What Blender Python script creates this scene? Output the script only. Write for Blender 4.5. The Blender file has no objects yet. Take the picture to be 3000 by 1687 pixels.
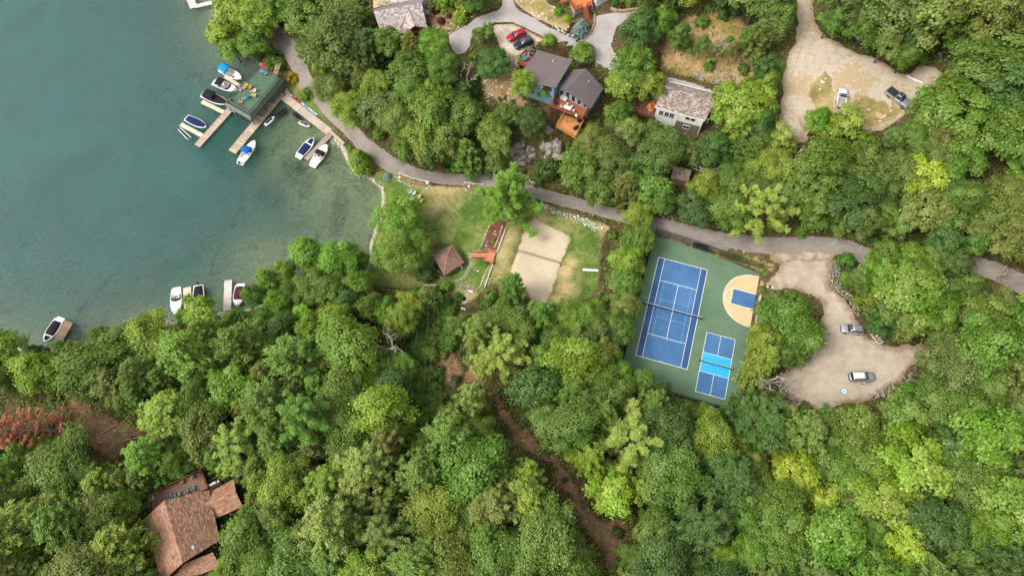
import bpy, bmesh, math, random
import numpy as np
from mathutils import Vector, Matrix, geometry, noise as mnoise
random.seed(7); RNG = np.random.default_rng(7)
sc = bpy.context.scene
COL = sc.collection

# ------------------------------------------------------------------ camera, sky, sun, exposure
FPX, PITCH, CAMZ, FW, FH = 2030.0, math.radians(66.94), 145.7, 3000.0, 1687.0
cam_d = bpy.data.cameras.new('camera'); cam = bpy.data.objects.new('camera', cam_d); COL.objects.link(cam)
cam_d.sensor_width = 36.0; cam_d.lens = 36.0 * FPX / FW; cam_d.clip_end = 5000; cam_d.clip_start = 1
cam.location = (0, 0, CAMZ); cam.rotation_euler = (math.pi / 2 - PITCH, 0, 0)
sc.camera = cam
SUN_EL, SUN_AZ = math.radians(50), math.radians(-105)      # azimuth from +Y (away from the camera) clockwise
world = bpy.data.worlds.new('World'); sc.world = world; world.use_nodes = True
wn = world.node_tree; bg = wn.nodes['Background']
sky = wn.nodes.new('ShaderNodeTexSky'); sky.sky_type = 'NISHITA'; sky.sun_disc = False
sky.sun_elevation = SUN_EL; sky.sun_rotation = SUN_AZ; sky.air_density = 1.0; sky.dust_density = 3.0; sky.ozone_density = 1.0
cloud = wn.nodes.new('ShaderNodeHueSaturation'); cloud.inputs['Saturation'].default_value = .18      # thin bright overcast: the sky's blue washed out
wn.links.new(sky.outputs[0], cloud.inputs['Color']); wn.links.new(cloud.outputs[0], bg.inputs[0]); bg.inputs[1].default_value = 0.15
sun_d = bpy.data.lights.new('sun', 'SUN'); sun_d.energy = 1.15; sun_d.angle = math.radians(22); sun_d.color = (1, .94, .84)
sun = bpy.data.objects.new('sun', sun_d); COL.objects.link(sun)
_sd = Vector((math.sin(SUN_AZ) * math.cos(SUN_EL), math.cos(SUN_AZ) * math.cos(SUN_EL), math.sin(SUN_EL)))
sun.rotation_euler = _sd.to_track_quat('Z', 'Y').to_euler(); sun.location = (-60, 60, 120)
vs = sc.view_settings; vs.view_transform = 'Standard'; vs.look = 'None'; vs.gamma = 1.0; vs.use_curve_mapping = False
vs.exposure = 1.06
sc.cycles.use_denoising = True

# ------------------------------------------------------------------ photograph pixels <-> the place
_cp, _sp = math.cos(PITCH), math.sin(PITCH)
def ray(p):
    a = (p[0] - FW / 2) / FPX; b = -(p[1] - FH / 2) / FPX
    return (a, _cp + b * _sp, -_sp + b * _cp)
def px_of(x, y, z):
    dy, dz = y, z - CAMZ
    d = dy * _cp - dz * _sp; u = dy * _sp + dz * _cp
    return (FW / 2 + FPX * x / d, FH / 2 - FPX * u / d)
def at_z(p, z):
    r = ray(p); t = (z - CAMZ) / r[2]
    return (r[0] * t, r[1] * t, z)
def crop(ox, oy, s): return lambda x, y: (ox + x * s, oy + y * s)
SRC = crop(0, 0, 1)
R1 = crop(500, 150, 500 / 2070); R2 = crop(450, 0, 650 / 2576); R3 = crop(1050, 0, 850 / 2566); R4 = crop(1400, 100, 800 / 2576)
R5 = crop(2200, 0, 800 / 2318); R6 = crop(950, 450, 500 / 1449); R7 = crop(1350, 450, 500 / 1449); R8 = crop(1800, 620, 500 / 1208)
S1 = crop(2150, 650, 850 / 2053); S2 = crop(80, 780, 700 / 2576); S3 = crop(350, 1330, 450 / 1826); S4 = crop(0, 1000, 500 / 1055)
S5 = crop(1000, 780, 700 / 2158); S6 = crop(1200, 1150, 900 / 2428); S7 = crop(2100, 1100, 900 / 2222); S8 = crop(2000, 250, 1000 / 2576)
T1 = crop(1050, 0, 400 / 2576); T2 = crop(1500, 0, 400 / 2576); T3 = crop(1480, 130, 320 / 1599); T4 = crop(1780, 200, 400 / 2576)
T5 = crop(800, 350, 400 / 2318); T6 = crop(1250, 680, 250 / 1509); T7 = crop(600, 650, 500 / 2415); T8 = crop(2150, 750, 300 / 869)
FULL = crop(0, 0, 3000 / 2576)
def poly(c, pts): return [c(*p) for p in pts]

# ------------------------------------------------------------------ heights
CTRL = [(760,60,2.6),(860,120,5),(950,60,8),(1000,250,5.5),(880,200,3.0),(930,290,2.6),(1000,420,2.2),(1100,300,8),(1100,170,12),(1150,60,14),
 (1250,30,16),(1330,120,16.5),(1290,40,16.5),(1400,30,17.5),(1520,120,18),(1500,200,17),(1650,60,20),(1760,90,21),(1750,20,22),(1800,150,20),
 (1640,180,18.5),(1600,280,15),(1480,290,14.5),(1500,320,13.5),(1400,380,9),(1300,450,4.5),(1200,350,8),(1180,480,3.3),(1050,440,2.4),(1250,505,3.3),
 (1450,530,4),(1500,440,7),(1550,420,9),(1620,420,9),(1650,480,6),(1665,390,8.6),(1705,372,10),(1640,372,9.5),(1700,330,13),(1700,600,5.5),(1800,650,6.3),(1950,690,7.6),(2100,700,8.8),(2300,715,10.3),
 (2450,730,12),(2600,770,14),(2990,840,18),(2050,280,20),(1990,380,15),(1900,360,14.5),(2000,500,10.5),(2150,230,22),(2100,120,25),(2330,250,25),
 (2300,80,27),(2350,0,29),(2500,280,26),(2700,220,27),(2900,100,31),(2990,300,31),(2800,450,26),(2500,450,21),(2350,380,22),(2300,550,15),
 (2600,600,18),(2990,600,24),(1150,560,1.3),(1250,620,1.3),(1380,600,1.7),(1300,780,1.4),(1390,700,1.5),(1130,800,.9),(1200,830,1.2),(1380,870,2),
 (1580,650,4.2),(1580,800,4.2),(1490,780,4),(1720,700,4.6),(1700,850,4.6),(1470,700,4),(1440,740,3.7),(1850,950,5.6),(2180,900,6.1),(2330,780,10),
 (2400,900,9.6),(2450,1100,9.5),(2600,1050,10),(2380,1200,9.5),(2240,1100,7.6),(2290,950,8.4),(1050,880,2),(900,950,3),(700,980,3),(500,1010,3.5),
 (300,1060,3),(100,1100,3),(0,1150,3.5),(200,1250,6),(300,1400,7),(500,1450,7.6),(600,1600,8.6),(300,1650,9),(0,1500,9),(0,1687,11),(700,1200,7),
 (900,1150,6),(1100,1100,5),(1250,950,3),(1260,1000,4),(1400,1050,5),(1500,1200,7),(1600,1350,9),(1700,1550,11),(1250,1400,9),(1100,1600,11),
 (900,1500,10),(1900,1350,9),(1900,1650,12.5),(2200,1350,10),(2300,1650,13.5),(2700,1300,12),(2990,1100,16),(2990,1650,17),(2600,1600,15)]
_C = np.array([at_z((a, b), z) for a, b, z in CTRL])
def _tps(r2): return np.where(r2 > 1e-9, r2 * np.log(np.maximum(r2, 1e-9)) * .5, 0.)
def _fit():
    n = len(_C); P = np.c_[np.ones(n), _C[:, :2] / 100]
    d2 = ((_C[:, None, :2] - _C[None, :, :2]) ** 2).sum(-1) / 1e4
    A = np.zeros((n + 3, n + 3)); A[:n, :n] = _tps(d2) + np.eye(n) * 2e-3; A[:n, n:] = P; A[n:, :n] = P.T
    return np.linalg.solve(A, np.r_[_C[:, 2], 0, 0, 0])
_w = _fit()
def tps(xy):
    out = np.zeros(len(xy))
    for i in range(0, len(xy), 20000):
        q = xy[i:i + 20000]
        d2 = ((q[:, None, :] - _C[None, :, :2]) ** 2).sum(-1) / 1e4
        out[i:i + 20000] = _tps(d2) @ _w[:len(_C)] + np.c_[np.ones(len(q)), q / 100] @ _w[len(_C):]
    return out
def sdist(xy, pg):
    """distance to a polygon's edge, positive inside"""
    pg = np.asarray(pg)[:, :2]; n = len(pg)
    if len(xy) > 3000:                            # far points only need to know that they are far
        lo, hi = pg.min(0) - 9, pg.max(0) + 9; near = ((xy >= lo) & (xy <= hi)).all(1)
        if not near.all():
            out = np.full(len(xy), -9.0)
            if near.any(): out[near] = sdist(xy[near], pg)
            return out
    best = np.full(len(xy), 1e9); ins = np.zeros(len(xy), bool)
    for i in range(n):
        a, b = pg[i], pg[(i + 1) % n]; ab = b - a
        t = np.clip(((xy - a) @ ab) / max(ab @ ab, 1e-12), 0, 1)
        best = np.minimum(best, np.hypot(*(xy - a - t[:, None] * ab).T))
        c = (a[1] > xy[:, 1]) != (b[1] > xy[:, 1])
        if a[1] != b[1]:
            ins ^= c & (xy[:, 0] < (b[0] - a[0]) * (xy[:, 1] - a[1]) / (b[1] - a[1]) + a[0])
    return np.where(ins, best, -best)
def sm(t): t = np.clip(t, 0, 1); return t * t * (3 - 2 * t)
SHORE = ([(627,-300),(627,0),(632,63),(652,114),(677,151),(735,170),(762,192),(800,222),(833,262),(877,300),(930,343),(959,389),(971,404),(998,428),
 (1016,470),(1040,512),(1078,520),(1102,538),(1119,552),(1121,588),(1112,636),(1098,671),(1085,716),(1083,760),(1086,774),(1071,792),(1050,812),
 (960,850),(860,870),(760,895),(700,912),(640,915),(560,932),(500,945),(400,965),(300,990),(200,1015),(120,1028),(0,1010),(-300,1000),(-900,1000),(-900,-300)])
SHORE_W = np.array([at_z(p, 0)[:2] for p in SHORE])
COURT = poly(R8, [(285,168),(650,285),(1030,440),(962,820),(868,1330),(836,1408),(30,1181)])
COURT_Z = 6.0
COURT_W = np.array([at_z(p, COURT_Z)[:2] for p in COURT])
SAND = poly(R7, [(610,545),(690,575),(760,605),(860,655),(950,702),(925,770),(885,880),(845,960),(815,1080),(775,1190),(735,1280),(640,1290),(560,1200),(470,1090),(395,1015),(440,920),(480,810),(515,690),(545,620)])
SAND_Z = 4.2
SAND_W = np.array([at_z(p, SAND_Z)[:2] for p in SAND])
PADS = [(COURT_W, COURT_Z - .08, 2.2), (SAND_W, SAND_Z - .06, 3.0)]
def add_pad(pts, z, fall=2.5): PADS.append((np.array([at_z(p, z)[:2] for p in pts]), z - .06, fall))
add_pad(poly(T3, [(430,260),(1000,300),(1400,700),(1200,960),(800,800),(640,900),(330,840),(250,600)]), 15.0, 2.5)      # blue house
add_pad(poly(S3, [(290,760),(980,180),(1360,300),(1480,640),(1200,1100),(1300,1449),(500,1449)]), 8.3, 3)
add_pad(poly(R6, [(918,860),(1090,770),(1188,925),(1018,1035)]), 1.3, 2)
def raw_height(xy):
    h = np.clip(tps(xy), .35, 48)
    d = sdist(xy, SHORE_W)                       # positive in the water
    land = .02 + h * sm(-d / 7.0) + .25 * sm(-d / .9)
    D = np.maximum(d, 0)
    cove = np.array(at_z((1010, 600), 0)[:2]); k = .035 + .17 * sm((np.hypot(*(xy - cove).T) - 22) / 20)      # the beach cove shelves gently, the rest drops off
    bed = -(k * np.minimum(D, 14) + .16 * np.clip(D - 14, 0, 45) + .12 * sm(D / 1.5) + .08 * np.clip(D - 59, 0, 40))
    z = np.where(d > 0, bed, land)
    for pg, pz, fall in PADS:
        s = sdist(xy, pg); k = sm((s + fall) / fall)
        z = z * (1 - k) + pz * k
    return z
GX0, GX1, GY0, GY1, GS = -165., 165., -30., 175., .6
gx = np.arange(GX0, GX1 + GS / 2, GS); gy = np.arange(GY0, GY1 + GS / 2, GS)
_XX, _YY = np.meshgrid(gx, gy)
_XY = np.c_[_XX.ravel(), _YY.ravel()]
HG = raw_height(_XY)
_bump = np.array([mnoise.noise(Vector((x * .35, y * .35, 3.1))) for x, y in _XY[::1]])
_inpad = np.max([sdist(_XY, pg) for pg, _, _ in PADS], axis=0)
HG = (HG + _bump * .10 * sm(-_inpad / 2) * sm((HG - .1) / 1.0)).reshape(len(gy), len(gx))
def Hs(xy):
    xy = np.asarray(xy, float)
    fx = np.clip((xy[:, 0] - GX0) / GS, 0, len(gx) - 1.001); fy = np.clip((xy[:, 1] - GY0) / GS, 0, len(gy) - 1.001)
    i = fx.astype(int); j = fy.astype(int); u = fx - i; v = fy - j
    return HG[j, i] * (1 - u) * (1 - v) + HG[j, i + 1] * u * (1 - v) + HG[j + 1, i] * (1 - u) * v + HG[j + 1, i + 1] * u * v
def H(x, y): return float(Hs([(x, y)])[0])
def ground(p, dz=0.0, water=False):
    """where the ray through a photograph pixel meets the ground (raised by dz)"""
    r = np.array(ray(p)); t = np.linspace(90, 260, 700); q = r[None] * t[:, None]; q[:, 2] += CAMZ
    h = Hs(q[:, :2]) + dz
    if water: h = np.maximum(h, dz)
    k = np.argmax(q[:, 2] < h)
    a, b = q[k - 1], q[k]; fa = a[2] - h[k - 1]; fb = b[2] - h[k]; s = fa / max(fa - fb, 1e-9)
    c = a + (b - a) * s
    return (float(c[0]), float(c[1]), float(c[2]))

# ------------------------------------------------------------------ object helpers
def tag(o, label=None, cat=None, group=None, kind=None):
    if label: o['label'] = label
    if cat: o['category'] = cat
    if group: o['group'] = group
    if kind: o['kind'] = kind
    return o
def mesh(name, verts, faces, smooth=False):
    me = bpy.data.meshes.new(name); me.from_pydata([tuple(map(float, v)) for v in verts], [], [tuple(f) for f in faces]); me.update()
    if smooth: me.polygons.foreach_set('use_smooth', [True] * len(me.polygons))
    return me
def link(name, me, mats=None, parent=None, loc=None):
    o = bpy.data.objects.new(name, me); COL.objects.link(o)
    if mats is not None and me is not None:
        for m in (mats if isinstance(mats, (list, tuple)) else [mats]):
            if m.name not in [x.name for x in me.materials if x]: me.materials.append(m)
    if parent is not None: o.parent = parent
    if loc is not None: o.location = loc
    return o
def empty(name, loc=(0, 0, 0), rz=0.0, label=None, cat=None, group=None):
    o = bpy.data.objects.new(name, None); COL.objects.link(o); o.location = loc; o.rotation_euler = (0, 0, rz); o.empty_display_size = .3
    return tag(o, label, cat, group)
def dup(root, loc, rz, label=None, group=None, scale=None):
    r = root.copy(); COL.objects.link(r); r.location = loc; r.rotation_euler = (0, 0, rz)
    if scale: r.scale = (scale,) * 3 if isinstance(scale, (int, float)) else scale
    if label: r['label'] = label
    if group: r['group'] = group
    for ch in list(root.children):
        c = ch.copy(); COL.objects.link(c); c.parent = r
        for g in list(ch.children):
            d = g.copy(); COL.objects.link(d); d.parent = c
    return r
class MB:
    """collects simple solids into one mesh"""
    def __init__(s): s.v, s.f, s.m = [], [], []
    def add(s, vs, fs, mi=0):
        n = len(s.v); s.v += [tuple(v) for v in vs]; s.f += [tuple(n + i for i in f) for f in fs]; s.m += [mi] * len(fs); return s
    def box(s, c, size, rz=0.0, mi=0, taper=1.0, ry=0.0):
        cx, cy, cz = c; a, b, h = size[0] / 2, size[1] / 2, size[2] / 2; vs = []
        for z, k in ((-h, 1), (h, taper)):
            for x, y in ((-a, -b), (a, -b), (a, b), (-a, b)):
                X, Y, Z = x * k, y * k, z
                if ry: X, Z = X * math.cos(ry) + Z * math.sin(ry), -X * math.sin(ry) + Z * math.cos(ry)
                vs.append((cx + X * math.cos(rz) - Y * math.sin(rz), cy + X * math.sin(rz) + Y * math.cos(rz), cz + Z))
        return s.add(vs, [(3, 2, 1, 0), (4, 5, 6, 7), (0, 1, 5, 4), (1, 2, 6, 5), (2, 3, 7, 6), (3, 0, 4, 7)], mi)
    def prism(s, pts, z0, z1, mi=0):
        """vertical prism over a counter-clockwise outline; z1 may be a list (one height for each point)"""
        n = len(pts)
        A = sum(pts[i][0] * pts[(i + 1) % n][1] - pts[(i + 1) % n][0] * pts[i][1] for i in range(n))
        idx = range(n) if A > 0 else range(n - 1, -1, -1)
        zz1 = z1 if isinstance(z1, (list, tuple)) else [z1] * n; zz0 = z0 if isinstance(z0, (list, tuple)) else [z0] * n
        vs = [(pts[i][0], pts[i][1], zz0[i]) for i in idx] + [(pts[i][0], pts[i][1], zz1[i]) for i in idx]
        return s.add(vs, [tuple(range(n - 1, -1, -1)), tuple(range(n, 2 * n))] + [(i, (i + 1) % n, n + (i + 1) % n, n + i) for i in range(n)], mi)
    def slab(s, quad, th, mi=0):
        """a sheet of thickness th under a quad (or polygon) given in 3-D"""
        q = [Vector(p) for p in quad]; nn = (q[1] - q[0]).cross(q[-1] - q[0]).normalized()
        if nn.z < 0: q.reverse(); nn = -nn
        n = len(q); vs = [tuple(p - nn * th) for p in q] + [tuple(p) for p in q]
        return s.add(vs, [tuple(range(n - 1, -1, -1)), tuple(range(n, 2 * n))] + [(i, (i + 1) % n, n + (i + 1) % n, n + i) for i in range(n)], mi)
    def tube(s, pts, r, n=6, mi=0, cap=True):
        rs = r if isinstance(r, (list, tuple)) else [r] * len(pts); P = [Vector(p) for p in pts]; rings = []
        for i, p in enumerate(P):
            t = (P[min(i + 1, len(P) - 1)] - P[max(i - 1, 0)]).normalized()
            u = t.cross(Vector((0, 0, 1)) if abs(t.z) < .9 else Vector((1, 0, 0))).normalized(); w = t.cross(u)
            rings.append([tuple(p + (u * math.cos(2 * math.pi * k / n) + w * math.sin(2 * math.pi * k / n)) * rs[i]) for k in range(n)])
        vs = [v for rg in rings for v in rg]; fs = []
        for i in range(len(P) - 1):
            for k in range(n): fs.append((i * n + k, i * n + (k + 1) % n, (i + 1) * n + (k + 1) % n, (i + 1) * n + k))
        if cap: fs += [tuple(range(n - 1, -1, -1)), tuple((len(P) - 1) * n + k for k in range(n))]
        return s.add(vs, fs, mi)
    def build(s, name, mats, parent=None, loc=None, smooth=False, share=None):
        me = mesh(name, s.v, s.f, smooth)
        ms = mats if isinstance(mats, (list, tuple)) else [mats]
        for m in ms: me.materials.append(m)
        if len(ms) > 1: me.polygons.foreach_set('material_index', s.m)
        o = bpy.data.objects.new(name, me); COL.objects.link(o)
        if parent is not None: o.parent = parent
        if loc is not None: o.location = loc
        return o
def bevel(o, w=.03, seg=2):
    m = o.modifiers.new('bevel', 'BEVEL'); m.width = w; m.segments = seg; m.limit_method = 'ANGLE'; return o

# ------------------------------------------------------------------ materials
def lin(c):
    return tuple((x / 255 / 12.92 if x / 255 <= .04045 else ((x / 255 + .055) / 1.055) ** 2.4) for x in c)
ALB = .80      # photograph sRGB -> albedo
def C(r, g, b, k=1.0): return tuple(min(.9, x * ALB * k) for x in lin((r, g, b))) + (1.0,)
class NT:
    def __init__(s, name):
        s.mat = bpy.data.materials.new(name); s.mat.use_nodes = True; s.t = s.mat.node_tree; s.b = s.t.nodes['Principled BSDF']
    def n(s, ty, **kw):
        nd = s.t.nodes.new(ty)
        for k, v in kw.items(): setattr(nd, k, v)
        return nd
    def l(s, a, b): s.t.links.new(a, b)
    def pos(s):
        if not hasattr(s, '_p'): s._p = s.n('ShaderNodeNewGeometry').outputs['Position']
        return s._p
    def obj(s):
        if not hasattr(s, '_o'): s._o = s.n('ShaderNodeTexCoord').outputs['Object']
        return s._o
    def noise(s, scale, detail=4, rough=.55, vec=None, dist=0.0):
        nd = s.n('ShaderNodeTexNoise'); nd.inputs['Scale'].default_value = scale; nd.inputs['Detail'].default_value = detail
        nd.inputs['Roughness'].default_value = rough; nd.inputs['Distortion'].default_value = dist
        s.l(vec if vec is not None else s.pos(), nd.inputs['Vector']); return nd.outputs['Fac']
    def voro(s, scale, vec=None, feature='F1', out='Distance'):
        nd = s.n('ShaderNodeTexVoronoi'); nd.feature = feature; nd.inputs['Scale'].default_value = scale
        s.l(vec if vec is not None else s.pos(), nd.inputs['Vector']); return nd.outputs[out]
    def ramp(s, fac, stops, interp='LINEAR'):
        nd = s.n('ShaderNodeValToRGB'); e = nd.color_ramp.elements; nd.color_ramp.interpolation = interp
        while len(e) < len(stops): e.new(.5)
        for k, (p, c) in enumerate(stops): e[k].position = p; e[k].color = c if len(c) == 4 else tuple(c) + (1,)
        s.l(fac, nd.inputs[0]); return nd.outputs[0]
    def mix(s, fac, a, b, mode='MIX'):
        nd = s.n('ShaderNodeMix'); nd.data_type = 'RGBA'; nd.blend_type = mode
        for sock, v in ((nd.inputs[0], fac), (nd.inputs[6], a), (nd.inputs[7], b)):
            if isinstance(v, (int, float)): sock.default_value = v
            elif isinstance(v, tuple): sock.default_value = v
            else: s.l(v, sock)
        return nd.outputs[2]
    def math(s, op, a, b=None, clamp=False):
        nd = s.n('ShaderNodeMath'); nd.operation = op; nd.use_clamp = clamp
        for sock, v in zip(nd.inputs, (a, b)):
            if v is None: continue
            if isinstance(v, (int, float)): sock.default_value = v
            else: s.l(v, sock)
        return nd.outputs[0]
    def attr(s, name, out='Fac'):
        nd = s.n('ShaderNodeAttribute'); nd.attribute_name = name; return nd.outputs[out]
    def step(s, fac, lo, hi):
        nd = s.n('ShaderNodeMapRange'); nd.inputs[1].default_value = lo; nd.inputs[2].default_value = hi
        s.l(fac, nd.inputs[0]); return nd.outputs[0]
    def bump(s, h, strength=.5, dist=.1):
        nd = s.n('ShaderNodeBump'); nd.inputs['Strength'].default_value = strength; nd.inputs['Distance'].default_value = dist
        s.l(h, nd.inputs['Height']); s.l(nd.outputs[0], s.b.inputs['Normal'])
    def out(s, col, rough=.85, spec=.3):
        if isinstance(col, tuple): s.b.inputs['Base Color'].default_value = col
        else: s.l(col, s.b.inputs['Base Color'])
        s.b.inputs['Roughness'].default_value = rough; s.b.inputs['Specular IOR Level'].default_value = spec
        return s.mat
_MC = {}
def flat(name, rgb, rough=.6, var=.12, scale=3.0, spec=.4, metal=0.0, k=1.0):
    """a painted or moulded material: one colour with slight mottling and dirt"""
    if name in _MC: return _MC[name]
    n = NT(name); c = C(*rgb, k); d = tuple(x * (1 - 2.2 * var) for x in c[:3]) + (1,); h = tuple(min(.92, x * (1 + var)) for x in c[:3]) + (1,)
    col = n.ramp(n.noise(scale, 5, .6), [(.3, d), (.52, c), (.75, h)])
    n.out(col, rough, spec); n.b.inputs['Metallic'].default_value = metal
    _MC[name] = n.mat; return n.mat
def wood(name, rgb, rough=.75, var=.3, along='x', k=1.0, rnd=.5):
    """boards: grain along the object's own axis, each board its own tone"""
    if name in _MC: return _MC[name]
    n = NT(name); mp = n.n('ShaderNodeMapping'); n.l(n.obj(), mp.inputs[0])
    mp.inputs['Scale'].default_value = (1, 14, 14) if along == 'x' else (14, 1, 14)
    g = n.noise(1.6, 6, .65, mp.outputs[0]); big = n.noise(.9, 3, .5)
    c = C(*rgb, k); col = n.ramp(g, [(.25, tuple(x * (1 - var * 1.3) for x in c[:3])), (.5, c), (.8, tuple(min(.9, x * (1 + var)) for x in c[:3]))])
    info = n.n('ShaderNodeObjectInfo'); hv = n.n('ShaderNodeHueSaturation'); n.l(col, hv.inputs['Color'])
    v = n.math('ADD', n.math('MULTIPLY', info.outputs['Random'], rnd), 1 - rnd * .5); v2 = n.math('MULTIPLY', v, n.math('ADD', n.math('MULTIPLY', big, .5), .75)); n.l(v2, hv.inputs['Value'])
    n.out(hv.outputs[0], rough, .2); _MC[name] = n.mat; return n.mat
# ------------------------------------------------------------------ ground
def ground_mat(name, cols, s1=.35, s2=2.2, s3=9.0, edge=None, ew=1.2, rough=.95, bump=.4, dry=None, specks=None, worn=None):
    """earth, grass or gravel: three scales of mottling; near the sheet's rim it grades into what lies beside it"""
    n = NT(name); a = n.noise(s1, 5, .6, dist=.6); b = n.noise(s2, 6, .65); c = n.noise(s3, 4, .7)
    f = n.math('ADD', n.math('MULTIPLY', a, .45), n.math('ADD', n.math('MULTIPLY', b, .33), n.math('MULTIPLY', c, .22)))
    k = len(cols); col = n.ramp(f, [(.36 + .28 * i / (k - 1), cl) for i, cl in enumerate(cols)])
    if worn is not None:                          # streaks, patches and scuffs of another tone
        mp = n.n('ShaderNodeMapping'); n.l(n.pos(), mp.inputs[0]); mp.inputs['Rotation'].default_value = (0, 0, worn[1]); mp.inputs['Scale'].default_value = (.12, 1.0, 1)
        st = n.step(n.noise(.8, 5, .65, mp.outputs[0], 1.2), .5, .72); pt = n.step(n.noise(.3, 6, .7, dist=1.0), .54, .7)
        col = n.mix(n.math('MULTIPLY', n.math('MAXIMUM', st, pt), worn[2]), col, worn[0])
    if dry is not None:
        d = n.math('ADD', n.attr('dry'), n.math('MULTIPLY', n.math('SUBTRACT', f, .5), 2.2), True)
        dc = n.ramp(f, [(.38, dry[0]), (.6, dry[1])]); col = n.mix(d, col, dc)
    if specks is not None:
        v = n.voro(specks[0], out='Color'); sep = n.n('ShaderNodeSeparateColor'); n.l(v, sep.inputs[0])
        col = n.mix(n.step(sep.outputs[0], specks[1], specks[1] + .04), col, specks[2])
    if edge is not None:
        e = n.math('ADD', n.math('DIVIDE', n.attr('edge'), ew), n.math('MULTIPLY', n.math('SUBTRACT', b, .5), 2.4))
        ec = n.ramp(c, [(.35, tuple(x * .75 for x in edge[:3])), (.65, edge)])
        col = n.mix(n.math('SUBTRACT', 1.0, n.step(e, .15, .9)), col, ec)
    n.out(col, rough, .15)
    if bump: n.bump(n.math('ADD', n.math('MULTIPLY', b, .5), c), bump, .15)
    return n.mat
def densify(pts, step):
    out = []
    for i in range(len(pts)):
        a, b = pts[i], pts[(i + 1) % len(pts)]; L = math.dist(a, b); k = max(1, int(L / step))
        for j in range(k): t = j / k; out.append((a[0] + (b[0] - a[0]) * t, a[1] + (b[1] - a[1]) * t))
    return out
def smooth_poly(pts, it=2):
    for _ in range(it):
        q = []
        for i in range(len(pts)):
            a, b = pts[i], pts[(i + 1) % len(pts)]
            q += [(a[0] * .75 + b[0] * .25, a[1] * .75 + b[1] * .25), (a[0] * .25 + b[0] * .75, a[1] * .25 + b[1] * .75)]
        pts = q
    return pts
OUTLINE = {}
def sheet(name, pg, m, off, jit=.25, step=1.0, rounds=2, flatz=None, dry=None, kind='structure', parent=None):
    """a ground cover that follows the terrain; pg is its outline on the ground"""
    pg = [tuple(p[:2]) for p in pg]
    if rounds: pg = smooth_poly(pg, rounds)
    pg = densify(pg, .6)
    if jit:
        q = []
        for i, (x, y) in enumerate(pg):
            a, b = pg[i - 1], pg[(i + 1) % len(pg)]; t = Vector((b[0] - a[0], b[1] - a[1])); L = t.length or 1
            k = jit * (mnoise.noise(Vector((x * .5, y * .5, .7))) * 1.2 + mnoise.noise(Vector((x * 1.9, y * 1.9, 5.7))) * .7)
            q.append((x - t.y / L * k, y + t.x / L * k))
        pg = q
    P = np.array(pg); x0, y0 = P.min(0); x1, y1 = P.max(0)
    gxx, gyy = np.meshgrid(np.arange(x0, x1, step), np.arange(y0, y1, step)); I = np.c_[gxx.ravel(), gyy.ravel()]
    I = I + RNG.uniform(-.2, .2, I.shape) * step; I = I[sdist(I, P) > step * .45]
    V = np.r_[P, I]; nb = len(P)
    r = geometry.delaunay_2d_cdt([Vector(v) for v in V], [(i, (i + 1) % nb) for i in range(nb)], [], 1, 1e-5)
    vv = np.array([tuple(v) for v in r[0]]); fs = r[2]
    cen = np.array([vv[list(f)].mean(0) for f in fs]); keep = sdist(cen, P) > 0
    fs = [f if (vv[f[1]][0] - vv[f[0]][0]) * (vv[f[2]][1] - vv[f[0]][1]) - (vv[f[1]][1] - vv[f[0]][1]) * (vv[f[2]][0] - vv[f[0]][0]) > 0 else f[::-1] for f, k in zip(fs, keep) if k]
    e = np.abs(sdist(vv, P)); rimk = sm(e / .45) if jit else 1.0                    # the rim sinks into the ground beside it
    z = (Hs(vv) if flatz is None else np.full(len(vv), flatz)) + off * rimk - .04 * (1 - rimk)
    me = mesh(name, np.c_[vv, z], fs, True)
    at = me.attributes.new('edge', 'FLOAT', 'POINT'); at.data.foreach_set('value', e.astype(np.float32))
    if dry is not None:
        d = np.zeros(len(vv))
        for (cx, cy), rad, st in dry: d = np.maximum(d, st * sm(1 - np.hypot(vv[:, 0] - cx, vv[:, 1] - cy) / rad))
        at = me.attributes.new('dry', 'FLOAT', 'POINT'); at.data.foreach_set('value', d.astype(np.float32))
    o = link(name, me, m, parent); OUTLINE[name] = P
    if kind: o['kind'] = kind
    LOWER.append((P, off))
    return o
def on_ground(pts): return [ground(p)[:2] for p in pts]
def band(pts):
    """outline of a strip from (pixel x, pixel y, half width in metres)"""
    c = [ground(p[:2])[:2] for p in pts]; w = [p[2] for p in pts]
    def cr(i, t):
        p0, p1, p2, p3 = (np.array(c[max(0, min(len(c) - 1, k))]) for k in (i - 1, i, i + 1, i + 2))
        return .5 * ((2 * p1) + (-p0 + p2) * t + (2 * p0 - 5 * p1 + 4 * p2 - p3) * t * t + (-p0 + 3 * p1 - 3 * p2 + p3) * t ** 3)
    L, R, q, ww = [], [], [], []
    for i in range(len(c) - 1):
        for j in range(4): q.append(cr(i, j / 4)); ww.append(w[i] + (w[i + 1] - w[i]) * j / 4)
    q.append(np.array(c[-1])); ww.append(w[-1])
    for i in range(len(q)):
        t = q[min(i + 1, len(q) - 1)] - q[max(i - 1, 0)]; t = t / np.linalg.norm(t); nn = np.array((-t[1], t[0]))
        L.append(tuple(q[i] + nn * ww[i])); R.append(tuple(q[i] - nn * ww[i]))
    return L + R[::-1]

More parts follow.
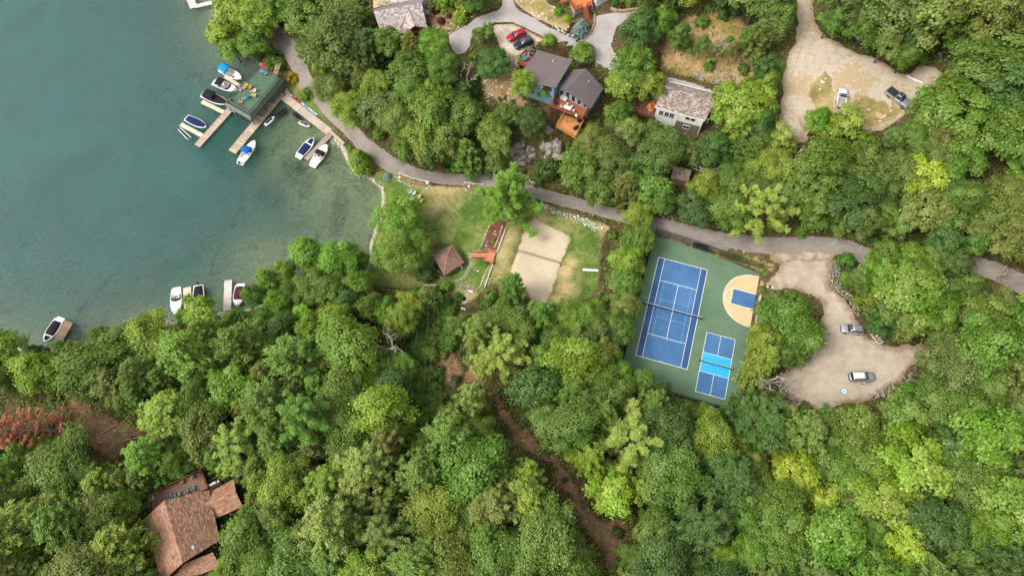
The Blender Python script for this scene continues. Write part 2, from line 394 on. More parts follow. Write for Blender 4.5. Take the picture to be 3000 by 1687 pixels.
def _ground():
    n = NT('ground_surface'); a = n.noise(.16, 5, .6, dist=.6); b = n.noise(1.4, 6, .65); c = n.noise(7, 4, .7)
    f = n.math('ADD', n.math('MULTIPLY', a, .45), n.math('ADD', n.math('MULTIPLY', b, .33), n.math('MULTIPLY', c, .22)))
    top = n.ramp(f, [(.36, C(36,44,22)), (.43, C(58,60,32)), (.5, C(84,72,48)), (.57, C(112,90,66)), (.64, C(66,78,34))])
    v = n.voro(5.0, out='Color'); sep = n.n('ShaderNodeSeparateColor'); n.l(v, sep.inputs[0]); top = n.mix(n.step(sep.outputs[0], .975, .985), top, C(170,150,125))
    # lake bed: sand and stones, darker weed patches
    w = n.noise(.09, 5, .6, dist=1.2); b2 = n.noise(1.1, 5, .65)
    col = n.ramp(b2, [(.3, C(166,168,136)), (.5, C(200,198,164)), (.72, C(218,212,182))])
    weed = n.step(w, .57, .68); col = n.mix(n.math('MULTIPLY', weed, .6), col, n.ramp(b2, [(.3, C(46,58,44)), (.7, C(78,84,58))]))
    rocky = n.math('MULTIPLY', n.step(n.attr('shore'), .2, .8), n.math('MULTIPLY', n.step(n.noise(2.4, 5, .7), .5, .66), .8))
    col = n.mix(rocky, col, n.ramp(b2, [(.3, C(52,44,36)), (.7, C(112,92,70))]))
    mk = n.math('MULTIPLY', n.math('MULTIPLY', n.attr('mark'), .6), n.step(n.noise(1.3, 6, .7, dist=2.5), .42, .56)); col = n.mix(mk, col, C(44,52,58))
    sx = n.n('ShaderNodeSeparateXYZ'); n.l(n.pos(), sx.inputs[0])
    zz = n.math('ADD', sx.outputs[2], n.math('MULTIPLY', n.math('SUBTRACT', b, .5), .5))
    n.out(n.mix(n.step(zz, .08, .4), col, top), .95, .12); n.bump(n.math('ADD', n.math('MULTIPLY', b, .5), c), .4, .15); return n.mat
m_forest = _ground()
LOWER = []
def build_terrain():
    hz = HG.ravel().copy()
    for P, off in LOWER:                          # the sheets lie in shallow beds of their own
        s = sdist(_XY, P); hz -= .35 * sm((s - .5) / .8) * (s > 0)
    ny, nx = HG.shape; V = np.c_[_XY, hz]
    i = np.arange(nx - 1)[None, :] + nx * np.arange(ny - 1)[:, None]; i = i.ravel()
    F = np.c_[i, i + 1, i + 1 + nx, i + nx]
    # a coarse skirt that carries the land and the lake bed on beyond what the photograph shows
    def rim(o): return [(GX0 - o, GY0 - o), (GX1 + o, GY0 - o), (GX1 + o, GY1 + o), (GX0 - o, GY1 + o)]
    me = bpy.data.meshes.new('ground'); nv, nf = len(V), len(F)
    me.vertices.add(nv); me.vertices.foreach_set('co', V.astype(np.float32).ravel())
    me.loops.add(nf * 4); me.loops.foreach_set('vertex_index', F.astype(np.int32).ravel())
    me.polygons.add(nf); me.polygons.foreach_set('loop_start', np.arange(0, nf * 4, 4, dtype=np.int32))
    me.polygons.foreach_set('use_smooth', np.ones(nf, bool)); me.update(); me.validate()
    me.materials.append(m_forest)
    o = bpy.data.objects.new('ground', me); COL.objects.link(o); o['kind'] = 'structure'
    # far ground: one big sheet below everything, to the horizon
    s = 2500; far = mesh('far_ground', [(-s, -s, -12), (s, -s, -12), (s, s, -12), (-s, s, -12)], [(0, 1, 2, 3)]); f = link('far_ground', far, m_forest); f['kind'] = 'structure'
# ------------------------------------------------------------------ water: clouded with depth, rippled
def build_water():
    n = NT('lake_water'); t = n.t; out = t.nodes['Material Output']
    d = n.attr('depth'); fac = n.math('SUBTRACT', 1.0, n.math('POWER', 2.718, n.math('MULTIPLY', d, -.42)))
    big = n.noise(.035, 4, .6, dist=1.5)
    body = n.n('ShaderNodeBsdfDiffuse'); n.l(n.ramp(big, [(.3, C(28,94,88)), (.7, C(38,111,103))]), body.inputs[0])
    clear = n.n('ShaderNodeBsdfTransparent'); clear.inputs[0].default_value = (.84, .97, .87, 1)
    mx = n.n('ShaderNodeMixShader'); n.l(n.math('MULTIPLY', fac, .97), mx.inputs[0]); n.l(clear.outputs[0], mx.inputs[1]); n.l(body.outputs[0], mx.inputs[2])
    mp = n.n('ShaderNodeMapping'); n.l(n.pos(), mp.inputs[0]); mp.inputs['Rotation'].default_value = (0, 0, .7); mp.inputs['Scale'].default_value = (1, 2.6, 1)
    w1 = n.noise(.9, 5, .62, mp.outputs[0], .8); w2 = n.noise(3.2, 4, .6, mp.outputs[0], .5)
    bp = n.n('ShaderNodeBump'); bp.inputs['Strength'].default_value = 1.0; bp.inputs['Distance'].default_value = .65
    n.l(n.math('MULTIPLY', n.math('ADD', w1, n.math('MULTIPLY', w2, .42)), n.math('ADD', .45, n.math('MULTIPLY', n.noise(.05, 3, .6, dist=2.0), 1.1))), bp.inputs['Height'])
    gl = n.n('ShaderNodeBsdfGlossy'); gl.inputs['Roughness'].default_value = .2; n.l(bp.outputs[0], gl.inputs['Normal'])
    fr = n.n('ShaderNodeFresnel'); fr.inputs[0].default_value = 1.33; n.l(bp.outputs[0], fr.inputs['Normal']); n.l(bp.outputs[0], body.inputs['Normal'])
    m2 = n.n('ShaderNodeMixShader'); n.l(fr.outputs[0], m2.inputs[0]); n.l(mx.outputs[0], m2.inputs[1]); n.l(gl.outputs[0], m2.inputs[2])
    n.l(m2.outputs[0], out.inputs['Surface'])
    xs = np.r_[-700, -400, np.arange(-168, 0, 1.2)]; ys = np.r_[np.arange(30, 178, 1.2), 400, 900]
    X, Y = np.meshgrid(xs, ys); xy = np.c_[X.ravel(), Y.ravel()]; z = np.where((X.ravel() < GX0) | (Y.ravel() > GY1), -9, Hs(xy))
    nx, ny = len(xs), len(ys); i = (np.arange(nx - 1)[None] + nx * np.arange(ny - 1)[:, None]).ravel(); F = np.c_[i, i + 1, i + 1 + nx, i + nx]
    keep = (z[F] < .6).any(1); F = F[keep]
    me = mesh('water', np.c_[xy, np.zeros(len(xy))], F.tolist(), True)
    at = me.attributes.new('depth', 'FLOAT', 'POINT'); at.data.foreach_set('value', np.maximum(-z, 0).astype(np.float32))
    o = link('water', me, n.mat); o['kind'] = 'structure'
build_water()

# ------------------------------------------------------------------ ground covers
m_lawn = ground_mat('lawn_grass', [C(58,88,32), C(80,108,42), C(102,122,54), C(126,132,72)], .25, 1.8, 10, edge=C(110,104,62), ew=1.0, dry=(C(176,150,100), C(206,182,136)))
m_dry = ground_mat('dry_grass', [C(98,100,50), C(136,126,76), C(172,150,104), C(194,174,134)], .22, 1.2, 8, edge=C(184,164,128), ew=1.2, specks=(2.2, .95, C(205,198,185)))
m_brush = ground_mat('scrub_ground', [C(88,98,38), C(128,126,58), C(158,128,88), C(186,160,120), C(104,110,50)], .18, 1.0, 6, edge=C(128,96,66), ew=1.5)
m_road = ground_mat('asphalt', [C(118,110,104), C(136,127,120), C(150,141,132)], .12, .9, 12, edge=C(172,152,128), ew=.45, rough=.9, bump=.1, worn=(C(166,154,140), -.25, .55))
m_drive = ground_mat('pale_asphalt', [C(150,143,141), C(170,163,159), C(186,178,172)], .14, .8, 10, edge=C(196,184,164), ew=.4, rough=.9, bump=.1, worn=(C(140,134,130), .4, .4))
m_gravel = ground_mat('pale_gravel', [C(160,148,132), C(190,176,158), C(210,198,182)], .3, 2.5, 14, edge=C(170,142,104), ew=1.0, specks=(6, .9, C(225,220,210)))
m_groad = ground_mat('gravel_road', [C(146,128,104), C(176,160,138), C(196,184,166), C(176,150,112), C(188,176,156)], .1, 1.2, 9, edge=C(180,160,124), ew=1.4, specks=(4, .97, C(225,220,210)), worn=(C(186,160,122), 1.1, .6))
m_lot = ground_mat('packed_earth', [C(148,132,112), C(172,156,136), C(188,174,154), C(200,188,170)], .085, .7, 8, edge=C(152,128,106), ew=1.6, specks=(5, .985, C(225,215,200)), worn=(C(196,184,166), 1.2, .6))
m_sand = ground_mat('sand', [C(190,172,142), C(206,189,160), C(218,203,176)], .16, 1.5, 9, edge=C(176,150,106), ew=.8)
m_mulch = ground_mat('red_mulch', [C(84,52,42), C(116,74,60), C(140,96,80)], .6, 3, 16, edge=C(110,70,50), ew=.3)
m_trail = ground_mat('leaf_litter', [C(100,74,52), C(134,102,76), C(156,124,98), C(116,94,60)], .2, 1.2, 7, edge=C(80,66,36), ew=1.6, specks=(4, .96, C(200,175,150)))
m_soil = ground_mat('garden_soil', [C(112,88,60), C(146,118,84), C(176,150,112)], .5, 2.5, 12, edge=C(120,110,60), ew=.8, specks=(3, .93, C(215,205,190)))
LAWN = poly(R6, [(395,195),(470,120),(600,165),(760,230),(900,262),(1190,268),(1345,262)]) + poly(R7, [(300,300),(600,390),(690,410),(900,470),(1100,545),(1240,590),(1290,640),(1215,700),(1190,1000),(1190,1200),(950,1290),(760,1300),(560,1250),(300,1090)]) + poly(R6, [(1330,1200),(1250,1290),(1100,1310),(1060,1140),(850,1140),(600,1160),(420,1130),(345,1000),(405,925),(400,780),(440,640),(480,530),(508,420),(505,300),(440,250)])
G = lambda c, x, y: ground(c(x, y))[:2]
DRY = [(G(R6,1000,330), 8, .75), (G(R6,1080,290), 5, .9), (G(R6,950,430), 6, .5), (G(R6,1020,690), 4, .25), (G(R6,450,420), 3, .4), (G(R7,420,700), 4.5, .9), (G(R7,360,850), 4, .9), (G(R7,330,980), 4, .7), (G(R7,470,640), 4, .7),
       (G(R7,900,1000), 4, 1), (G(R7,880,1150), 4.5, 1), (G(R7,840,1240), 4, .9), (G(R7,940,930), 3, .9), (G(R7,860,620), 5, .4), (G(R7,680,480), 5, .8), (G(R7,1240,630), 4, .9), (G(R6,1190,1220), 5, .7), (G(R6,700,1060), 6, .35), (G(R6,800,950), 3, .5), (G(T5,1700,780), 4, .7), (G(T5,1350,420), 3, .7)]
sheet('lawn', on_ground(LAWN), m_lawn, .05, .3, .9, 1, dry=DRY)
sheet('shore_verge', on_ground(poly(R1, [(1395,480),(1420,420),(1350,330),(1400,190),(1560,350),(1640,440),(1760,560),(1850,700),(1960,900),(2060,1010),(2080,1150),(1960,1060),(1890,960),(1780,800),(1560,620)])), m_lawn, .05, .3, .9, 1, dry=[(G(R1,1600,400), 2.5, .8), (G(R1,1450,250), 3, .5)])
sheet('scrub_clearing', on_ground(poly(R4, [(1690,260),(1790,-40),(2000,-200),(2500,-200),(2620,100),(2600,480),(2400,540),(2000,440),(1740,360)])), m_brush, .05, .6, 1.0, 2)
sheet('front_lawn', on_ground(poly(T2, [(10,-60),(40,50),(180,190),(330,280),(480,380),(740,490),(1050,610),(1180,700),(1280,720),(1180,560),(1160,330),(980,290),(830,130),(700,60),(600,-60)])), m_dry, .05, .2, .7, 1)
sheet('garden_bed', on_ground(poly(T1, [(1280,40),(1540,140),(1800,200),(2110,350),(2000,480),(1660,650),(1560,580),(1380,560),(1320,400)])), m_soil, .05, .25, .7, 1)
sheet('side_verge', on_ground(poly(T1, [(230,60),(330,400),(420,640),(400,800),(300,1100),(100,1200),(-60,1300),(-60,1150),(200,960),(330,780),(240,500)])), m_soil, .05, .4, .8, 1)
sheet('house_bank', on_ground(poly(R3, [(1190,330),(1240,410),(1330,480),(1430,500),(1440,560),(1400,800),(1560,930),(1420,990),(1290,985),(1190,860),(1130,930),(1090,700),(1030,640),(1180,700),(1330,600)])), m_soil, .06, .4, .8, 1)
sheet('roof_side_bed', on_ground(poly(T2, [(480,850),(800,840),(1100,950),(1200,1010),(1180,1120),(900,1080),(500,960)])), m_mulch, .06, .2, .7, 1)
sheet('trail', on_ground(poly(S5, [(1080,800),(1225,835),(1300,960),(1300,1060),(1420,1130),(1470,1190),(1380,1180),(1200,1060),(1130,920)])[:5] + poly(S6, [(790,110),(850,220),(900,250),(1000,300),(1090,470),(1190,470),(1270,590),(1300,690),(1410,740),(1420,810),(1460,910),(1570,1000),(1700,950),(1750,1060),(1720,1200),(1660,1300),(1720,1460),(1560,1460),(1520,1290),(1440,1150),(1320,1070),(1280,930),(1240,800),(1100,800),(1130,620),(1000,490),(840,470),(760,400),(800,310),(715,250),(665,130),(610,20)]) + poly(S5, [(1180,1060),(1000,1110),(1010,1060),(1110,960)])), m_trail, .05, .5, .9, 1)
sheet('brush_clearing', on_ground(poly(S4, [(330,240),(420,230),(520,360),(640,430),(720,470),(960,520),(960,560),(800,620),(740,760),(690,760),(560,700),(450,560),(440,480),(380,380)])), m_trail, .05, .5, .9, 1)
sheet('brush_patch', on_ground(poly(S5, [(820,770),(960,730),(1060,770),(1120,900),(1140,1000),(1040,1110),(900,1120),(850,980)])), m_trail, .05, .6, .9, 2)
sheet('gravel_road', on_ground(poly(R5, [(365,-60),(395,150),(380,330),(330,430),(285,560),(250,740),(262,850),(240,1000),(180,1100),(200,1220),(450,1230),(545,1090),(700,1150),(950,1170),(1150,1100),(1300,1000),(1390,890),(1460,830),(1640,690),(1610,570),(1420,545),(1330,640),(1240,600),(1150,540),(1050,470),(880,440),(750,370),(620,280),(560,200),(530,110),(560,-60)])), m_groad, .10, .4, .9, 1)
sheet('dry_meadow', on_ground(poly(R5, [(490,690),(560,640),(620,600),(690,640),(715,780),(730,900),(680,1060),(580,1080),(525,950),(478,870),(465,790)])), m_dry, .15, .6, .8, 2)
sheet('dry_patch', on_ground(poly(R5, [(830,790),(900,760),(960,800),(1100,830),(1180,860),(1300,900),(1290,990),(1120,1080),(900,1110),(800,1060),(820,920)])), m_dry, .15, .8, .8, 2)
sheet('parking_lot', on_ground(poly(S1, [(240,210),(420,190),(740,190),(735,240),(692,300),(682,450),(745,500),(810,570),(865,670),(900,720),(930,790),(1010,840),(1070,870),(1200,860),(1440,860),(1300,1010),(1150,1150),(1000,1240),(900,1280),(740,1290),(690,1430),(590,1430),(555,1290),(450,1270),(330,1200),(320,1080),(430,1000),(560,900),(600,760),(620,600),(560,530),(470,500),(400,480),(300,490),(215,480),(210,420),(300,330),(330,280)])), m_lot, .075, .5, 1.0, 1)
sheet('driveway', on_ground(poly(R3, [(1262,-90),(1268,50),(1240,85),(1160,110),(1050,150),(985,205),(890,258),(785,305),(800,385),(845,480),(915,500),(990,430),(1005,330),(1080,255),(1175,208),(1330,196),(1480,250),(1560,298),(1700,360),(1870,448),(1960,530)]) + poly(R4, [(1060,320),(1400,410),(1700,470),(1790,480),(2000,530),(2290,610),(2440,665),(2430,600),(2250,540),(2000,450),(1770,388),(1500,300),(1290,190),(1265,100),(1290,20)]) + poly(R3, [(2300,215),(2520,120),(2500,82),(2230,110),(2090,133),(2082,220),(2045,290),(1985,338),(1920,348),(1760,272),(1620,200),(1530,140),(1400,85),(1372,-10),(1372,-90)])), m_drive, .09, .1, .8, 1)
sheet('gravel_bay', on_ground(poly(R3, [(1180,214),(1330,202),(1480,256),(1560,304),(1720,375),(1640,402),(1560,420),(1500,480),(1400,520),(1300,470),(1235,400),(1195,300)])), m_gravel, .075, .25, .7, 1)
sheet('court_verge', on_ground(poly(R8, [(650,225),(820,262),(1000,300),(1110,345),(1160,400),(1125,445),(1035,425),(900,375),(780,330),(660,285)])), m_lawn, .06, .3, .7, 1, dry=[(G(R8,720,270), 3, .5), (G(R8,1000,340), 3, .7), (G(R8,1100,410), 3, .9)])
sheet('gravel_strip', on_ground(poly(T8, [(222,195),(262,195),(262,290),(240,420),(205,560),(160,780),(110,960),(70,1100),(40,1200),(25,1200),(60,1060),(110,860),(165,600),(195,400)])), m_gravel, .06, .2, .6, 1)
sheet('road', band([(790,60,2.2),(803,101,2.6),(854,151,2.4),(879,202,2.1),(904,252,1.8),(960,320,1.7),(1031,386,1.6),(1070,428,1.75),(1111,459,1.85),(1160,487,1.65),(1226,512,1.55),(1290,523,1.5),(1350,525,1.5),(1420,530,1.5),(1500,545,1.5),(1574,567,1.6),(1678,594,1.6),(1816,631,1.65),(1936,661,1.75),(2090,699,1.85),(2214,716,1.95),(2300,722,2.1),(2398,720,2.1),(2481,729,1.9),(2564,757,1.75),(2720,772,1.7),(2875,780,1.75),(2985,829,1.9),(3080,870,1.9)]), m_road, .11, .12, .8, 0)
sheet('gravel_apron', on_ground(poly(S1, [(225,235),(330,196),(440,206),(560,196),(660,186),(735,196),(740,270),(500,300),(280,300)])), m_lot, .15, .5, .7, 2)
sheet('sand_court', [p for p in SAND_W], m_sand, .05, .3, .7, 1, flatz=SAND_Z)
sheet('mulch_bed', on_ground(poly(R7, [(255,575),(400,560),(385,640),(312,830),(152,830),(200,720)])), m_mulch, .12, .1, .6, 0)

build_terrain()
_g = bpy.data.objects['ground'].data
def bed_attrs():
    xy = _XY; s = np.zeros(len(xy)); 
    for p, r in ((SRC(1010,480), 6), (SRC(1040,500), 7), (SRC(1085,525), 6), (SRC(735,165), 6), (SRC(700,150), 6), (SRC(760,190), 5), (SRC(640,110), 6), (SRC(560,930), 7), (SRC(300,980), 7), (SRC(980,430), 4), (SRC(900,850), 5)):
        c = at_z(p, 0); s = np.maximum(s, sm(1.3 - np.hypot(xy[:, 0] - c[0], xy[:, 1] - c[1]) / r))
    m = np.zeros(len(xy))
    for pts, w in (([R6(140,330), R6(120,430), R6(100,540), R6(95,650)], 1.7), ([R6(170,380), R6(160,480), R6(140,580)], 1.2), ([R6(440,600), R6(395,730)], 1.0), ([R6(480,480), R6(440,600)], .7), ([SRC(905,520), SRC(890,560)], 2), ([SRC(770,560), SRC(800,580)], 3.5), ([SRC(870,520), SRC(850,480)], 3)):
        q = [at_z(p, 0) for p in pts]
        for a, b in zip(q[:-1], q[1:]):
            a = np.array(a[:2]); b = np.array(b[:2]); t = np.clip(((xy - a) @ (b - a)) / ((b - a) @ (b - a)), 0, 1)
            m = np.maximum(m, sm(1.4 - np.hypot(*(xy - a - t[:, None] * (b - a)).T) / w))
    for nm, d in (('shore', s), ('mark', m)):
        at = _g.attributes.new(nm, 'FLOAT', 'POINT'); at.data.foreach_set('value', d.astype(np.float32))
bed_attrs()
# ------------------------------------------------------------------ the fenced sports court
def bw(mb, name, mats, root, smooth=False):
    """build a mesh given in world coordinates as a child of an unrotated root"""
    L = root.location; mb.v = [(x - L.x, y - L.y, z - L.z) for x, y, z in mb.v]
    return mb.build(name, mats, root, smooth=smooth)
m_cgreen = ground_mat('court_green', [C(90,116,90), C(100,127,100), C(112,138,112)], .12, .9, 6, rough=.8, bump=.05, worn=(C(118,136,114), .3, .3))
m_cblue = ground_mat('court_blue', [C(62,102,148), C(74,116,162), C(88,128,172)], .13, .8, 6, rough=.75, bump=.05, worn=(C(104,142,178), 1.2, .28))
m_cnavy = ground_mat('court_navy', [C(52,84,128), C(60,94,138), C(68,102,146)], .13, .8, 6, rough=.75, bump=.05)
m_ccyan = ground_mat('court_cyan', [C(48,166,214), C(60,182,228), C(76,194,236)], .13, .8, 6, rough=.75, bump=.05)
m_ctan = ground_mat('court_tan', [C(210,180,136), C(222,194,150), C(230,206,166)], .15, .9, 6, rough=.8, bump=.05)
m_line = flat('line_white', (240,240,236), .7, .05, 2)
m_lcyan = flat('line_cyan', (120,190,222), .7, .06, 2)
m_black = flat('black_metal', (30,31,33), .5, .15, 4)
m_mesh = flat('black_wire', (38,38,40), .6, .1, 4)
m_steel = flat('galvanised_steel', (150,152,155), .45, .12, 5)
m_white = flat('white_paint', (236,236,232), .45, .07, 2)
m_conc = flat('concrete', (176,170,160), .9, .14, 2.5)
court = sheet('sports_court', [p for p in COURT_W], m_cgreen, 0.0, 0, 1.2, 0, flatz=COURT_Z)
def court_part(name, pts, m, lift):
    mb = MB(); mb.add([(x, y, COURT_Z + lift) for x, y in pts], [tuple(range(len(pts)))])
    o = mb.build(name, m, court); me = o.data
    if me.polygons[0].normal.z < 0: me.flip_normals()
    return o
def frame_of(px4, z):
    """centre, across and along unit vectors of a rectangle from its TL, TR, BR, BL pixels"""
    q = [np.array(at_z(p, z)[:2]) for p in px4]; c = sum(q) / 4
    a = (q[1] - q[0] + q[2] - q[3]); a = a / np.linalg.norm(a); return c, a, np.array((-a[1], a[0]))
TC, TA, TB = frame_of([R8(315,323), R8(662,412), R8(514,1117), R8(147,1014)], COURT_Z)
def tl(u, v): p = TC + TA * u + TB * v; return (float(p[0]), float(p[1]))
def rect(u0, v0, u1, v1): return [tl(u0, v0), tl(u1, v0), tl(u1, v1), tl(u0, v1)]
W2, L2, S2w, SV = 5.485, 11.885, 4.115, 6.40
court_part('playing_surface', rect(-W2, -L2, W2, L2), m_cnavy, .006); court_part('playing_surface', rect(-S2w, -L2, S2w, L2), m_cblue, .010)
def line(u0, v0, u1, v1, w=.09, m=m_line, lift=.018, fr=tl):
    if abs(u1 - u0) < 1e-6: pts = [fr(u0 - w / 2, v0), fr(u0 + w / 2, v0), fr(u0 + w / 2, v1), fr(u0 - w / 2, v1)]
    else: pts = [fr(u0, v0 - w / 2), fr(u1, v0 - w / 2), fr(u1, v0 + w / 2), fr(u0, v0 + w / 2)]
    return court_part('court_line', pts, m, lift)
for u in (-W2, W2): line(u, -L2 - .05, u, L2 + .05, .11)
for v in (-L2, L2): line(-W2 + .055, v, W2 - .055, v, .12, lift=.021)
for u in (-S2w, S2w): line(u, -L2 + .06, u, L2 - .06, lift=.0185)
for v in (-SV, SV): line(-S2w + .045, v, S2w - .045, v, lift=.021)
line(0, -SV + .05, 0, SV - .05, lift=.0195)
for v in (-L2 + .16, L2 - .16): line(0, v - .1, 0, v + .1, .08)
PU, PV, PK = 3.05, 6.705, 2.13
for u in (-PU, PU): line(u, -PV, u, PV, .06, m_lcyan, .014)
for v in (-PV, PV): line(-PU, v, PU, v, .06, m_lcyan, .0145)
for v in (-PK, PK): line(-PU, v, PU, v, .06, m_lcyan, .0145)
PC, PA, PB = frame_of([R8(655,852), R8(858,907), R8(780,1328), R8(571,1270)], COURT_Z)
def pl(u, v): p = PC + PA * u + PB * v; return (float(p[0]), float(p[1]))
court_part('playing_surface', [pl(-PU, -PV), pl(PU, -PV), pl(PU, PV), pl(-PU, PV)], m_cblue, .006)
court_part('playing_surface', [pl(-PU, -PK), pl(PU, -PK), pl(PU, PK), pl(-PU, PK)], m_ccyan, .010)
for u in (-PU, PU): line(u, -PV - .05, u, PV + .05, .1, fr=pl)
for v in (-PV, PV): line(-PU, v, PU, v, .1, fr=pl, lift=.021)
for v in (-PK, PK): line(-PU + .05, v, PU - .05, v, .08, fr=pl, lift=.021)
for a, b in ((-PV, -PK), (PK, PV)): line(0, a, 0, b, .08, fr=pl, lift=.0195)
# basketball half court: arc, key
BE = [np.array(at_z(p, COURT_Z)[:2]) for p in (R8(1027,462), R8(962,818))]      # the two ends of the arc on the court's edge
BM = (BE[0] + BE[1]) / 2; BY = (BE[0] - BE[1]); BR = np.linalg.norm(BY) / 2; BY = BY / (2 * BR); BX = np.array((BY[1], -BY[0]))
if BX @ (np.array(at_z(R8(768,600), COURT_Z)[:2]) - BM) < 0: BX = -BX
BD = float(BX @ (np.array(at_z(R8(768,600), COURT_Z)[:2]) - BM))
def bl(u, v): p = BM + BX * u + BY * v; return (float(p[0]), float(p[1]))
arc = [(0.03 + (BD - .03) * math.cos(t) ** .85 if abs(t) < 1.5707 else .03, BR * math.sin(t)) for t in np.linspace(-math.pi / 2 + .001, math.pi / 2 - .001, 41)]
court_part('playing_surface', [bl(*p) for p in arc], m_ctan, .006)
def strip(pts, w, m, lift, name='court_line'):
    P = [np.array(p) for p in pts]; Lf, Rt = [], []
    for i in range(len(P)):
        t = P[min(i + 1, len(P) - 1)] - P[max(i - 1, 0)]; t = t / np.linalg.norm(t); nn = np.array((-t[1], t[0])) * w / 2
        Lf.append(P[i] + nn); Rt.append(P[i] - nn)
    n = len(P); mb = MB(); mb.add([(p[0], p[1], COURT_Z + lift) for p in Lf + Rt], [(i + n, i + 1 + n, i + 1, i) for i in range(n - 1)])
    o = mb.build(name, m, court)
    if o.data.polygons[0].normal.z < 0: o.data.flip_normals()
    return o
strip([bl(*p) for p in arc], .1, m_line, .018)
kq = [np.array(at_z(p, COURT_Z)[:2]) for p in (R8(1006,586), R8(842,546), R8(822,646), R8(984,693))]
kl = [((q - BM) @ BX, (q - BM) @ BY) for q in kq]; kd = (kl[1][0] + kl[2][0]) / 2; k0 = (kl[0][1] + kl[1][1]) / 2; k1 = (kl[2][1] + kl[3][1]) / 2
court_part('playing_surface', [bl(.04, k0), bl(kd, k0), bl(kd, k1), bl(.04, k1)], m_cblue, .010)
for v in (k0, k1): strip([bl(.04, v), bl(kd, v)], .1, m_line, .019)
strip([bl(kd, k0 + .05), bl(kd, k1 - .05)], .1, m_line, .022)
kr = abs(k0 - k1) / 2; km = (k0 + k1) / 2
strip([bl(kd + kr * .85 * math.cos(t), km + kr * math.sin(t)) for t in np.linspace(-1.57, 1.57, 15)], .1, m_line, .0205)

def net_thing(name, label, c, a, half, h, hm, post_r=.05, overhang=0):
    rz = math.atan2(a[1], a[0]); r = empty(name, (c[0], c[1], COURT_Z), rz, label, 'net')
    for s in (-1, 1):
        mb = MB(); mb.tube([(s * half, 0, 0), (s * half, 0, h + .06)], post_r, 8); mb.box((s * half, 0, .03), (.3, .3, .04)); mb.build('post', m_black, r)
    n = int(half * 2 / .12); mb = MB(); zt = lambda x: hm + (h - hm) * abs(x / half) - .03
    for i in range(n + 1):
        x = -half + i * half * 2 / n; mb.box((x, 0, (zt(x) + .05) / 2), (.018, .018, zt(x) - .05))
    for k in range(1, 8):
        for s in (-1, 1): mb.tube([(0, 0, .05 + (hm - .1) * k / 8), (s * half, 0, .05 + (h - .1) * k / 8)], .009, 4)
    o = mb.build('netting', m_mesh, r); o['kind'] = 'stuff'
    mb = MB()
    for s in (-1, 1): mb.tube([(0, 0, hm), (s * half, 0, h)], .045, 6)
    mb.build('head_tape', m_white, r)
    mb = MB(); mb.box((0, 0, hm / 2), (.06, .03, hm)); mb.build('centre_strap', m_white, r)
    mb = MB(); mb.tube([(-half, 0, .06), (half, 0, .06)], .03, 6); mb.build('bottom_tape', m_black, r)
    return r
net_thing('tennis_net', 'black tennis net with white tape across the large blue court', TC, TA, 6.4, 1.07, .95)
net_thing('pickleball_net', 'shorter black net across the light blue band of the pickleball court', PC, PA, 3.45, .92, .86)
# hoop
hb = at_z(R8(1032,668), COURT_Z)
hr = empty('basketball_hoop', (hb[0], hb[1], COURT_Z), math.atan2(BX[1], BX[0]), 'portable basketball hoop with clear backboard at the edge of the tan half court', 'hoop')
mb = MB(); mb.box((0, 0, .22), (1.25, .8, .3), taper=.8); bevel(mb.build('base', m_black, hr), .05)
mb = MB(); mb.tube([(.1, 0, .3), (.35, 0, 2.0), (.95, 0, 3.2)], .07, 8); mb.tube([(.0, 0, 1.1), (.9, 0, 2.7)], .04, 6); mb.build('pole', m_black, hr)
mb = MB(); mb.box((1.15, 0, 3.35), (.05, 1.8, 1.05)); bd = mb.build('backboard', flat('acrylic', (214,220,226), .15, .03), hr)
mb = MB()
for y, z, sy, sz in ((0, 3.9, 1.86, .07), (0, 2.8, 1.86, .07), (.9, 3.35, .07, 1.1), (-.9, 3.35, .07, 1.1), (0, 3.05, .6, .05), (0, 3.45, .6, .05)): mb.box((1.18, y, z), (.04, sy, sz))
mb.build('board_frame', m_white, bd)
mb = MB(); mb.tube([(1.45 + .23 * math.cos(t), .23 * math.sin(t), 3.05) for t in np.linspace(0, 6.283, 17)], .018, 5); mb.tube([(1.15, 0, 3.05), (1.24, 0, 3.05)], .03, 5); rim = mb.build('rim', flat('hoop_red', (196,60,50), .5), hr)
mb = MB()
for k in range(12):
    t = k * math.pi / 6; mb.tube([(1.45 + .22 * math.cos(t), .22 * math.sin(t), 3.03), (1.45 + .13 * math.cos(t + .3), .13 * math.sin(t + .3), 2.65)], .012, 4)
mb.build('net', m_white, rim)

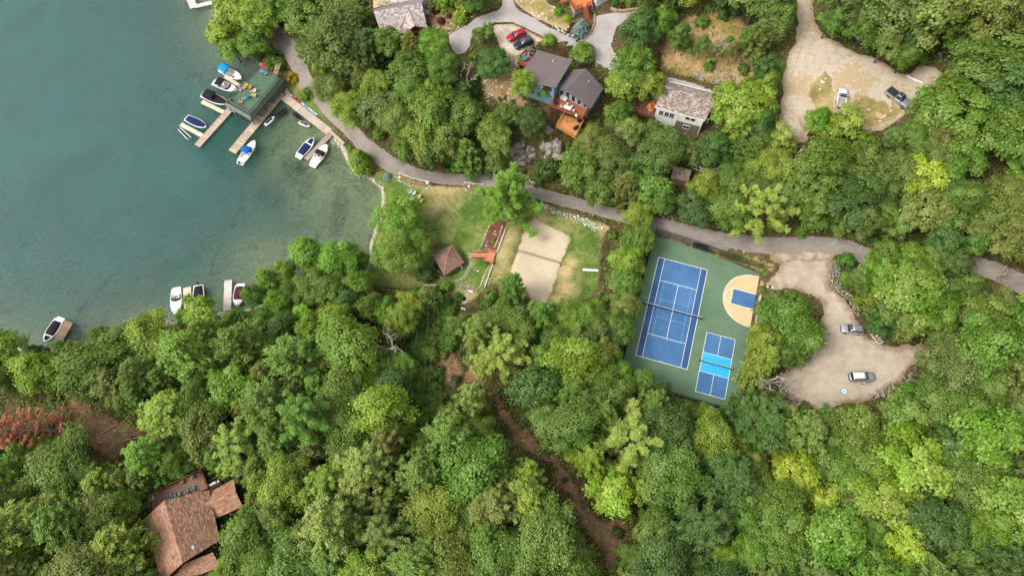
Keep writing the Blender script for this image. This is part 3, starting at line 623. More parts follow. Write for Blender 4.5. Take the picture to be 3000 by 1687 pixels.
# chain-link fence: bays of wire lattice between posts
_bay = {}
def bay_mesh(L, h):
    k = (round(L, 1), h)
    if k not in _bay:
        mb = MB(); s = .16; r = .006
        for i in range(int((L + h) / s) + 1):
            c = i * s
            x0, z0 = (c, 0) if c <= L else (L, c - L); x1, z1 = (0, c) if c <= h else (c - h, h)
            mb.box(((x0 + x1) / 2, 0, (z0 + z1) / 2), (math.dist((x0, z0), (x1, z1)), r * 2, r * 2), ry=-math.atan2(z1 - z0, x1 - x0))
            mb.box((L - (x0 + x1) / 2, .013, (z0 + z1) / 2), (math.dist((x0, z0), (x1, z1)), r * 2, r * 2), ry=math.atan2(z1 - z0, x1 - x0))
        me = mesh('chain_link', mb.v, mb.f); me.materials.append(m_mesh); _bay[k] = me
    return _bay[k]
def fence(label, pts, h=3.0, bayl=3.0, screen=(), base=None):
    """pts: world (x, y) corners; posts every bay"""
    z0 = base if base is not None else H(*pts[0]); r = empty('chain_link_fence', (pts[0][0], pts[0][1], z0), 0, label, 'fence')
    for a, b in zip(pts[:-1], pts[1:]):
        Ls = math.dist(a, b); n = max(1, round(Ls / bayl)); ang = math.atan2(b[1] - a[1], b[0] - a[0]); bl_ = Ls / n
        for i in range(n + 1):
            x, y = a[0] + (b[0] - a[0]) * i / n, a[1] + (b[1] - a[1]) * i / n
            mb = MB(); mb.tube([(x, y, z0 - .4), (x, y, z0 + h + .05)], .04, 6); bw(mb, 'post', m_black, r)
            if i < n:
                o = link('chain_link', bay_mesh(bl_, h), None, r); o.location = (x - pts[0][0], y - pts[0][1], .02); o.rotation_euler = (0, 0, ang); o['kind'] = 'stuff'
        mb = MB(); mb.tube([(a[0], a[1], z0 + h), (b[0], b[1], z0 + h)], .028, 6); bw(mb, 'top_rail', m_black, r)
        mb = MB(); mb.tube([(a[0], a[1], z0 + .06), (b[0], b[1], z0 + .06)], .02, 6); bw(mb, 'bottom_rail', m_black, r)
    return r
cq = lambda x, y: at_z(R8(x, y), COURT_Z)[:2]
f1 = fence('black chain-link fence between the tennis court and the road', [cq(284,160), cq(575,255), cq(1090,437)], 3.0, base=COURT_Z)
mb = MB()
ga, gb = np.array(cq(575,250)), np.array(cq(655,287)); gt = (gb - ga) / np.linalg.norm(gb - ga)
for i in range(9): 
    p = ga + (gb - ga) * (i + .5) / 9; mb.box((p[0], p[1], COURT_Z + 1.05), (.09, .03, 2.1), math.atan2(gt[1], gt[0]))
for z in (.1, 1.05, 2.05): mb.tube([(ga[0], ga[1], COURT_Z + z), (gb[0], gb[1], COURT_Z + z)], .03, 5)
bw(mb, 'gate', m_black, f1)
fence('black chain-link fence at the wooded hedge side of the tennis court', [cq(283,175), cq(150,640), cq(32,1160)], 3.0, base=COURT_Z)
fence('black chain-link fence at the bottom end of the green court', [cq(40,1180), cq(480,1309), cq(830,1410)], 1.2, base=COURT_Z)
mat_ = MB(); mq = [ground(R8(*p), .13) for p in ((560,212), (672,240), (645,285), (552,255))]; mat_.slab(mq, .03)
tag(mat_.build('rubber_mat', flat('black_rubber', (52,48,46), .9, .2, 6)), 'dark rubber mat at the fence gate between road and tennis court', 'mat')

# ------------------------------------------------------------------ volleyball court
va, vb = np.array(at_z(R7(475,850), SAND_Z)[:2]), np.array(at_z(R7(845,960), SAND_Z)[:2])
vc = (va + vb) / 2; vd = vb - va; vL = float(np.linalg.norm(vd))
r = empty('volleyball_net', (vc[0], vc[1], SAND_Z), math.atan2(vd[1], vd[0]), 'volleyball net on dark posts across the sand court', 'net')
for s in (-1, 1): mb = MB(); mb.tube([(s * vL / 2, 0, 0), (s * vL / 2, 0, 2.5)], .07, 8); mb.build('post', flat('dark_timber', (72,58,46), .8, .2), r)
mb = MB()
for z in (1.45, 2.4): mb.box((0, 0, z), (vL - .5, .03, .09))
for s in (-1, 1): mb.box((s * (vL / 2 - .28), 0, 1.92), (.09, .03, .95))
mb.build('net_band', m_black, r)
mb = MB()
for i in range(int(vL / .2)): mb.box((-vL / 2 + .4 + i * .2, 0, 1.92), (.012, .012, .9))
for k in range(5): mb.box((0, .014, 1.55 + k * .18), (vL - .6, .01, .012))
mb.build('netting', m_mesh, r)['kind'] = 'stuff'
for s in (-1, 1):
    mb = MB(); mb.tube([(s * vL / 2, 0, 2.45), (s * (vL / 2 - .25), 0, 2.4)], .012, 4); mb.tube([(s * vL / 2, 0, 1.4), (s * (vL / 2 - .25), 0, 1.45)], .012, 4); mb.build('rope', m_white, r)['kind'] = 'stuff'

# ------------------------------------------------------------------ docks
m_dpale = wood('dock_weathered', (198,182,166), .85, .22, rnd=.35); m_dgrey = wood('dock_grey', (172,156,142), .85, .26, rnd=.35)
m_dcream = wood('dock_cream', (222,206,180), .8, .14, rnd=.2); m_dyel = wood('dock_new_pine', (214,188,138), .8, .16, rnd=.25)
m_dpatch = wood('dock_lichen', (186,168,150), .85, .55, rnd=.4); m_dwhite = wood('dock_bleached', (214,202,194), .8, .12, rnd=.2)
m_dbrown = wood('dock_brown', (154,128,108), .85, .25, rnd=.4); m_post = wood('post_timber', (150,136,118), .85, .2)
def dock(label, p0, p1, width, z, pw, m, posts=(), gap=.02, name='dock', alt=None, edge=None, zrel=None, cap=None):
    """a pier from p0 to p1 (world xy) with every plank a board of its own"""
    L = math.dist(p0, p1); ang = math.atan2(p1[1] - p0[1], p1[0] - p0[0]); r = empty(name, (p0[0], p0[1], z), ang, label, 'dock')
    mb = MB()
    for s in (-1, 1): mb.box((L / 2, s * (width / 2 - .12), -.17), (L, .08, .22))
    mb.box((L / 2, 0, -.17), (L, .08, .2)); mb.build('beam', m_post, r)
    n = int(L / pw); me = None; meA = None
    for i in range(n):
        mm = m if alt is None else alt(i, n)
        key = mm.name; pm = _plank.get((key, round(width, 2), round(pw, 3)))
        if pm is None:
            b = MB(); b.box((0, 0, 0), (pw - gap, width, .05)); pm = mesh('plank', b.v, b.f); pm.materials.append(mm); _plank[(key, round(width, 2), round(pw, 3))] = pm
        o = bpy.data.objects.new('plank', pm); COL.objects.link(o); o.parent = r
        o.location = ((i + .5) * L / n, random.uniform(-.025, .025), -.03 + random.uniform(-.012, .012)); o.rotation_euler = (random.uniform(-.004, .004), 0, random.uniform(-.012, .012))
    if edge is not None:
        for s in (-1, 1): mb = MB(); mb.box((L / 2, s * (width / 2 + .05), -.02), (L, .1, .16)); mb.build('edge_board', edge, r)
    for u, v, hh in posts:
        mb = MB(); mb.tube([(u * L, v * (width / 2 + .12), -z - max(.6, z + 1.0)), (u * L, v * (width / 2 + .12), hh)], .07, 7); mb.build('post', m_post, r)
    return r
_plank = {}
w0 = lambda c, x, y, z=.6: np.array(at_z(c(x, y), z)[:2])
ALLP = [(.05, -1, .5), (.05, 1, .5), (.5, -1, .5), (.5, 1, .5), (.95, -1, .5), (.95, 1, .5)]
def yl(i, n): return m_dyel if (i % 17 in (15, 16) or i > n - 5 or .42 < i / n < .45) else (m_dgrey if i % 3 else m_dbrown if i < n * .5 else m_dpale)
dock('long pier with yellow new boards beside the green-roofed boathouse', w0(R1,1345,505), w0(R1,745,1225), 2.0, .6, .26, m_dgrey, [(.45, 1, .6), (.55, -1, .7), (.62, 1, .7), (.72, -1, .6), (.8, 1, .7), (.92, -1, .8), (.97, 1, .7)], alt=yl, edge=m_dyel)
dock('grey plank walkway along the shore with kayaks beside it', w0(R1,1375,555), w0(R1,1925,985), 2.0, .7, .3, m_dpale, [(.2, -1, .2), (.5, -1, .3), (.75, -1, .3), (.95, -1, .2)], edge=m_dgrey)
dock('narrow dock between the navy-covered boat and the white cuddy boat', w0(R1,1945,1000), w0(R1,1640,1315), 1.35, .6, .24, m_dgrey, [(.05, 1, .4), (.4, -1, .4), (.7, 1, .4), (.98, 1, .5), (.98, -1, .5)])
dock('short grey boardwalk leading from the shore walkway onto the grass', w0(T5,955,190,.8), w0(T5,1195,390,1.6), .75, .95, .25, m_dpale)
dock('lichen-stained weathered pier left of the boathouse', w0(R1,735,690), w0(R1,320,1150), 1.55, .6, .3, m_dpatch, [(.1, 1, .3), (.35, -1, .3), (.6, 1, .3), (.97, 1, .3), (.97, -1, .3)], edge=m_dpale)
dock('cream finger dock between the black-covered boat and open water', w0(R1,690,765), w0(R1,375,610), 1.15, .55, .28, m_dcream, ALLP)
dock('cream finger dock below the small navy-covered boat', w0(R1,390,1030), w0(R1,120,885), 1.15, .55, .28, m_dcream, ALLP)
dock('tan finger dock between the two open white boats', w0(R1,850,425), w0(R1,650,310), .95, .55, .28, m_dcream, [(.95, 1, .4), (.95, -1, .4)])
dock('white angled dock at the top edge beside the wooded point', w0(R2,470,100), w0(R2,405,-60), 2.0, .8, .35, m_dwhite, [(.02, 1, .1), (.02, -1, .1), (.5, 1, .1)])
dock('short white dock arm reaching under the trees on the wooded point', w0(R2,480,85), w0(R2,680,40), 1.35, .83, .35, m_dwhite, [(.4, -1, .1), (.7, -1, .1)])
dock('brown plank dock beside the black-covered boat at the tree line', w0(S2,310,835), w0(S2,450,595), 1.75, .6, .28, m_dbrown, [(.3, -1, .3), (.6, -1, .3), (.95, -1, .3)], edge=m_dpale)
dock('tan dock between the white boat and the black-covered boat', w0(S2,1735,480), w0(S2,1720,225), 1.75, .6, .28, m_dcream, [(.98, 1, .5), (.98, -1, .5), (.5, 1, .4)])
dock('bleached white dock beside the maroon-covered boat', w0(S2,2155,480), w0(S2,2165,150), 1.75, .65, .3, m_dwhite, [(.3, 1, .5), (.7, 1, .5), (.98, 1, .6), (.98, -1, .6), (.6, -1, .4)])
# boat hoist frame standing in the water
hq = [w0(R1,85,945,.5), w0(R1,205,1070,.5), w0(R1,245,1045,.5), w0(R1,115,925,.5)]
r = empty('boat_hoist', (hq[0][0], hq[0][1], 0), 0, 'empty steel boat lift frame standing in the lake beside the cream finger dock', 'boat lift')
for a, b in ((0, 1), (3, 2)): mb = MB(); mb.tube([(*hq[a], .35), (*hq[b], .35)], .09, 6); bw(mb, 'bunk', m_white, r)
mb = MB(); mb.tube([(*hq[1], .2), (*hq[2], .2)], .05, 6); mb.tube([(*hq[0], .2), (*hq[3], .2)], .05, 6)
for q in hq: mb.tube([(*q, -1.6), (*q, .3)], .05, 6)
bw(mb, 'frame', m_steel, r)
r = empty('pipe_frame', (*w0(R2,345,30), 0), 0, 'thin grey pipe frame in the water beside the white angled dock', 'boat lift')
q = [w0(R2,330,-30,.3), w0(R2,352,62,.3), w0(R2,395,45,.3), w0(R2,375,-40,.3)]
mb = MB(); mb.tube([(*p, .3) for p in q], .05, 6); bw(mb, 'rail', m_steel, r)
mb = MB(); [mb.tube([(*p, -1.5), (*p, .3)], .04, 6) for p in q]; bw(mb, 'leg', m_steel, r)

# ------------------------------------------------------------------ boats
m_gel = flat('white_gelcoat', (238,238,236), .25, .05, 1.5, .5); m_cock = flat('cockpit_liner', (206,202,194), .5, .12, 3)
m_seat = flat('cream_vinyl', (214,200,184), .5, .12, 3); m_glass = flat('smoked_glass', (58,66,72), .1, .1, 2, .6); m_motor = flat('outboard_black', (34,35,38), .3, .12)
def hw(t, B):
    if t < .45: return B / 2 * (.86 + .14 * sm(np.float64(t / .45)))
    return B / 2 * max(0.0, 1 - ((t - .45) / .55) ** 2.3) ** .62
def rimz(t): return .62 + .22 * t * t
def boat_hull(L, B, c0, c1, fore_open=0.0):
    """hull skin, gunwale, foredeck with a cockpit opening from c0 to c1 (fractions of the length)"""
    st = list(np.linspace(0, .92, 24)) + [.95, .975, .99, 1.0]; V, Fc = [], []
    for t in st:
        w = hw(t, B) + .004; x = -L / 2 + L * t; zr = rimz(t); inn = .14 if c0 < t < c1 else None
        zk = -.28 + .5 * max(0, t - .8) / .2; wk = max(0, w * (.72 - .5 * max(0, t - .7)))
        wi = max(0, w - .17); open_ = c0 < t < c1
        row = [(x, wk * .2, zk), (x, wk, zk + .16), (x, w, zr - .12), (x, w * .985, zr), (x, wi, zr + .03), (x, wi * .5, .16 if open_ else zr + .10), (x, 0, .16 if open_ else zr + .13)]
        if open_: row[5] = (x, wi - .03 if wi > .03 else 0, .16)
        V += row + [(a, -b, c) for a, b, c in row[::-1]]
    n = 14
    for i in range(len(st) - 1):
        for k in range(n): Fc.append((i * n + k, i * n + (k + 1) % n, (i + 1) * n + (k + 1) % n, (i + 1) * n + k))
    Fc.append(tuple(range(n))); Fc.append(tuple((len(st) - 1) * n + k for k in range(n - 1, -1, -1)))
    return V, Fc
def boat_cover(L, B, t0, t1, peak, inset=.06, ridge=.5, mid_dip=0.0):
    st = np.linspace(t0, t1, 18); V, Fc = [], []; n = 9
    for t in st:
        w = max(.02, hw(t, B) - inset); x = -L / 2 + L * t; u = (t - t0) / (t1 - t0); h = peak * (math.sin(math.pi * min(1, max(0, u * .94 + .03))) ** .55) * (1 - .45 * u) + mid_dip * math.cos(u * 9)
        for k in range(n):
            s = -1 + 2 * k / (n - 1); V.append((x, s * w, rimz(t) + .05 + h * (1 - abs(s) ** 2.2) - (.16 if k in (0, n - 1) else 0)))
    for i in range(len(st) - 1):
        for k in range(n - 1): Fc.append((i * n + k, (i + 1) * n + k, (i + 1) * n + k + 1, i * n + k + 1))
    return V, Fc
def cloth(name, rgb): return flat(name, rgb, .85, .14, 4, .1)
m_navy = cloth('navy_canvas', (44,46,92)); m_blk = cloth('black_canvas', (44,42,46)); m_cyan = cloth('cyan_canvas', (24,150,206)); m_blue = cloth('blue_canvas', (26,96,176)); m_maroon = cloth('maroon_canvas', (84,42,52))
def boat(label, pstern, pbow, B=2.4, cover=None, bimini=None, motor=False, platform=True, cock=(.14, .66), shield=True, bow_cover=None, tower=False, crop_=R1, seats=True, cov=(.1, .64, .55)):
    a, b = np.array(at_z(crop_(*pstern), .6)[:2]), np.array(at_z(crop_(*pbow), .6)[:2]); L = float(np.linalg.norm(b - a)); c = (a + b) / 2
    r = empty('motor_boat', (c[0], c[1], 0), math.atan2(b[1] - a[1], b[0] - a[0]), label, 'boat')
    V, F = boat_hull(L, B, *cock); link('hull', mesh('hull', V, F, True), m_gel, r)
    e = bpy.data.objects[-1] if False else None
    if platform:
        mb = MB(); mb.box((-L / 2 - .28, 0, .3), (.6, B * .72, .1)); bevel(mb.build('swim_platform', m_gel, r), .04)
    if cover is None and seats:
        x0, x1 = -L / 2 + L * cock[0], -L / 2 + L * cock[1]
        mb = MB(); mb.box((x0 + .35, 0, .42), (.6, B * .62, .42)); bevel(mb.build('rear_seat', m_seat, r), .08)
        for s in (-1, 1):
            mb = MB(); mb.box((x0 + (x1 - x0) * .58, s * B * .22, .42), (.5, .5, .4)); mb.box((x0 + (x1 - x0) * .58 - .25, s * B * .22, .72), (.12, .48, .45)); bevel(mb.build('seat', m_seat, r), .06)
        mb = MB(); mb.box((x1 - .25, -B * .24, .55), (.4, .6, .55)); mb.tube([(x1 - .5, -B * .24 + .15 * math.cos(t), .85 + .15 * math.sin(t)) for t in np.linspace(0, 6.28, 9)], .02, 4); mb.build('helm', m_glass, r)
    if shield:
        x1 = -L / 2 + L * cock[1]; w = hw(cock[1], B) - .12; q = [(x1 - .75, -w - .02, 1.0), (x1 - .1, -w * .8, 1.12), (x1 + .15, 0, 1.16), (x1 - .1, w * .8, 1.12), (x1 - .75, w + .02, 1.0)]; lo = [(x1 - .6, -w - .06, .74), (x1 + .2, -w * .86, .8), (x1 + .55, 0, .86), (x1 + .2, w * .86, .8), (x1 - .6, w + .06, .74)]
        if cover is None:
            mb = MB()
            for i in range(4): mb.slab([lo[i], lo[i + 1], q[i + 1], q[i]], .02)
            ws = mb.build('windshield', m_glass, r); mb = MB(); mb.tube(q, .025, 5); mb.build('frame', m_steel, ws)
    if cover is not None:
        V, F = boat_cover(L, B, *cov); cv = link('cover', mesh('cover', V, F, True), cover, r)
        s = cv.modifiers.new('thick', 'SOLIDIFY'); s.thickness = .03
    if bow_cover is not None:
        V, F = boat_cover(L, B * .8, cov[1] + .05, .93, .12, .1); o = link('bow_cover', mesh('bow_cover', V, F, True), bow_cover, r); o.location.z = .1
        s = o.modifiers.new('thick', 'SOLIDIFY'); s.thickness = .03
    if bimini is not None:
        m, x0, x1, hz = bimini; X0, X1 = -L / 2 + L * x0, -L / 2 + L * x1; w = B * .46; V, F = [], []
        for i in range(7):
            for k in range(7):
                u, s = i / 6, -1 + k / 3; V.append((X0 + (X1 - X0) * u, s * w, hz + .16 * (1 - (2 * u - 1) ** 2) + .1 * (1 - s * s) - (.1 if k in (0, 6) else 0)))
        F = [(i * 7 + k, (i + 1) * 7 + k, (i + 1) * 7 + k + 1, i * 7 + k + 1) for i in range(6) for k in range(6)]
        bt = link('bimini_top', mesh('bimini_top', V, F, True), m, r); s = bt.modifiers.new('thick', 'SOLIDIFY'); s.thickness = .04
        for s in (-1, 1):
            for xx in (X0, X1): mb = MB(); mb.tube([((X0 + X1) / 2, s * w, .75), (xx, s * w * .97, hz - .06)], .018, 5); mb.build('pole', m_steel, bt)
    if tower:
        mb = MB()
        for s in (-1, 1): mb.tube([(-L * .42, s * B * .42, .7), (-L * .46, s * B * .4, 1.9), (-L * .43, s * B * .2, 2.1)], .035, 6)
        mb.tube([(-L * .43, -B * .2, 2.1), (-L * .43, B * .2, 2.1)], .035, 6); mb.build('tower', m_steel, r)
    if motor:
        mb = MB(); mb.box((-L / 2 - .45, 0, .95), (.55, .42, .5), taper=.8); mb.box((-L / 2 - .42, 0, .35), (.2, .16, .9)); bevel(mb.build('outboard_motor', m_motor, r), .06)
    mb = MB()
    for s in (-1, 1): mb.tube([(-L / 2 + L * t, s * max(0, hw(t, B) - .05), rimz(t) + .2) for t in np.linspace(.68, .97, 7)], .018, 5)
    mb.build('bow_rail', m_steel, r)
    return r
boat('white open boat under a bright cyan bimini, topmost of the moored row', (612,215), (862,338), 2.6, bimini=(m_cyan, .02, .42, 1.9), cock=(.1, .72), shield=False)
boat('open white boat with a small black bimini beside the tan finger dock', (530,375), (808,480), 2.6, bimini=(m_blk, .16, .44, 1.75), cock=(.14, .64))
boat('large boat under a black cover with a steel stern tower', (395,520), (690,640), 2.7, cover=m_blk, cov=(.06, .96, .75), tower=True, motor=False, shield=False, bimini=(m_blk, .1, .5, 1.75))
boat('small boat under a deep navy cover off the lichen-stained pier', (188,805), (432,925), 2.3, cover=m_navy, cov=(.05, .95, .6), platform=False, shield=False)
boat('white boat with a royal blue bimini at the end of the yellow-boarded pier', (845,1345), (1025,1090), 2.55, bimini=(m_blue, .34, .62, 1.7), motor=True, cock=(.12, .58), shield=False)
boat('white bowrider with navy covers moored left of the narrow dock', (1555,1270), (1738,1055), 2.55, cover=m_navy, cov=(.09, .62, .5), bow_cover=m_navy, shield=False)
boat('white cuddy boat with a black folded top right of the narrow dock', (1725,1375), (1900,1135), 2.65, bimini=(m_blk, .42, .62, 1.3), cock=(.3, .58), seats=True)
boat('black-covered boat beside the brown plank dock at the tree line', (345,570), (190,815), 2.65, cover=m_blk, cov=(.1, .7, .6), bow_cover=m_blk, crop_=S2, shield=False)
boat('long all-white cabin boat left of the tan dock', (1605,245), (1605,520), 2.65, crop_=S2, cock=(.18, .42), shield=True)
boat('boat with a square black cover right of the tan dock', (1845,205), (1845,460), 2.6, cover=m_blk, cov=(.04, .7, .5), motor=True, platform=False, crop_=S2, shield=False)
boat('white boat under a maroon cover beside the bleached dock', (2295,205), (2265,430), 2.6, cover=m_maroon, cov=(.06, .7, .55), crop_=S2, shield=False)
def jetski(label, ps, pb, m1, m2, B=1.2):
    a, b = np.array(at_z(R1(*ps), .5)[:2]), np.array(at_z(R1(*pb), .5)[:2]); L = float(np.linalg.norm(b - a)); c = (a + b) / 2
    r = empty('jet_ski', (c[0], c[1], 0), math.atan2(b[1] - a[1], b[0] - a[0]), label, 'jet ski')
    V, F = boat_hull(L, B, 2, 3); o = link('hull', mesh('hull', V, F, True), m1, r); o.scale = (1, 1, .7)
    mb = MB(); mb.box((-L * .14, 0, .72), (L * .46, .42, .35), taper=.75); bevel(mb.build('seat', m2, r), .1, 3)
    mb = MB(); mb.box((L * .16, 0, .78), (L * .22, .6, .4), taper=.6); bevel(mb.build('cowl', m2, r), .1, 3)
    mb = MB(); mb.tube([(L * .08, -.4, 1.02), (L * .1, 0, 1.05), (L * .08, .4, 1.02)], .03, 6); mb.build('handlebar', m_motor, r)
    return r
m_jsb = flat('jetski_black', (40,41,44), .4, .15); m_jsg = flat('jetski_grey', (196,198,198), .3, .1)
jetski('black covered jet ski nearest the boathouse corner', (1275,790), (1412,690), m_jsb, m_blk, 1.3)
jetski('black jet ski moored along the grey shore walkway', (1475,740), (1570,840), m_jsb, m_blk, 1.2)
jetski('grey and white jet ski tied to the shore walkway', (1555,855), (1692,915), m_jsg, m_jsb, 1.15)
jetski('white jet ski with black seat beside the yellow-boarded pier', (1140,895), (1258,795), m_gel, m_jsb, 1.15)
def kayak(name, label, pa, pb, rgb, B=.72, crop_=R1, cat='kayak', second=None, lift=.0):
    ga, gb_ = ground(crop_(*pa), .25, True), ground(crop_(*pb), .25, True); L = math.dist(ga, gb_); z = max((ga[2] + gb_[2]) / 2, .25) + lift
    r = empty(name, ((ga[0] + gb_[0]) / 2, (ga[1] + gb_[1]) / 2, z), math.atan2(gb_[1] - ga[1], gb_[0] - ga[0]), label, cat)
    r.rotation_euler[1] = -math.atan2(gb_[2] - ga[2], L)
    V, F = [], []; n = 8; st = np.linspace(0, 1, 15)
    for t in st:
        w = B / 2 * max(.02, math.sin(math.pi * t) ** .6)
        for k in range(n): an = 2 * math.pi * k / n; V.append((-L / 2 + L * t, w * math.cos(an), .13 * math.sin(an) * (1 if cat == 'kayak' else .45) + .1 * (2 * t - 1) ** 2))
    F = [(i * n + k, i * n + (k + 1) % n, (i + 1) * n + (k + 1) % n, (i + 1) * n + k) for i in range(14) for k in range(n)]
    link('hull', mesh('hull', V, F, True), flat('plastic_%d_%d_%d' % rgb, rgb, .45, .08, 3), r)
    if cat == 'kayak': mb = MB(); mb.tube([(.42 * math.cos(t), .22 * math.sin(t), .12) for t in np.linspace(0, 6.283, 13)], .035, 5); mb.box((0, 0, .1), (.7, .3, .05)); mb.build('cockpit', m_black, r)
    else: mb = MB(); mb.box((0, 0, .065), (L * .45, B * .7, .02)); mb.build('deck_pad', flat('pad_%d' % sum(second or (90,)), second or (90,160,190), .8), r)
    return r
kayak('kayak', 'red kayak nearest the water on the bank above the boathouse', (1095,165), (1185,222), (214,44,50))
kayak('kayak', 'second red kayak nearer the bushes above the boathouse', (1105,135), (1205,212), (226,60,60))
kayak('paddle_board', 'white paddle board at the boathouse end of the shore walkway', (1378,490), (1480,552), (226,226,224), .8, cat='paddle board', second=(200,200,200))
kayak('kayak', 'red kayak on the grass beside the grey shore walkway', (1478,556), (1570,620), (206,50,46))
kayak('paddle_board', 'white and teal paddle board next to the red kayak on the verge', (1590,630), (1700,715), (224,228,230), .8, cat='paddle board', second=(60,160,190))
kayak('paddle_board', 'white paddle board with a teal end nearest the walkway bend', (1690,705), (1780,780), (228,230,230), .75, cat='paddle board', second=(120,190,196))
kayak('kayak', 'small lime green kayak under the boathouse corner', (1358,425), (1375,470), (150,196,40), .5)

# ------------------------------------------------------------------ boathouse with sun deck on its roof
DZ = 4.0
bq = [np.array(at_z(R1(*p), DZ)[:2]) for p in ((1060,195), (1320,345), (968,770), (690,610))]
bh = empty('boathouse', (*((bq[0] + bq[2]) / 2), 0), 0, 'grey boathouse with a flat green sun deck and railing on its roof', 'boathouse')
m_fascia = wood('boathouse_grey', (112,122,112), .8, .15, rnd=.1); m_deckg = flat('green_deck_membrane', (84,110,88), .85, .1, .8); m_railb = wood('rail_brown', (92,78,68), .8, .2)
bc = sum(bq) / 4
def scaled(k, d=0): return [tuple(bc + (q - bc) * k) for q in bq]
mb = MB(); mb.prism(scaled(1.0), DZ - .22, DZ); bw(mb, 'deck', m_deckg, bh)
lo = [tuple(bc + (q - bc) * (1.0 + .45 / np.linalg.norm(q - bc))) for q in bq]; lo2 = [tuple(bc + (q - bc) * (1.0 + 1.1 / np.linalg.norm(q - bc))) for q in bq]
mb = MB()
for i in range(4):
    j = (i + 1) % 4; mb.slab([(*lo[i], DZ - .05), (*lo[j], DZ - .05), (*lo2[j], DZ - .85), (*lo2[i], DZ - .85)], .06)
bw(mb, 'skirt_roof', m_fascia, bh)
mb = MB(); mb.prism(lo2, DZ - 1.25, DZ - .9); bw(mb, 'eave_beam', m_fascia, bh)
for i in range(4):
    for k in range(5):
        p = np.array(lo[i]) * (1 - k / 5) + np.array(lo[(i + 1) % 4]) * k / 5
        mb = MB(); mb.box((p[0], p[1], DZ / 2 - .7), (.2, .2, DZ - 1.2 + 2.0)); bw(mb, 'post', m_railb, bh)
e_in = [tuple(bc + (q - bc) * .62) for q in bq]; mb = MB()
i, j = 0, 1
mb.prism([lo[0], lo[1], tuple(np.array(lo[1]) * .55 + np.array(lo[2]) * .45), tuple(np.array(lo[0]) * .55 + np.array(lo[3]) * .45)], .5, DZ - 1.2); bw(mb, 'wall', m_fascia, bh)
mb = MB(); mb.prism([lo[3], lo[0], tuple(np.array(lo[0]) * .82 + np.array(lo[1]) * .18), tuple(np.array(lo[3]) * .82 + np.array(lo[2]) * .18)], .3, .6); bw(mb, 'slip_floor', m_dgrey, bh)
for i in range(4):
    a, b = bq[i], bq[(i + 1) % 4]; Lr = float(np.linalg.norm(b - a)); n = max(3, round(Lr / 1.4)); ang = math.atan2(*(b - a)[::-1])
    mb = MB(); mb.box((*((a + b) / 2), DZ + 1.02), (Lr + .1, .16, .06), ang); rl = bw(mb, 'railing', m_railb, bh)
    mb = MB()
    for k in range(n + 1): p = a + (b - a) * k / n; mb.box((p[0], p[1], DZ + .5), (.09, .09, 1.0), ang)
    for z in (.25, .5, .75): mb.box((*((a + b) / 2), DZ + z), (Lr, .03, .09), ang)
    o = MB(); o.v, o.f, o.m = mb.v, mb.f, mb.m; L_ = bh.location; o.v = [(x - L_.x, y - L_.y, z - L_.z) for x, y, z in o.v]; o.build('baluster', m_fascia, rl)
# timber steps from the bank up to the deck
sa, sb = ground(R1(1345,165), .1), (*tuple(bq[0] * .25 + bq[1] * .75), DZ)
r = empty('boathouse_stairs', (sa[0], sa[1], 0), 0, 'weathered timber walkway with handrail from the bank to the boathouse deck', 'stairs')
m_stair = wood('stair_timber', (158,138,112), .85, .22)
va_, vb_ = Vector((sa[0], sa[1], max(sa[2], 3.0))), Vector((sb[0], sb[1], DZ)); d = (vb_ - va_); dn = Vector((-d.y, d.x, 0)).normalized(); n = 14
for k in range(n): p = va_ + d * (k + .5) / n; mb = MB(); mb.box(tuple(p), (d.length / n - .03, 1.3, .05), math.atan2(d.y, d.x)); bw(mb, 'tread', m_stair, r)
for s in (-1, 1):
    mb = MB(); mb.tube([tuple(va_ + dn * s * .68 + Vector((0, 0, .95))), tuple(vb_ + dn * s * .68 + Vector((0, 0, .95)))], .05, 5); hr_ = bw(mb, 'handrail', m_stair, r)
    for k in range(4): p = va_ + d * k / 3 + dn * s * .68; mb = MB(); mb.box((p.x, p.y, p.z + .2), (.09, .09, 1.6)); bw(mb, 'post', m_stair, r)
# ------------------------------------------------------------------ garden chairs
def rgbm(rgb): return flat('chair_%d_%d_%d' % rgb, rgb, .55, .06, 5)
_chair = {}
def chair(label, p, face, rgb, group=None, z=None, s=1.0):
    """slat-backed lawn chair; face = direction it looks in, degrees"""
    x, y, zz = p if z is None else (p[0], p[1], z)
    root = empty('adirondack_chair', (x, y, zz), math.radians(face) - math.pi / 2, label, 'chair', group); m = rgbm(rgb)
    if rgb not in _chair:
        parts = []
        b = MB()
        for k in range(4): b.box((0, -.22 + k * .14, .36 - .025 * (3 - k)), (.56, .12, .03))
        parts.append(('seat', b))
        for k in range(5):
            b = MB(); xx = -.22 + k * .11; hh = .82 - .05 * abs(k - 2) ** 1.5
            b.slab([(xx - .045, -.26, .3), (xx + .045, -.26, .3), (xx + .055, -.26 - hh * .42, .3 + hh * .9), (xx - .055, -.26 - hh * .42, .3 + hh * .9)], .03); parts.append(('back_slat', b))
        for q in (-1, 1):
            b = MB(); b.box((q * .36, .02, .58), (.13, .78, .03)); parts.append(('arm', b))
            b = MB(); b.box((q * .33, .3, .28), (.05, .11, .56)); b.box((q * .3, -.1, .17), (.04, .86, .1)); parts.append(('leg', b))
        _chair[rgb] = [(nm, mesh(nm, b.v, b.f)) for nm, b in parts]
        for _, me in _chair[rgb]: me.materials.append(m)
    for nm, me in _chair[rgb]: o = bpy.data.objects.new(nm, me); COL.objects.link(o); o.parent = root
    root.scale = (s,) * 3
    return root
dk = lambda x, y: at_z(R1(x, y), DZ)
GC = 'chairs on the boathouse deck'
chair('purple lawn chair at the top corner of the green deck', dk(1112,262), -60, (184,140,196), GC, DZ)
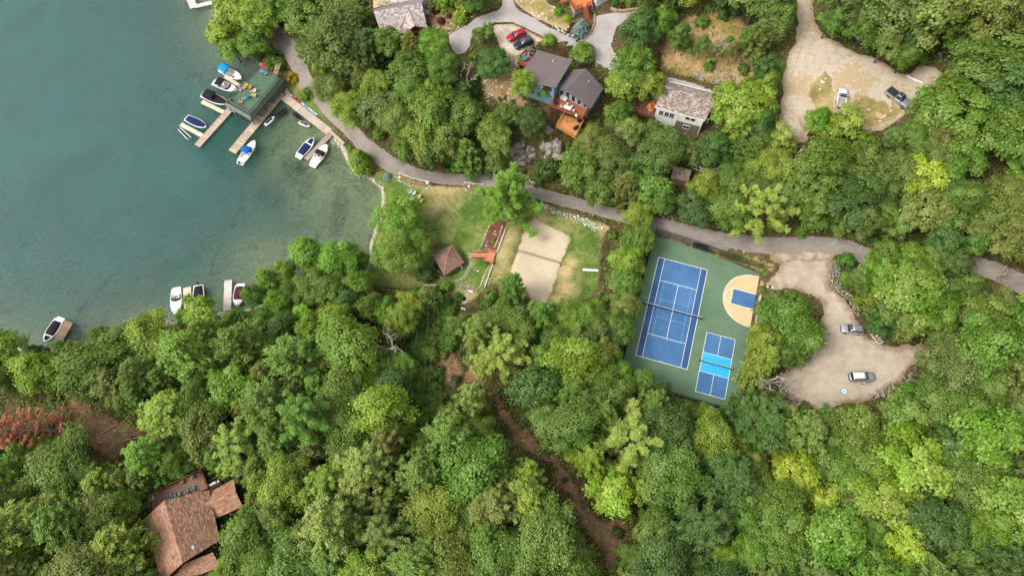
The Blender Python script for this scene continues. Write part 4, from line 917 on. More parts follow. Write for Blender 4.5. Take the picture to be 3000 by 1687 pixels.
chair('teal lawn chair beside the purple one at the top corner of the green deck', dk(1158,285), -60, (72,182,192), GC, DZ)
chair('pale yellow lawn chair at the rail side of the fire circle', dk(922,425), -45, (214,206,110), GC, DZ)
chair('olive yellow lawn chair just below the pale yellow one on the deck', dk(900,455), -30, (206,196,120), GC, DZ)
chair('orange lawn chair at the top of the deck chair circle', dk(965,455), -120, (222,130,98), GC, DZ)
chair('lilac lawn chair closest to the lake-side rail of the deck', dk(852,480), -20, (206,180,206), GC, DZ)
chair('white lawn chair on the land side of the deck circle', dk(1018,495), 200, (226,214,220), GC, DZ)
chair('bright yellow lawn chair on the land side of the deck circle', dk(1024,550), 170, (226,202,70), GC, DZ)
chair('royal blue lawn chair in the middle of the deck row', dk(955,565), 120, (44,120,186), GC, DZ)
chair('aqua lawn chair between the blue and coral ones on the deck', dk(896,590), 100, (110,196,196), GC, DZ)
chair('coral lawn chair nearest the lake corner of the deck', dk(858,632), 80, (220,140,124), GC, DZ)
def side_table(label, p, rgb, z):
    r = empty('side_table', (p[0], p[1], z), .5, label, 'table'); m = rgbm(rgb)
    for k in range(4): mb = MB(); mb.box((0, -.18 + k * .12, .42), (.46, .1, .03)); mb.build('slat', m, r)
    for a in (-1, 1):
        for b in (-1, 1): mb = MB(); mb.box((a * .18, b * .16, .2), (.05, .05, .4)); mb.build('leg', m, r)
side_table('small coral table between the orange and white deck chairs', dk(980,505), (226,160,140), DZ)
side_table('small pale pink table beside the bright yellow deck chair', dk(993,540), (230,196,180), DZ)
# ------------------------------------------------------------------ building helpers
def siding(name, rgb, pitch=.18, k=1.0):
    n = NT(name); sx = n.n('ShaderNodeSeparateXYZ'); n.l(n.pos(), sx.inputs[0])
    fr = n.math('FRACT', n.math('DIVIDE', sx.outputs[2], pitch)); c = C(*rgb, k)
    col = n.ramp(n.noise(1.2, 5, .6), [(.3, tuple(x * .82 for x in c[:3])), (.7, c)])
    col = n.mix(n.step(fr, .14, .0), col, tuple(x * .6 for x in c[:3]) + (1,)); n.out(col, .7, .3); n.bump(fr, .5, .03); return n.mat
def shingle_mat(name, cols, rough=.9):
    n = NT(name); t = n.attr('tone'); g = n.noise(9, 4, .7); big = n.noise(.5, 4, .6)
    f = n.math('ADD', n.math('MULTIPLY', t, .62), n.math('ADD', n.math('MULTIPLY', g, .2), n.math('MULTIPLY', big, .22)))
    k = len(cols); col = n.ramp(f, [(.12 + .76 * i / (k - 1), c) for i, c in enumerate(cols)]); return n.out(col, rough, .15)
def lerp3(a, b, t): return tuple(a[i] + (b[i] - a[i]) * t for i in range(3))
def shingles(quad, m, root, cw=.34, ch=.26, name='shingles', rel=None, clip=None):
    """courses of single shingles on a roof plane; quad = eave left, eave right, ridge right, ridge left"""
    e0, e1, r1, r0 = [Vector(q) for q in quad]; nn = (e1 - e0).cross(r0 - e0).normalized(); nn = nn if nn.z > 0 else -nn
    D = ((r0 - e0).length + (r1 - e1).length) / 2; nc = max(2, int(D / ch)); V, F, tone = [], [], []
    for j in range(nc):
        a0, a1 = e0.lerp(r0, j / nc), e1.lerp(r1, j / nc); b0, b1 = e0.lerp(r0, (j + 1.12) / nc), e1.lerp(r1, (j + 1.12) / nc)
        Wd = (a1 - a0).length; n = max(1, int(Wd / cw)); off = (j % 3) / 3
        x = -off / n
        while x < 1 - 1e-4:
            w = random.uniform(.7, 1.35) / n; u0, u1 = max(0, x), min(1, x + w * .97); x += w
            if u1 - u0 < .15 / n: continue
            l = nn * (.035 + random.uniform(0, .012)); s = random.uniform(-.02, .02)
            p = [a0.lerp(a1, u0) + l, a0.lerp(a1, u1) + l, b0.lerp(b1, u1) + nn * .008, b0.lerp(b1, u0) + nn * .008]
            if clip is not None and not clip(((p[0] + p[2]) / 2)): continue
            q = [p[0] - nn * .04, p[1] - nn * .04]; k = len(V); V += [tuple(v) for v in p + q]; F += [(k, k + 1, k + 2, k + 3), (k + 4, k + 5, k + 1, k)]; t = random.random(); tone += [t] * 6
    L = rel.location if rel is not None else Vector(); V = [(a - L.x, b - L.y, c - L.z) for a, b, c in V]
    me = mesh(name, V, F); at = me.attributes.new('tone', 'FLOAT', 'POINT'); at.data.foreach_set('value', np.array(tone, np.float32))
    o = link(name, me, m, root); o['kind'] = 'stuff'; return o
def roof_plane(root, quad, m_sh, th=.18, m_under=None, cw=.34, ch=.26, name='roof', clip=None):
    e0, e1, r1, r0 = [Vector(q) for q in quad]; nn = (e1 - e0).cross(r0 - e0).normalized(); nn = nn if nn.z > 0 else -nn; N = 5; vs = []
    for dz in (0, th):
        for i in range(N + 1):
            for j in range(N + 1): vs.append(tuple(e0.lerp(e1, i / N).lerp(r0.lerp(r1, i / N), j / N) - nn * (dz + .005)))
    M = (N + 1) ** 2; ix = lambda i, j: i * (N + 1) + j; fs = []
    for i in range(N):
        for j in range(N): fs += [(ix(i, j), ix(i + 1, j), ix(i + 1, j + 1), ix(i, j + 1)), (M + ix(i, j + 1), M + ix(i + 1, j + 1), M + ix(i + 1, j), M + ix(i, j))]
        for j, k in ((0, N), (N, 0)): fs += [(ix(i, j), ix(i + 1, j), M + ix(i + 1, j), M + ix(i, j)), (ix(j, i), ix(j, i + 1), M + ix(j, i + 1), M + ix(j, i))]
    mb = MB(); mb.add(vs, fs); o = bw(mb, name, m_under or m_sh, root)
    s = shingles(quad, m_sh, o, cw, ch, rel=root, clip=clip); return o
def panel_roof(root, quad, n, m, name='roof', th=.12, along=0):
    """standing panels side by side, each a piece of its own; quad e0 e1 r1 r0, panels split across e0-r0"""
    e0, e1, r1, r0 = [Vector(q) for q in quad]; base = MB(); base.slab([tuple(v) for v in (e0, e1, r1, r0)], th); o = bw(base, name, m, root)
    for i in range(n):
        t0, t1 = i / n, (i + 1) / n; nn = (e1 - e0).cross(r0 - e0).normalized(); nn = nn if nn.z > 0 else -nn
        a, b, c, d = e0.lerp(r0, t0), e1.lerp(r1, t0), e1.lerp(r1, t1 - .06 / n), e0.lerp(r0, t1 - .06 / n)
        mb = MB(); mb.slab([tuple(a + nn * .07), tuple(b + nn * .07), tuple(c + nn * .03), tuple(d + nn * .03)], .055); p = bw(mb, 'roof_panel', m, root); p.parent = o
    return o
m_trim = flat('white_trim', (236,234,228), .5, .05); m_pane = flat('window_glass', (46,54,62), .08, .15, .8, .7)
def window(root, a, b, u, z, w, h, mull=1, m=None, out=.05, name='window'):
    """framed window on the wall that runs from a to b (outside on the right), u metres from a"""
    a, b = np.array(a[:2]), np.array(b[:2]); t = (b - a) / np.linalg.norm(b - a); nn = np.array((t[1], -t[0])); ang = math.atan2(t[1], t[0]); m = m or m_trim
    def P(du, dn, dz): p = a + t * (u + du) + nn * dn; return (p[0], p[1], z + dz)
    mb = MB(); f = .09
    for du, dz, sw, sh in ((0, f / 2, w, f), (0, h - f / 2, w, f), (-w / 2 + f / 2, h / 2, f, h - 2 * f), (w / 2 - f / 2, h / 2, f, h - 2 * f)): mb.box(P(du, out, dz), (sw, .12, sh), ang)
    for k in range(mull): mb.box(P(-w / 2 + w * (k + 1) / (mull + 1), out, h / 2), (.06, .1, h - 2 * f), ang)
    o = bw(mb, name, m, root)
    for k in range(mull + 1):
        mb = MB(); mb.box(P(-w / 2 + w * (k + .5) / (mull + 1), out - .02, h / 2), (w / (mull + 1) - .08, .05, h - .18), ang); p = bw(mb, 'pane', m_pane, root); p.parent = o
    return o
def railing(root, pts, m, h=1.0, solid=False, step=1.3, name='railing', bal=.14):
    """posts, top rail and balusters along world points (x, y, z)"""
    for a, b in zip(pts[:-1], pts[1:]):
        A, B = Vector(a), Vector(b); d = B - A; L = d.length; ang = math.atan2(d.y, d.x); n = max(1, round(L / step)); up = Vector((0, 0, 1))
        mb = MB(); q = [A + up * h, B + up * h]; s = Vector((-d.y, d.x, 0)).normalized() * .06
        mb.slab([tuple(q[0] - s), tuple(q[1] - s), tuple(q[1] + s), tuple(q[0] + s)], .06); o = bw(mb, name, m, root)
        mb = MB()
        for i in range(n + 1): p = A + d * i / n; mb.box((p.x, p.y, p.z + h / 2 - .05), (.09, .09, h - .02), ang)
        p = bw(mb, 'post', m, root); p.parent = o; p['kind'] = 'stuff'
        mb = MB()
        for i in range(int(L / bal)): p = A + d * (i + .5) * bal / L; mb.box((p.x, p.y, p.z + h / 2), (.035, .035, h - .12), ang)
        if len(mb.v): p = bw(mb, 'baluster', m, root); p.parent = o; p['kind'] = 'stuff'
def stairs(root, a, b, width, m, n=10, rails=True, name='stair_tread', mr=None):
    A, B = Vector(a), Vector(b); d = B - A; ang = math.atan2(d.y, d.x); hd = Vector((d.x, d.y, 0)); s = Vector((-d.y, d.x, 0)).normalized() * width / 2
    for i in range(n):
        p = A + d * (i + .5) / n; p.z = max(p.z, H(p.x, p.y) + .12); mb = MB(); mb.box(tuple(p), (hd.length / n * .86, width, .06), ang); bw(mb, name, m, root)
    for q in (-1, 1):
        mb = MB(); mb.slab([tuple(A + s * q * 1.0), tuple(B + s * q * 1.0), tuple(B + s * q * 1.08), tuple(A + s * q * 1.08)], .25); bw(mb, 'stringer', mr or m, root)
    if rails:
        for q in (-1, 1): railing(root, [tuple(A + s * q * 1.1), tuple(B + s * q * 1.1)], mr or m, .95)
Z3 = lambda c, x, y, z: at_z(c(x, y), z)
m_redwood = wood('stained_redwood', (160,96,68), .7, .16, rnd=.15); m_orange = wood('orange_decking', (206,142,86), .75, .14, rnd=.15); m_brownd = wood('brown_decking', (112,72,56), .75, .2, rnd=.2)
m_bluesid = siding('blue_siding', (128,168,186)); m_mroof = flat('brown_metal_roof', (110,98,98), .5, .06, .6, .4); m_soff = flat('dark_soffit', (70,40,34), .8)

# ------------------------------------------------------------------ blue chalet on the hill
bb = at_z(T3(620,760), 15.2); blue = empty('blue_house', bb, 0, 'blue-sided chalet with brown metal roofs and two stacked timber decks', 'house')
TL_, TR_, BR_, BL_ = Z3(T3,475,85,20.2), Z3(T3,985,230,22.3), Z3(T3,745,640,22.3), Z3(T3,165,525,20.2)
panel_roof(blue, [BL_, BR_, TR_, TL_], 17, m_mroof)
def shrink(q, k): c = [sum(p[i] for p in q) / len(q) for i in range(3)]; return [tuple(c[i] + (p[i] - c[i]) * k for i in range(3)) for p in q]
wq = shrink([BL_, BR_, TR_, TL_], .86); mb = MB(); mb.prism([p[:2] for p in wq], 12.6, [p[2] - .25 for p in wq]); bw(mb, 'wall', m_bluesid, blue)
window(blue, wq[0], wq[1], 3.0, 16.6, 1.4, 1.5); window(blue, wq[0], wq[1], 6.0, 19.0, 1.6, 1.2, 1); window(blue, wq[3], wq[0], 3.5, 17.2, 1.3, 1.3)
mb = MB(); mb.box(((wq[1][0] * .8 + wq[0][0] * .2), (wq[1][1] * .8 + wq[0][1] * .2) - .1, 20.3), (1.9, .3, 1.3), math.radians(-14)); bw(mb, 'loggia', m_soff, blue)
RF, RB, EF, EB = Z3(T3,890,675,21.6), Z3(T3,1185,362,21.6), Z3(T3,1250,945,19.6), Z3(T3,1440,640,19.6)
VF, VB = Z3(T3,772,628,20.6), Z3(T3,1000,372,20.6)
panel_roof(blue, [RF, EF, EB, RB][0:1] + [EF, EB, RB], 14, m_mroof); panel_roof(blue, [VF, RF, RB, VB], 7, m_mroof)
FLa, FRa = Z3(T3,785,745,16.5), Z3(T3,1205,952,16.5); e2 = np.array(RB[:2]) - np.array(RF[:2]); e2 = e2 / np.linalg.norm(e2) * 5.0
wf = [FLa[:2], FRa[:2], tuple(np.array(FRa[:2]) + e2), tuple(np.array(FLa[:2]) + e2)]
mb = MB(); mb.prism(wf, 9.5, [19.9, 19.35, 19.35, 19.9]); bw(mb, 'wall', m_bluesid, blue)
gm = tuple(np.array(wf[0]) * .62 + np.array(wf[1]) * .38)
mb = MB(); mb.add([(*wf[0], 19.9), (*gm, 21.2), (*wf[1], 19.3)], [(0, 2, 1)]); bw(mb, 'gable_end', m_bluesid, blue)
wl = math.dist(wf[0], wf[1])
for k in range(5): window(blue, wf[0], wf[1], .75 + k * (wl - 1.5) / 4, 16.65, 1.15, 2.1 + (.35 if k in (1, 2) else 0), 0)
window(blue, wf[0], wf[1], 2.2, 19.2, 1.0, 1.0, 0); window(blue, wf[1], wf[2], 2.0, 16.8, 1.2, 1.2); window(blue, wf[1], wf[2], 4.6, 13.6, 1.0, 1.0)
for x, y, z in ((700,255,21.6), (1222,555,20.8)): p = Z3(T3, x, y, z); mb = MB(); mb.tube([(p[0], p[1], z - .5), (p[0], p[1], z + .45)], .1, 8); bw(mb, 'vent_pipe', m_white, blue)
ud = [Z3(T3, *p, 16.5) for p in ((655,900), (1130,1090), (1205,955), (785,748))]
mb = MB(); mb.slab(ud, .22); bw(mb, 'upper_deck', m_redwood, blue); railing(blue, [ud[3], ud[0], ud[1], ud[2]], m_redwood, .95)
ld = [Z3(T3, *p, 13.0) for p in ((748,1205), (1020,1375), (1150,1130), (860,1030))]
mb = MB(); mb.slab(ld, .22); bw(mb, 'lower_deck', m_orange, blue); railing(blue, [ld[3], ld[0], ld[1], ld[2]], m_orange, .9)
for q, z0 in ((ld[0], 8.5), (ld[1], 8.5), (lerp3(ld[0], ld[1], .5), 8.5), (ud[0], 12.5), (ud[1], 13), (lerp3(ud[0], ud[1], .55), 13)):
    mb = MB(); mb.box((q[0], q[1], (q[2] - .2 + z0) / 2), (.14, .14, q[2] - .2 - z0)); bw(mb, 'deck_post', m_redwood, blue)
sd = [Z3(T3, *p, 18.4) for p in ((210,285), (300,330), (395,185), (310,150))]
mb = MB(); mb.slab(sd, .2); bw(mb, 'side_deck', m_redwood, blue); railing(blue, [sd[1], sd[0], sd[3], sd[2]], m_redwood, .9)
for q in sd[:2]: mb = MB(); mb.box((q[0], q[1], 16.6), (.14, .14, 3.4)); bw(mb, 'deck_post', m_redwood, blue)
m_wick = flat('cream_wicker', (228,222,212), .8, .1, 9); m_grill = flat('grill_cover', (44,42,48), .7, .15, 4)
def sofa(label, p, ang, w, m, z, name='outdoor_sofa'):
    r = empty(name, (p[0], p[1], z), ang, label, 'sofa'); mb = MB(); mb.box((0, 0, .2), (w, .75, .36)); bevel(mb.build('base', m, r), .05)
    mb = MB(); mb.box((0, .3, .55), (w, .16, .5)); bevel(mb.build('backrest', m, r), .05)
    for s in (-1, 1): mb = MB(); mb.box((s * (w / 2 - .08), -.02, .42), (.15, .7, .3)); bevel(mb.build('arm', m, r), .04)
    for k in range(max(1, round(w / .7))): mb = MB(); mb.box((-w / 2 + .15 + (k + .5) * (w - .3) / max(1, round(w / .7)), -.05, .44), ((w - .34) / max(1, round(w / .7)), .58, .14)); bevel(mb.build('cushion', m_wick, r), .05)
ang_b = math.atan2(FRa[1] - FLa[1], FRa[0] - FLa[0])
sofa('white outdoor sofa against the glass wall on the upper redwood deck', Z3(T3,855,795,16.7), ang_b, 1.7, m_wick, 16.5)
def table(label, p, ang, w, d, z, mt, shape='oval', h=.73, name='dining_table'):
    r = empty(name, (p[0], p[1], z), ang, label, 'table'); mb = MB()
    if shape == 'oval': mb.prism([(w / 2 * math.copysign(abs(math.cos(t)) ** .6, math.cos(t)), d / 2 * math.copysign(abs(math.sin(t)) ** .6, math.sin(t))) for t in np.linspace(0, 2 * math.pi, 25)[:-1]], h - .05, h)
    else: mb.box((0, 0, h - .025), (w, d, .05))
    mb.build('table_top', mt, r)
    for a in (-1, 1):
        for b in (-1, 1): mb = MB(); mb.box((a * w * .36, b * d * .32, (h - .05) / 2), (.06, .06, h - .05)); mb.build('leg', mt, r)
    return r
def patio_chair(label, p, face, z, m, group=None):
    r = empty('patio_chair', (p[0], p[1], z), face, label, 'chair', group); mb = MB(); mb.box((0, 0, .42), (.5, .5, .06)); bevel(mb.build('seat', m, r), .02)
    mb = MB(); mb.box((0, .25, .7), (.5, .05, .55)); bevel(mb.build('backrest', m, r), .02)
    for a in (-1, 1):
        for b in (-1, 1): mb = MB(); mb.box((a * .22, b * .22, .2), (.04, .04, .4)); mb.build('leg', m, r)
    return r
table('oval white dining table on the upper redwood deck', Z3(T3,910,955,16.5), ang_b + .1, 1.9, 1.0, 16.5, m_white)
for k, (x, y, f, tx) in enumerate(((822,930,1.2,'left end of'), (912,890,3.3,'house side of'), (1000,985,-1.6,'right end of'), (975,925,3.3,'right of house side of'))):
    patio_chair('pale chair at the %s the oval deck table' % tx, Z3(T3, x, y, 16.5), ang_b + f, 16.5, m_wick)
def grill(label, p, z, m, rz=.3):
    r = empty('gas_grill', (p[0], p[1], z), rz, label, 'grill'); mb = MB(); mb.box((0, 0, .45), (1.2, .55, .86), taper=.92); bevel(mb.build('cabinet', m, r), .04)
    mb = MB(); mb.tube([(-.42, 0, .92), (.42, 0, .92)], .26, 12); bevel(mb.build('lid', m, r), .02)
    for s in (-1, 1): mb = MB(); mb.box((s * .78, 0, .82), (.3, .45, .04)); mb.build('side_shelf', m, r)
grill('covered black grill at the left corner of the upper redwood deck', Z3(T3,725,880,16.6), 16.5, m_grill, 1.2)
grill('small blue-black kettle grill on the orange lower deck', Z3(T3,1035,1240,13), 13.0, flat('navy_enamel', (46,56,76), .4), .6)
grill('dark grill under the upper deck on the orange lower deck', Z3(T3,1098,1130,13), 13.0, m_grill, .6)
r = empty('towel', Z3(T3,1040,1050,16.9), ang_b, 'white towel hung over the front rail of the upper redwood deck', 'towel'); mb = MB(); mb.box((0, -.1, .1), (.55, .02, .75)); mb.box((0, 0, .5), (.55, .22, .02)); mb.build('cloth', m_white, r)
r = empty('umbrella_folded', (*Z3(T3,338,215,18.4)[:2], 18.4), 0, 'folded pale blue umbrella on the small side deck of the blue chalet', 'umbrella')
mb = MB(); mb.tube([(0, 0, .3), (0, .1, 1.2), (0, .2, 2.3)], [.12, .16, .04], 8); mb.build('canopy', flat('pale_blue_cloth', (170,200,220), .8), r); mb = MB(); mb.tube([(0, 0, 0), (0, .02, .4)], .03, 6); mb.build('pole', m_steel, r)
table('teal glass table on the small side deck of the blue chalet', Z3(T3,290,235,18.4), .8, 1.5, .9, 18.4, flat('teal_glass', (60,120,124), .2), 'rect')
# fire circle on the patio left of the chalet
fp = ground(R3(1302,945))
def fire_ring(label, p, r0, n, m):
    r = empty('fire_pit', p, 0, label, 'fire pit')
    for k in range(n): t = k * 2 * math.pi / n; mb = MB(); mb.box((r0 * math.cos(t), r0 * math.sin(t), .13), (.26, 2 * math.pi * r0 / n * .9, .28), t); bevel(mb.build('stone', m, r), .04)
    mb = MB(); mb.tube([(0, 0, .02), (0, 0, .08)], r0 * .8, 14); mb.build('ash_bed', flat('ash', (60,56,54), .95, .3, 5), r)
fire_ring('round fire pit on the gravel patio beside the blue chalet', fp, .5, 10, m_conc)
for k, (x, y, f, tx) in enumerate(((1260,895,-40,'leftmost'), (1300,885,-90,'middle'), (1362,910,-150,'rightmost'))): chair('dark brown lawn chair, %s around the patio fire pit' % tx, ground(R3(x, y)), f, (74,64,60), 'dark chairs round the patio fire pit')
mb = MB(); mb.slab([ground(R3(*p), .14) for p in ((1200,860), (1212,855), (1300,980), (1287,985))], .3); tag(mb.build('timber_edge', m_stair), 'straight timber edging beside the patio fire pit', 'edging')

# ------------------------------------------------------------------ white and taupe house
wh = empty('white_house', (*at_z(T4(1400,1000), 16)[:2], 15), 0, 'white and taupe house with a mottled brown shingle roof and brick chimney', 'house')
F1, F2, B2, B1 = Z3(T4,895,735,20.8), Z3(T4,1840,985,20.8), Z3(T4,2120,500,21.6), Z3(T4,1110,250,21.6)
M1, M2 = (*lerp3(F1, B1, .68)[:2], 22.5), (*lerp3(F2, B2, .68)[:2], 22.5)
m_mott = shingle_mat('mottled_shingle', [C(92,78,72), C(134,118,108), C(166,150,140), C(202,188,176)])
roof_plane(wh, [F1, F2, M2, M1], m_mott, cw=.4, ch=.22); roof_plane(wh, [M1, M2, B2, B1], m_mott, cw=.4, ch=.22)
mb = MB(); d = Vector(B2) - Vector(B1); mb.box(((B1[0] + B2[0]) / 2, (B1[1] + B2[1]) / 2 + .12, 21.62), (d.length, .14, .2), math.atan2(d.y, d.x)); bw(mb, 'gutter', m_trim, wh)
d = Vector(F2) - Vector(F1); ang_w = math.atan2(d.y, d.x); mb = MB(); mb.box(((F1[0] + F2[0]) / 2, (F1[1] + F2[1]) / 2 - .06, 20.68), (d.length, .12, .2), ang_w); bw(mb, 'gutter', m_trim, wh)
wq = [(*p[:2], p[2]) for p in shrink([F1, F2, B2, B1], .93)]
m_wsid = siding('white_siding', (250,248,240)); m_taupe = siding('taupe_siding', (140,124,104))
mb = MB(); mb.prism([p[:2] for p in wq], 14.0, 20.55); bw(mb, 'wall', m_wsid, wh)
a_, b_ = np.array(wq[0][:2]), np.array(wq[1][:2]); t_ = (b_ - a_) / np.linalg.norm(b_ - a_); n_ = np.array((t_[1], -t_[0]))
bx0, bx1 = a_ + t_ * 4.9, b_ + t_ * .02
lb = [tuple(bx0 + n_ * .25), tuple(bx1 + n_ * .25), tuple(bx1 - n_ * 2), tuple(bx0 - n_ * 2)]
mb = MB(); mb.prism(lb, 18.3, 20.5); bw(mb, 'wall', m_wsid, wh); lb2 = [tuple(bx0 + n_ * .2), tuple(bx1 + n_ * .2), tuple(bx1 - n_ * 2), tuple(bx0 - n_ * 2)]
mb = MB(); mb.prism(lb2, 13.5, 18.3); bw(mb, 'lower_wall', m_taupe, wh)
for q in (bx0, bx1): mb = MB(); mb.box((*(q + n_ * .3), 17.0), (.14, .14, 7.0), ang_w); bw(mb, 'corner_board', m_trim, wh)
window(wh, lb[0], lb[1], 2.2, 19.6, .9, .65, 0, m_black); window(wh, lb[0], lb[1], 3.4, 19.6, .9, .65, 0, m_black)
window(wh, lb2[0], lb2[1], 2.6, 16.3, 1.5, 1.2, 1)
for u in (1.0, 2.3, 3.4): window(wh, wq[0], wq[1], u + .2, 18.3, 1.05, 1.7, 1)
window(wh, wq[0], wq[1], 1.0, 15.4, 1.0, 1.1, 0)
cp = Z3(T4, 985, 420, 21.5); mb = MB(); mb.box((cp[0], cp[1], 20), (.9, .7, 4.6), ang_w); bw(mb, 'chimney', flat('chimney_brick', (166,134,112), .9, .25, 8), wh)
for s in (-1, 1): mb = MB(); mb.tube([(cp[0] + s * .2, cp[1] + .05, 22.2), (cp[0] + s * .2, cp[1] + .05, 22.8)], .15, 8); bw(mb, 'flue', m_white, wh)
pq = [Z3(T4, *p, 20.2) for p in ((1915,750), (2060,790), (2110,650), (1970,600))]; roof_plane(wh, pq, m_mott, cw=.4, ch=.25, name='porch_roof'); mb = MB(); mb.prism([p[:2] for p in shrink(pq, .85)], 15, 19.95); bw(mb, 'porch_wall', m_wsid, wh)
dq = [Z3(T4, *p, 17.6) for p in ((480,830), (870,960), (930,640), (560,600))]; mb = MB(); mb.slab(dq, .25); bw(mb, 'deck', m_brownd, wh); railing(wh, [dq[3], dq[0], dq[1]], m_brownd, .95)
for q in dq[:2]: mb = MB(); mb.box((q[0], q[1], 15.6), (.16, .16, 3.6)); bw(mb, 'deck_post', m_brownd, wh)
for k, (x, y, rgb, tx) in enumerate(((825,690,(226,150,110),'peach'), (855,755,(226,108,52),'bright orange'), (775,765,(232,170,80),'amber'), (805,815,(214,150,124),'salmon'), (560,670,(170,50,70),'crimson'), (625,745,(110,84,110),'plum'))): chair('%s lawn chair on the brown deck of the white house' % tx, Z3(T4, x, y, 17.6), 200 + 30 * k, rgb, 'chairs on the brown deck', 17.6)
r = empty('deck_stairs', ground(T4(400,860)), 0, 'upper timber stairs left of the brown deck', 'stairs'); stairs(r, (*ground(T4(400,850))[:2], 15.2), Z3(T4,455,650,17.4), 1.0, m_stair, 10, True)
r = empty('garden_stairs', ground(T4(120,1160)), 0, 'long timber stairs climbing past the hot tub', 'stairs'); stairs(r, ground(T4(100,1180), .1), (*ground(T4(215,880))[:2], 15.2), .9, m_stair, 14, True)
hp = at_z(T4(310,1060), 15.2)
r = empty('hot_tub', (hp[0], hp[1], H(hp[0], hp[1]) - .1), ang_w - .2, 'hot tub with dark brown cover on a pale block base', 'hot tub'); dz = 15.2 - r.location.z
mb = MB(); mb.box((0, 0, dz * .3), (2.7, 2.7, dz * .6)); mb.build('base', flat('pale_block', (206,200,188), .9, .15, 3), r); mb = MB(); mb.box((0, 0, dz * .8), (2.2, 2.2, dz * .4)); bevel(mb.build('shell', m_brownd, r), .1); mb = MB(); mb.box((0, 0, dz + .06), (2.35, 2.35, .14)); bevel(mb.build('cover', flat('brown_vinyl', (62,46,48), .5), r), .08)
ap = at_z(T4(1795,1130), 15.2); r = empty('heat_pump', (ap[0], ap[1], H(ap[0], ap[1])), ang_w, 'white heat pump beside the taupe wall', 'heat pump'); mb = MB(); mb.box((0, 0, .75), (1.0, .5, 1.5)); bevel(mb.build('cabinet', m_white, r), .04)
for z in (.4, 1.1): mb = MB(); mb.tube([(0, -.27, z), (0, -.22, z)], .28, 14); mb.build('fan_grille', m_black, r)
# small shed roof under the trees
sq = [Z3(R4, *p, 12.5) for p in ((1815,1360), (1990,1380), (2010,1300), (1850,1262))]
sh = empty('garden_shed', (*sq[0][:2], 10), 0, 'small shed with a faded shingle roof under the trees below the white house', 'shed')
roof_plane(sh, [(*sq[0][:2], 12.2), (*sq[1][:2], 12.2), (*sq[2][:2], 13.2), (*sq[3][:2], 13.2)], shingle_mat('faded_shingle', [C(112,92,80), C(150,128,114), C(176,156,142)]), cw=.35, ch=.24)
mb = MB(); mb.prism([p[:2] for p in shrink(sq, .85)], 9.5, 12.05); bw(mb, 'wall', m_stair, sh)

# ------------------------------------------------------------------ grey-shingled house with a red dormer
gh = empty('red_dormer_house', (*at_z(T1(760,450), 15)[:2], 14), 0, 'house with a bleached grey shingle roof and a red gabled dormer', 'house')
m_cedar = shingle_mat('bleached_cedar', [C(122,108,106), C(166,152,148), C(198,186,180), C(216,208,200)])
e0, e1, r1, r0 = Z3(T1,445,700,17.6), Z3(T1,1310,560,17.6), Z3(T1,1190,60,21.2), Z3(T1,290,230,21.2)
roof_plane(gh, [e0, e1, r1, r0], m_cedar, cw=.32, ch=.3)
m_groof = flat('grey_roofing', (130,122,120), .9, .1, 1.2)
k0, k1 = Z3(T1,270,180,21.25), Z3(T1,1290,-60,21.25); mb = MB(); mb.slab([r0, r1, k1, k0], .2); bw(mb, 'ridge_cap', m_groof, gh)
roof_plane(gh, [Z3(T1,590,90,21.3), Z3(T1,1270,-40,21.3), Z3(T1,1200,-220,21.9), Z3(T1,560,-120,21.9)], m_cedar, cw=.32, ch=.3)
pd = [Z3(T1, *p, 20.9) for p in ((285,160), (585,90), (560,-60), (270,10))]; mb = MB(); mb.slab(pd, .3); bw(mb, 'roof_terrace', wood('pale_terrace', (216,186,144), .8, .12), gh)
wq = shrink([e0, e1, (*r1[:2], 21), (*r0[:2], 21)], .9); mb = MB(); mb.prism([p[:2] for p in wq], 12.5, [17.4, 17.4, 20.7, 20.7]); m_red = siding('red_siding', (182,66,52)); bw(mb, 'wall', m_red, gh)
dr0, dr1, dl, drt = Z3(T1,950,170,20.6), Z3(T1,1065,490,20.0), Z3(T1,860,580,18.4), Z3(T1,1310,535,18.6); dlb = Z3(T1,830,500,18.6); drb = Z3(T1,1240,380,18.9)
m_ridge = flat('red_ridge', (158,90,80), .8, .1, 4)
roof_plane(gh, [Z3(T1,800,520,18.5), Z3(T1,965,565,18.5), dr1, dr0], m_cedar, cw=.3, ch=.28, name='dormer_roof'); roof_plane(gh, [drt, Z3(T1,1255,395,18.9), dr0, dr1][0:2] + [dr0, dr1], m_cedar, cw=.3, ch=.28, name='dormer_roof')
for a, b in ((dr0, dr1), (dr0, Z3(T1,800,530,18.55)), (dr0, Z3(T1,1250,390,18.95))): mb = MB(); mb.tube([(a[0], a[1], a[2] + .06), (b[0], b[1], b[2] + .06)], .07, 5); bw(mb, 'ridge_board', m_ridge, gh)
fl, fr = Z3(T1,985,575,18.2), Z3(T1,1285,545,18.2); bk = np.array(dr0[:2]) - np.array(dr1[:2]); bk = bk / np.linalg.norm(bk) * 3
mb = MB(); ap_ = (*dr1[:2], 19.8); mb.prism([fl[:2], fr[:2], tuple(np.array(fr[:2]) + bk), tuple(np.array(fl[:2]) + bk)], 12.5, [18.3, 18.3, 18.3, 18.3]); bw(mb, 'dormer_wall', m_red, gh)
mb = MB(); mb.add([(*fl[:2], 18.3), (*fr[:2], 18.3), (*((np.array(fl[:2]) + np.array(fr[:2])) / 2), 19.9)], [(0, 1, 2)]); bw(mb, 'gable_end', m_red, gh)
window(gh, fl, fr, math.dist(fl, fr) * .42, 15.6, 1.5, 1.5, 1, m_black); window(gh, fl, fr, math.dist(fl, fr) * .3, 18.1, 1.6, .5, 1, m_black)
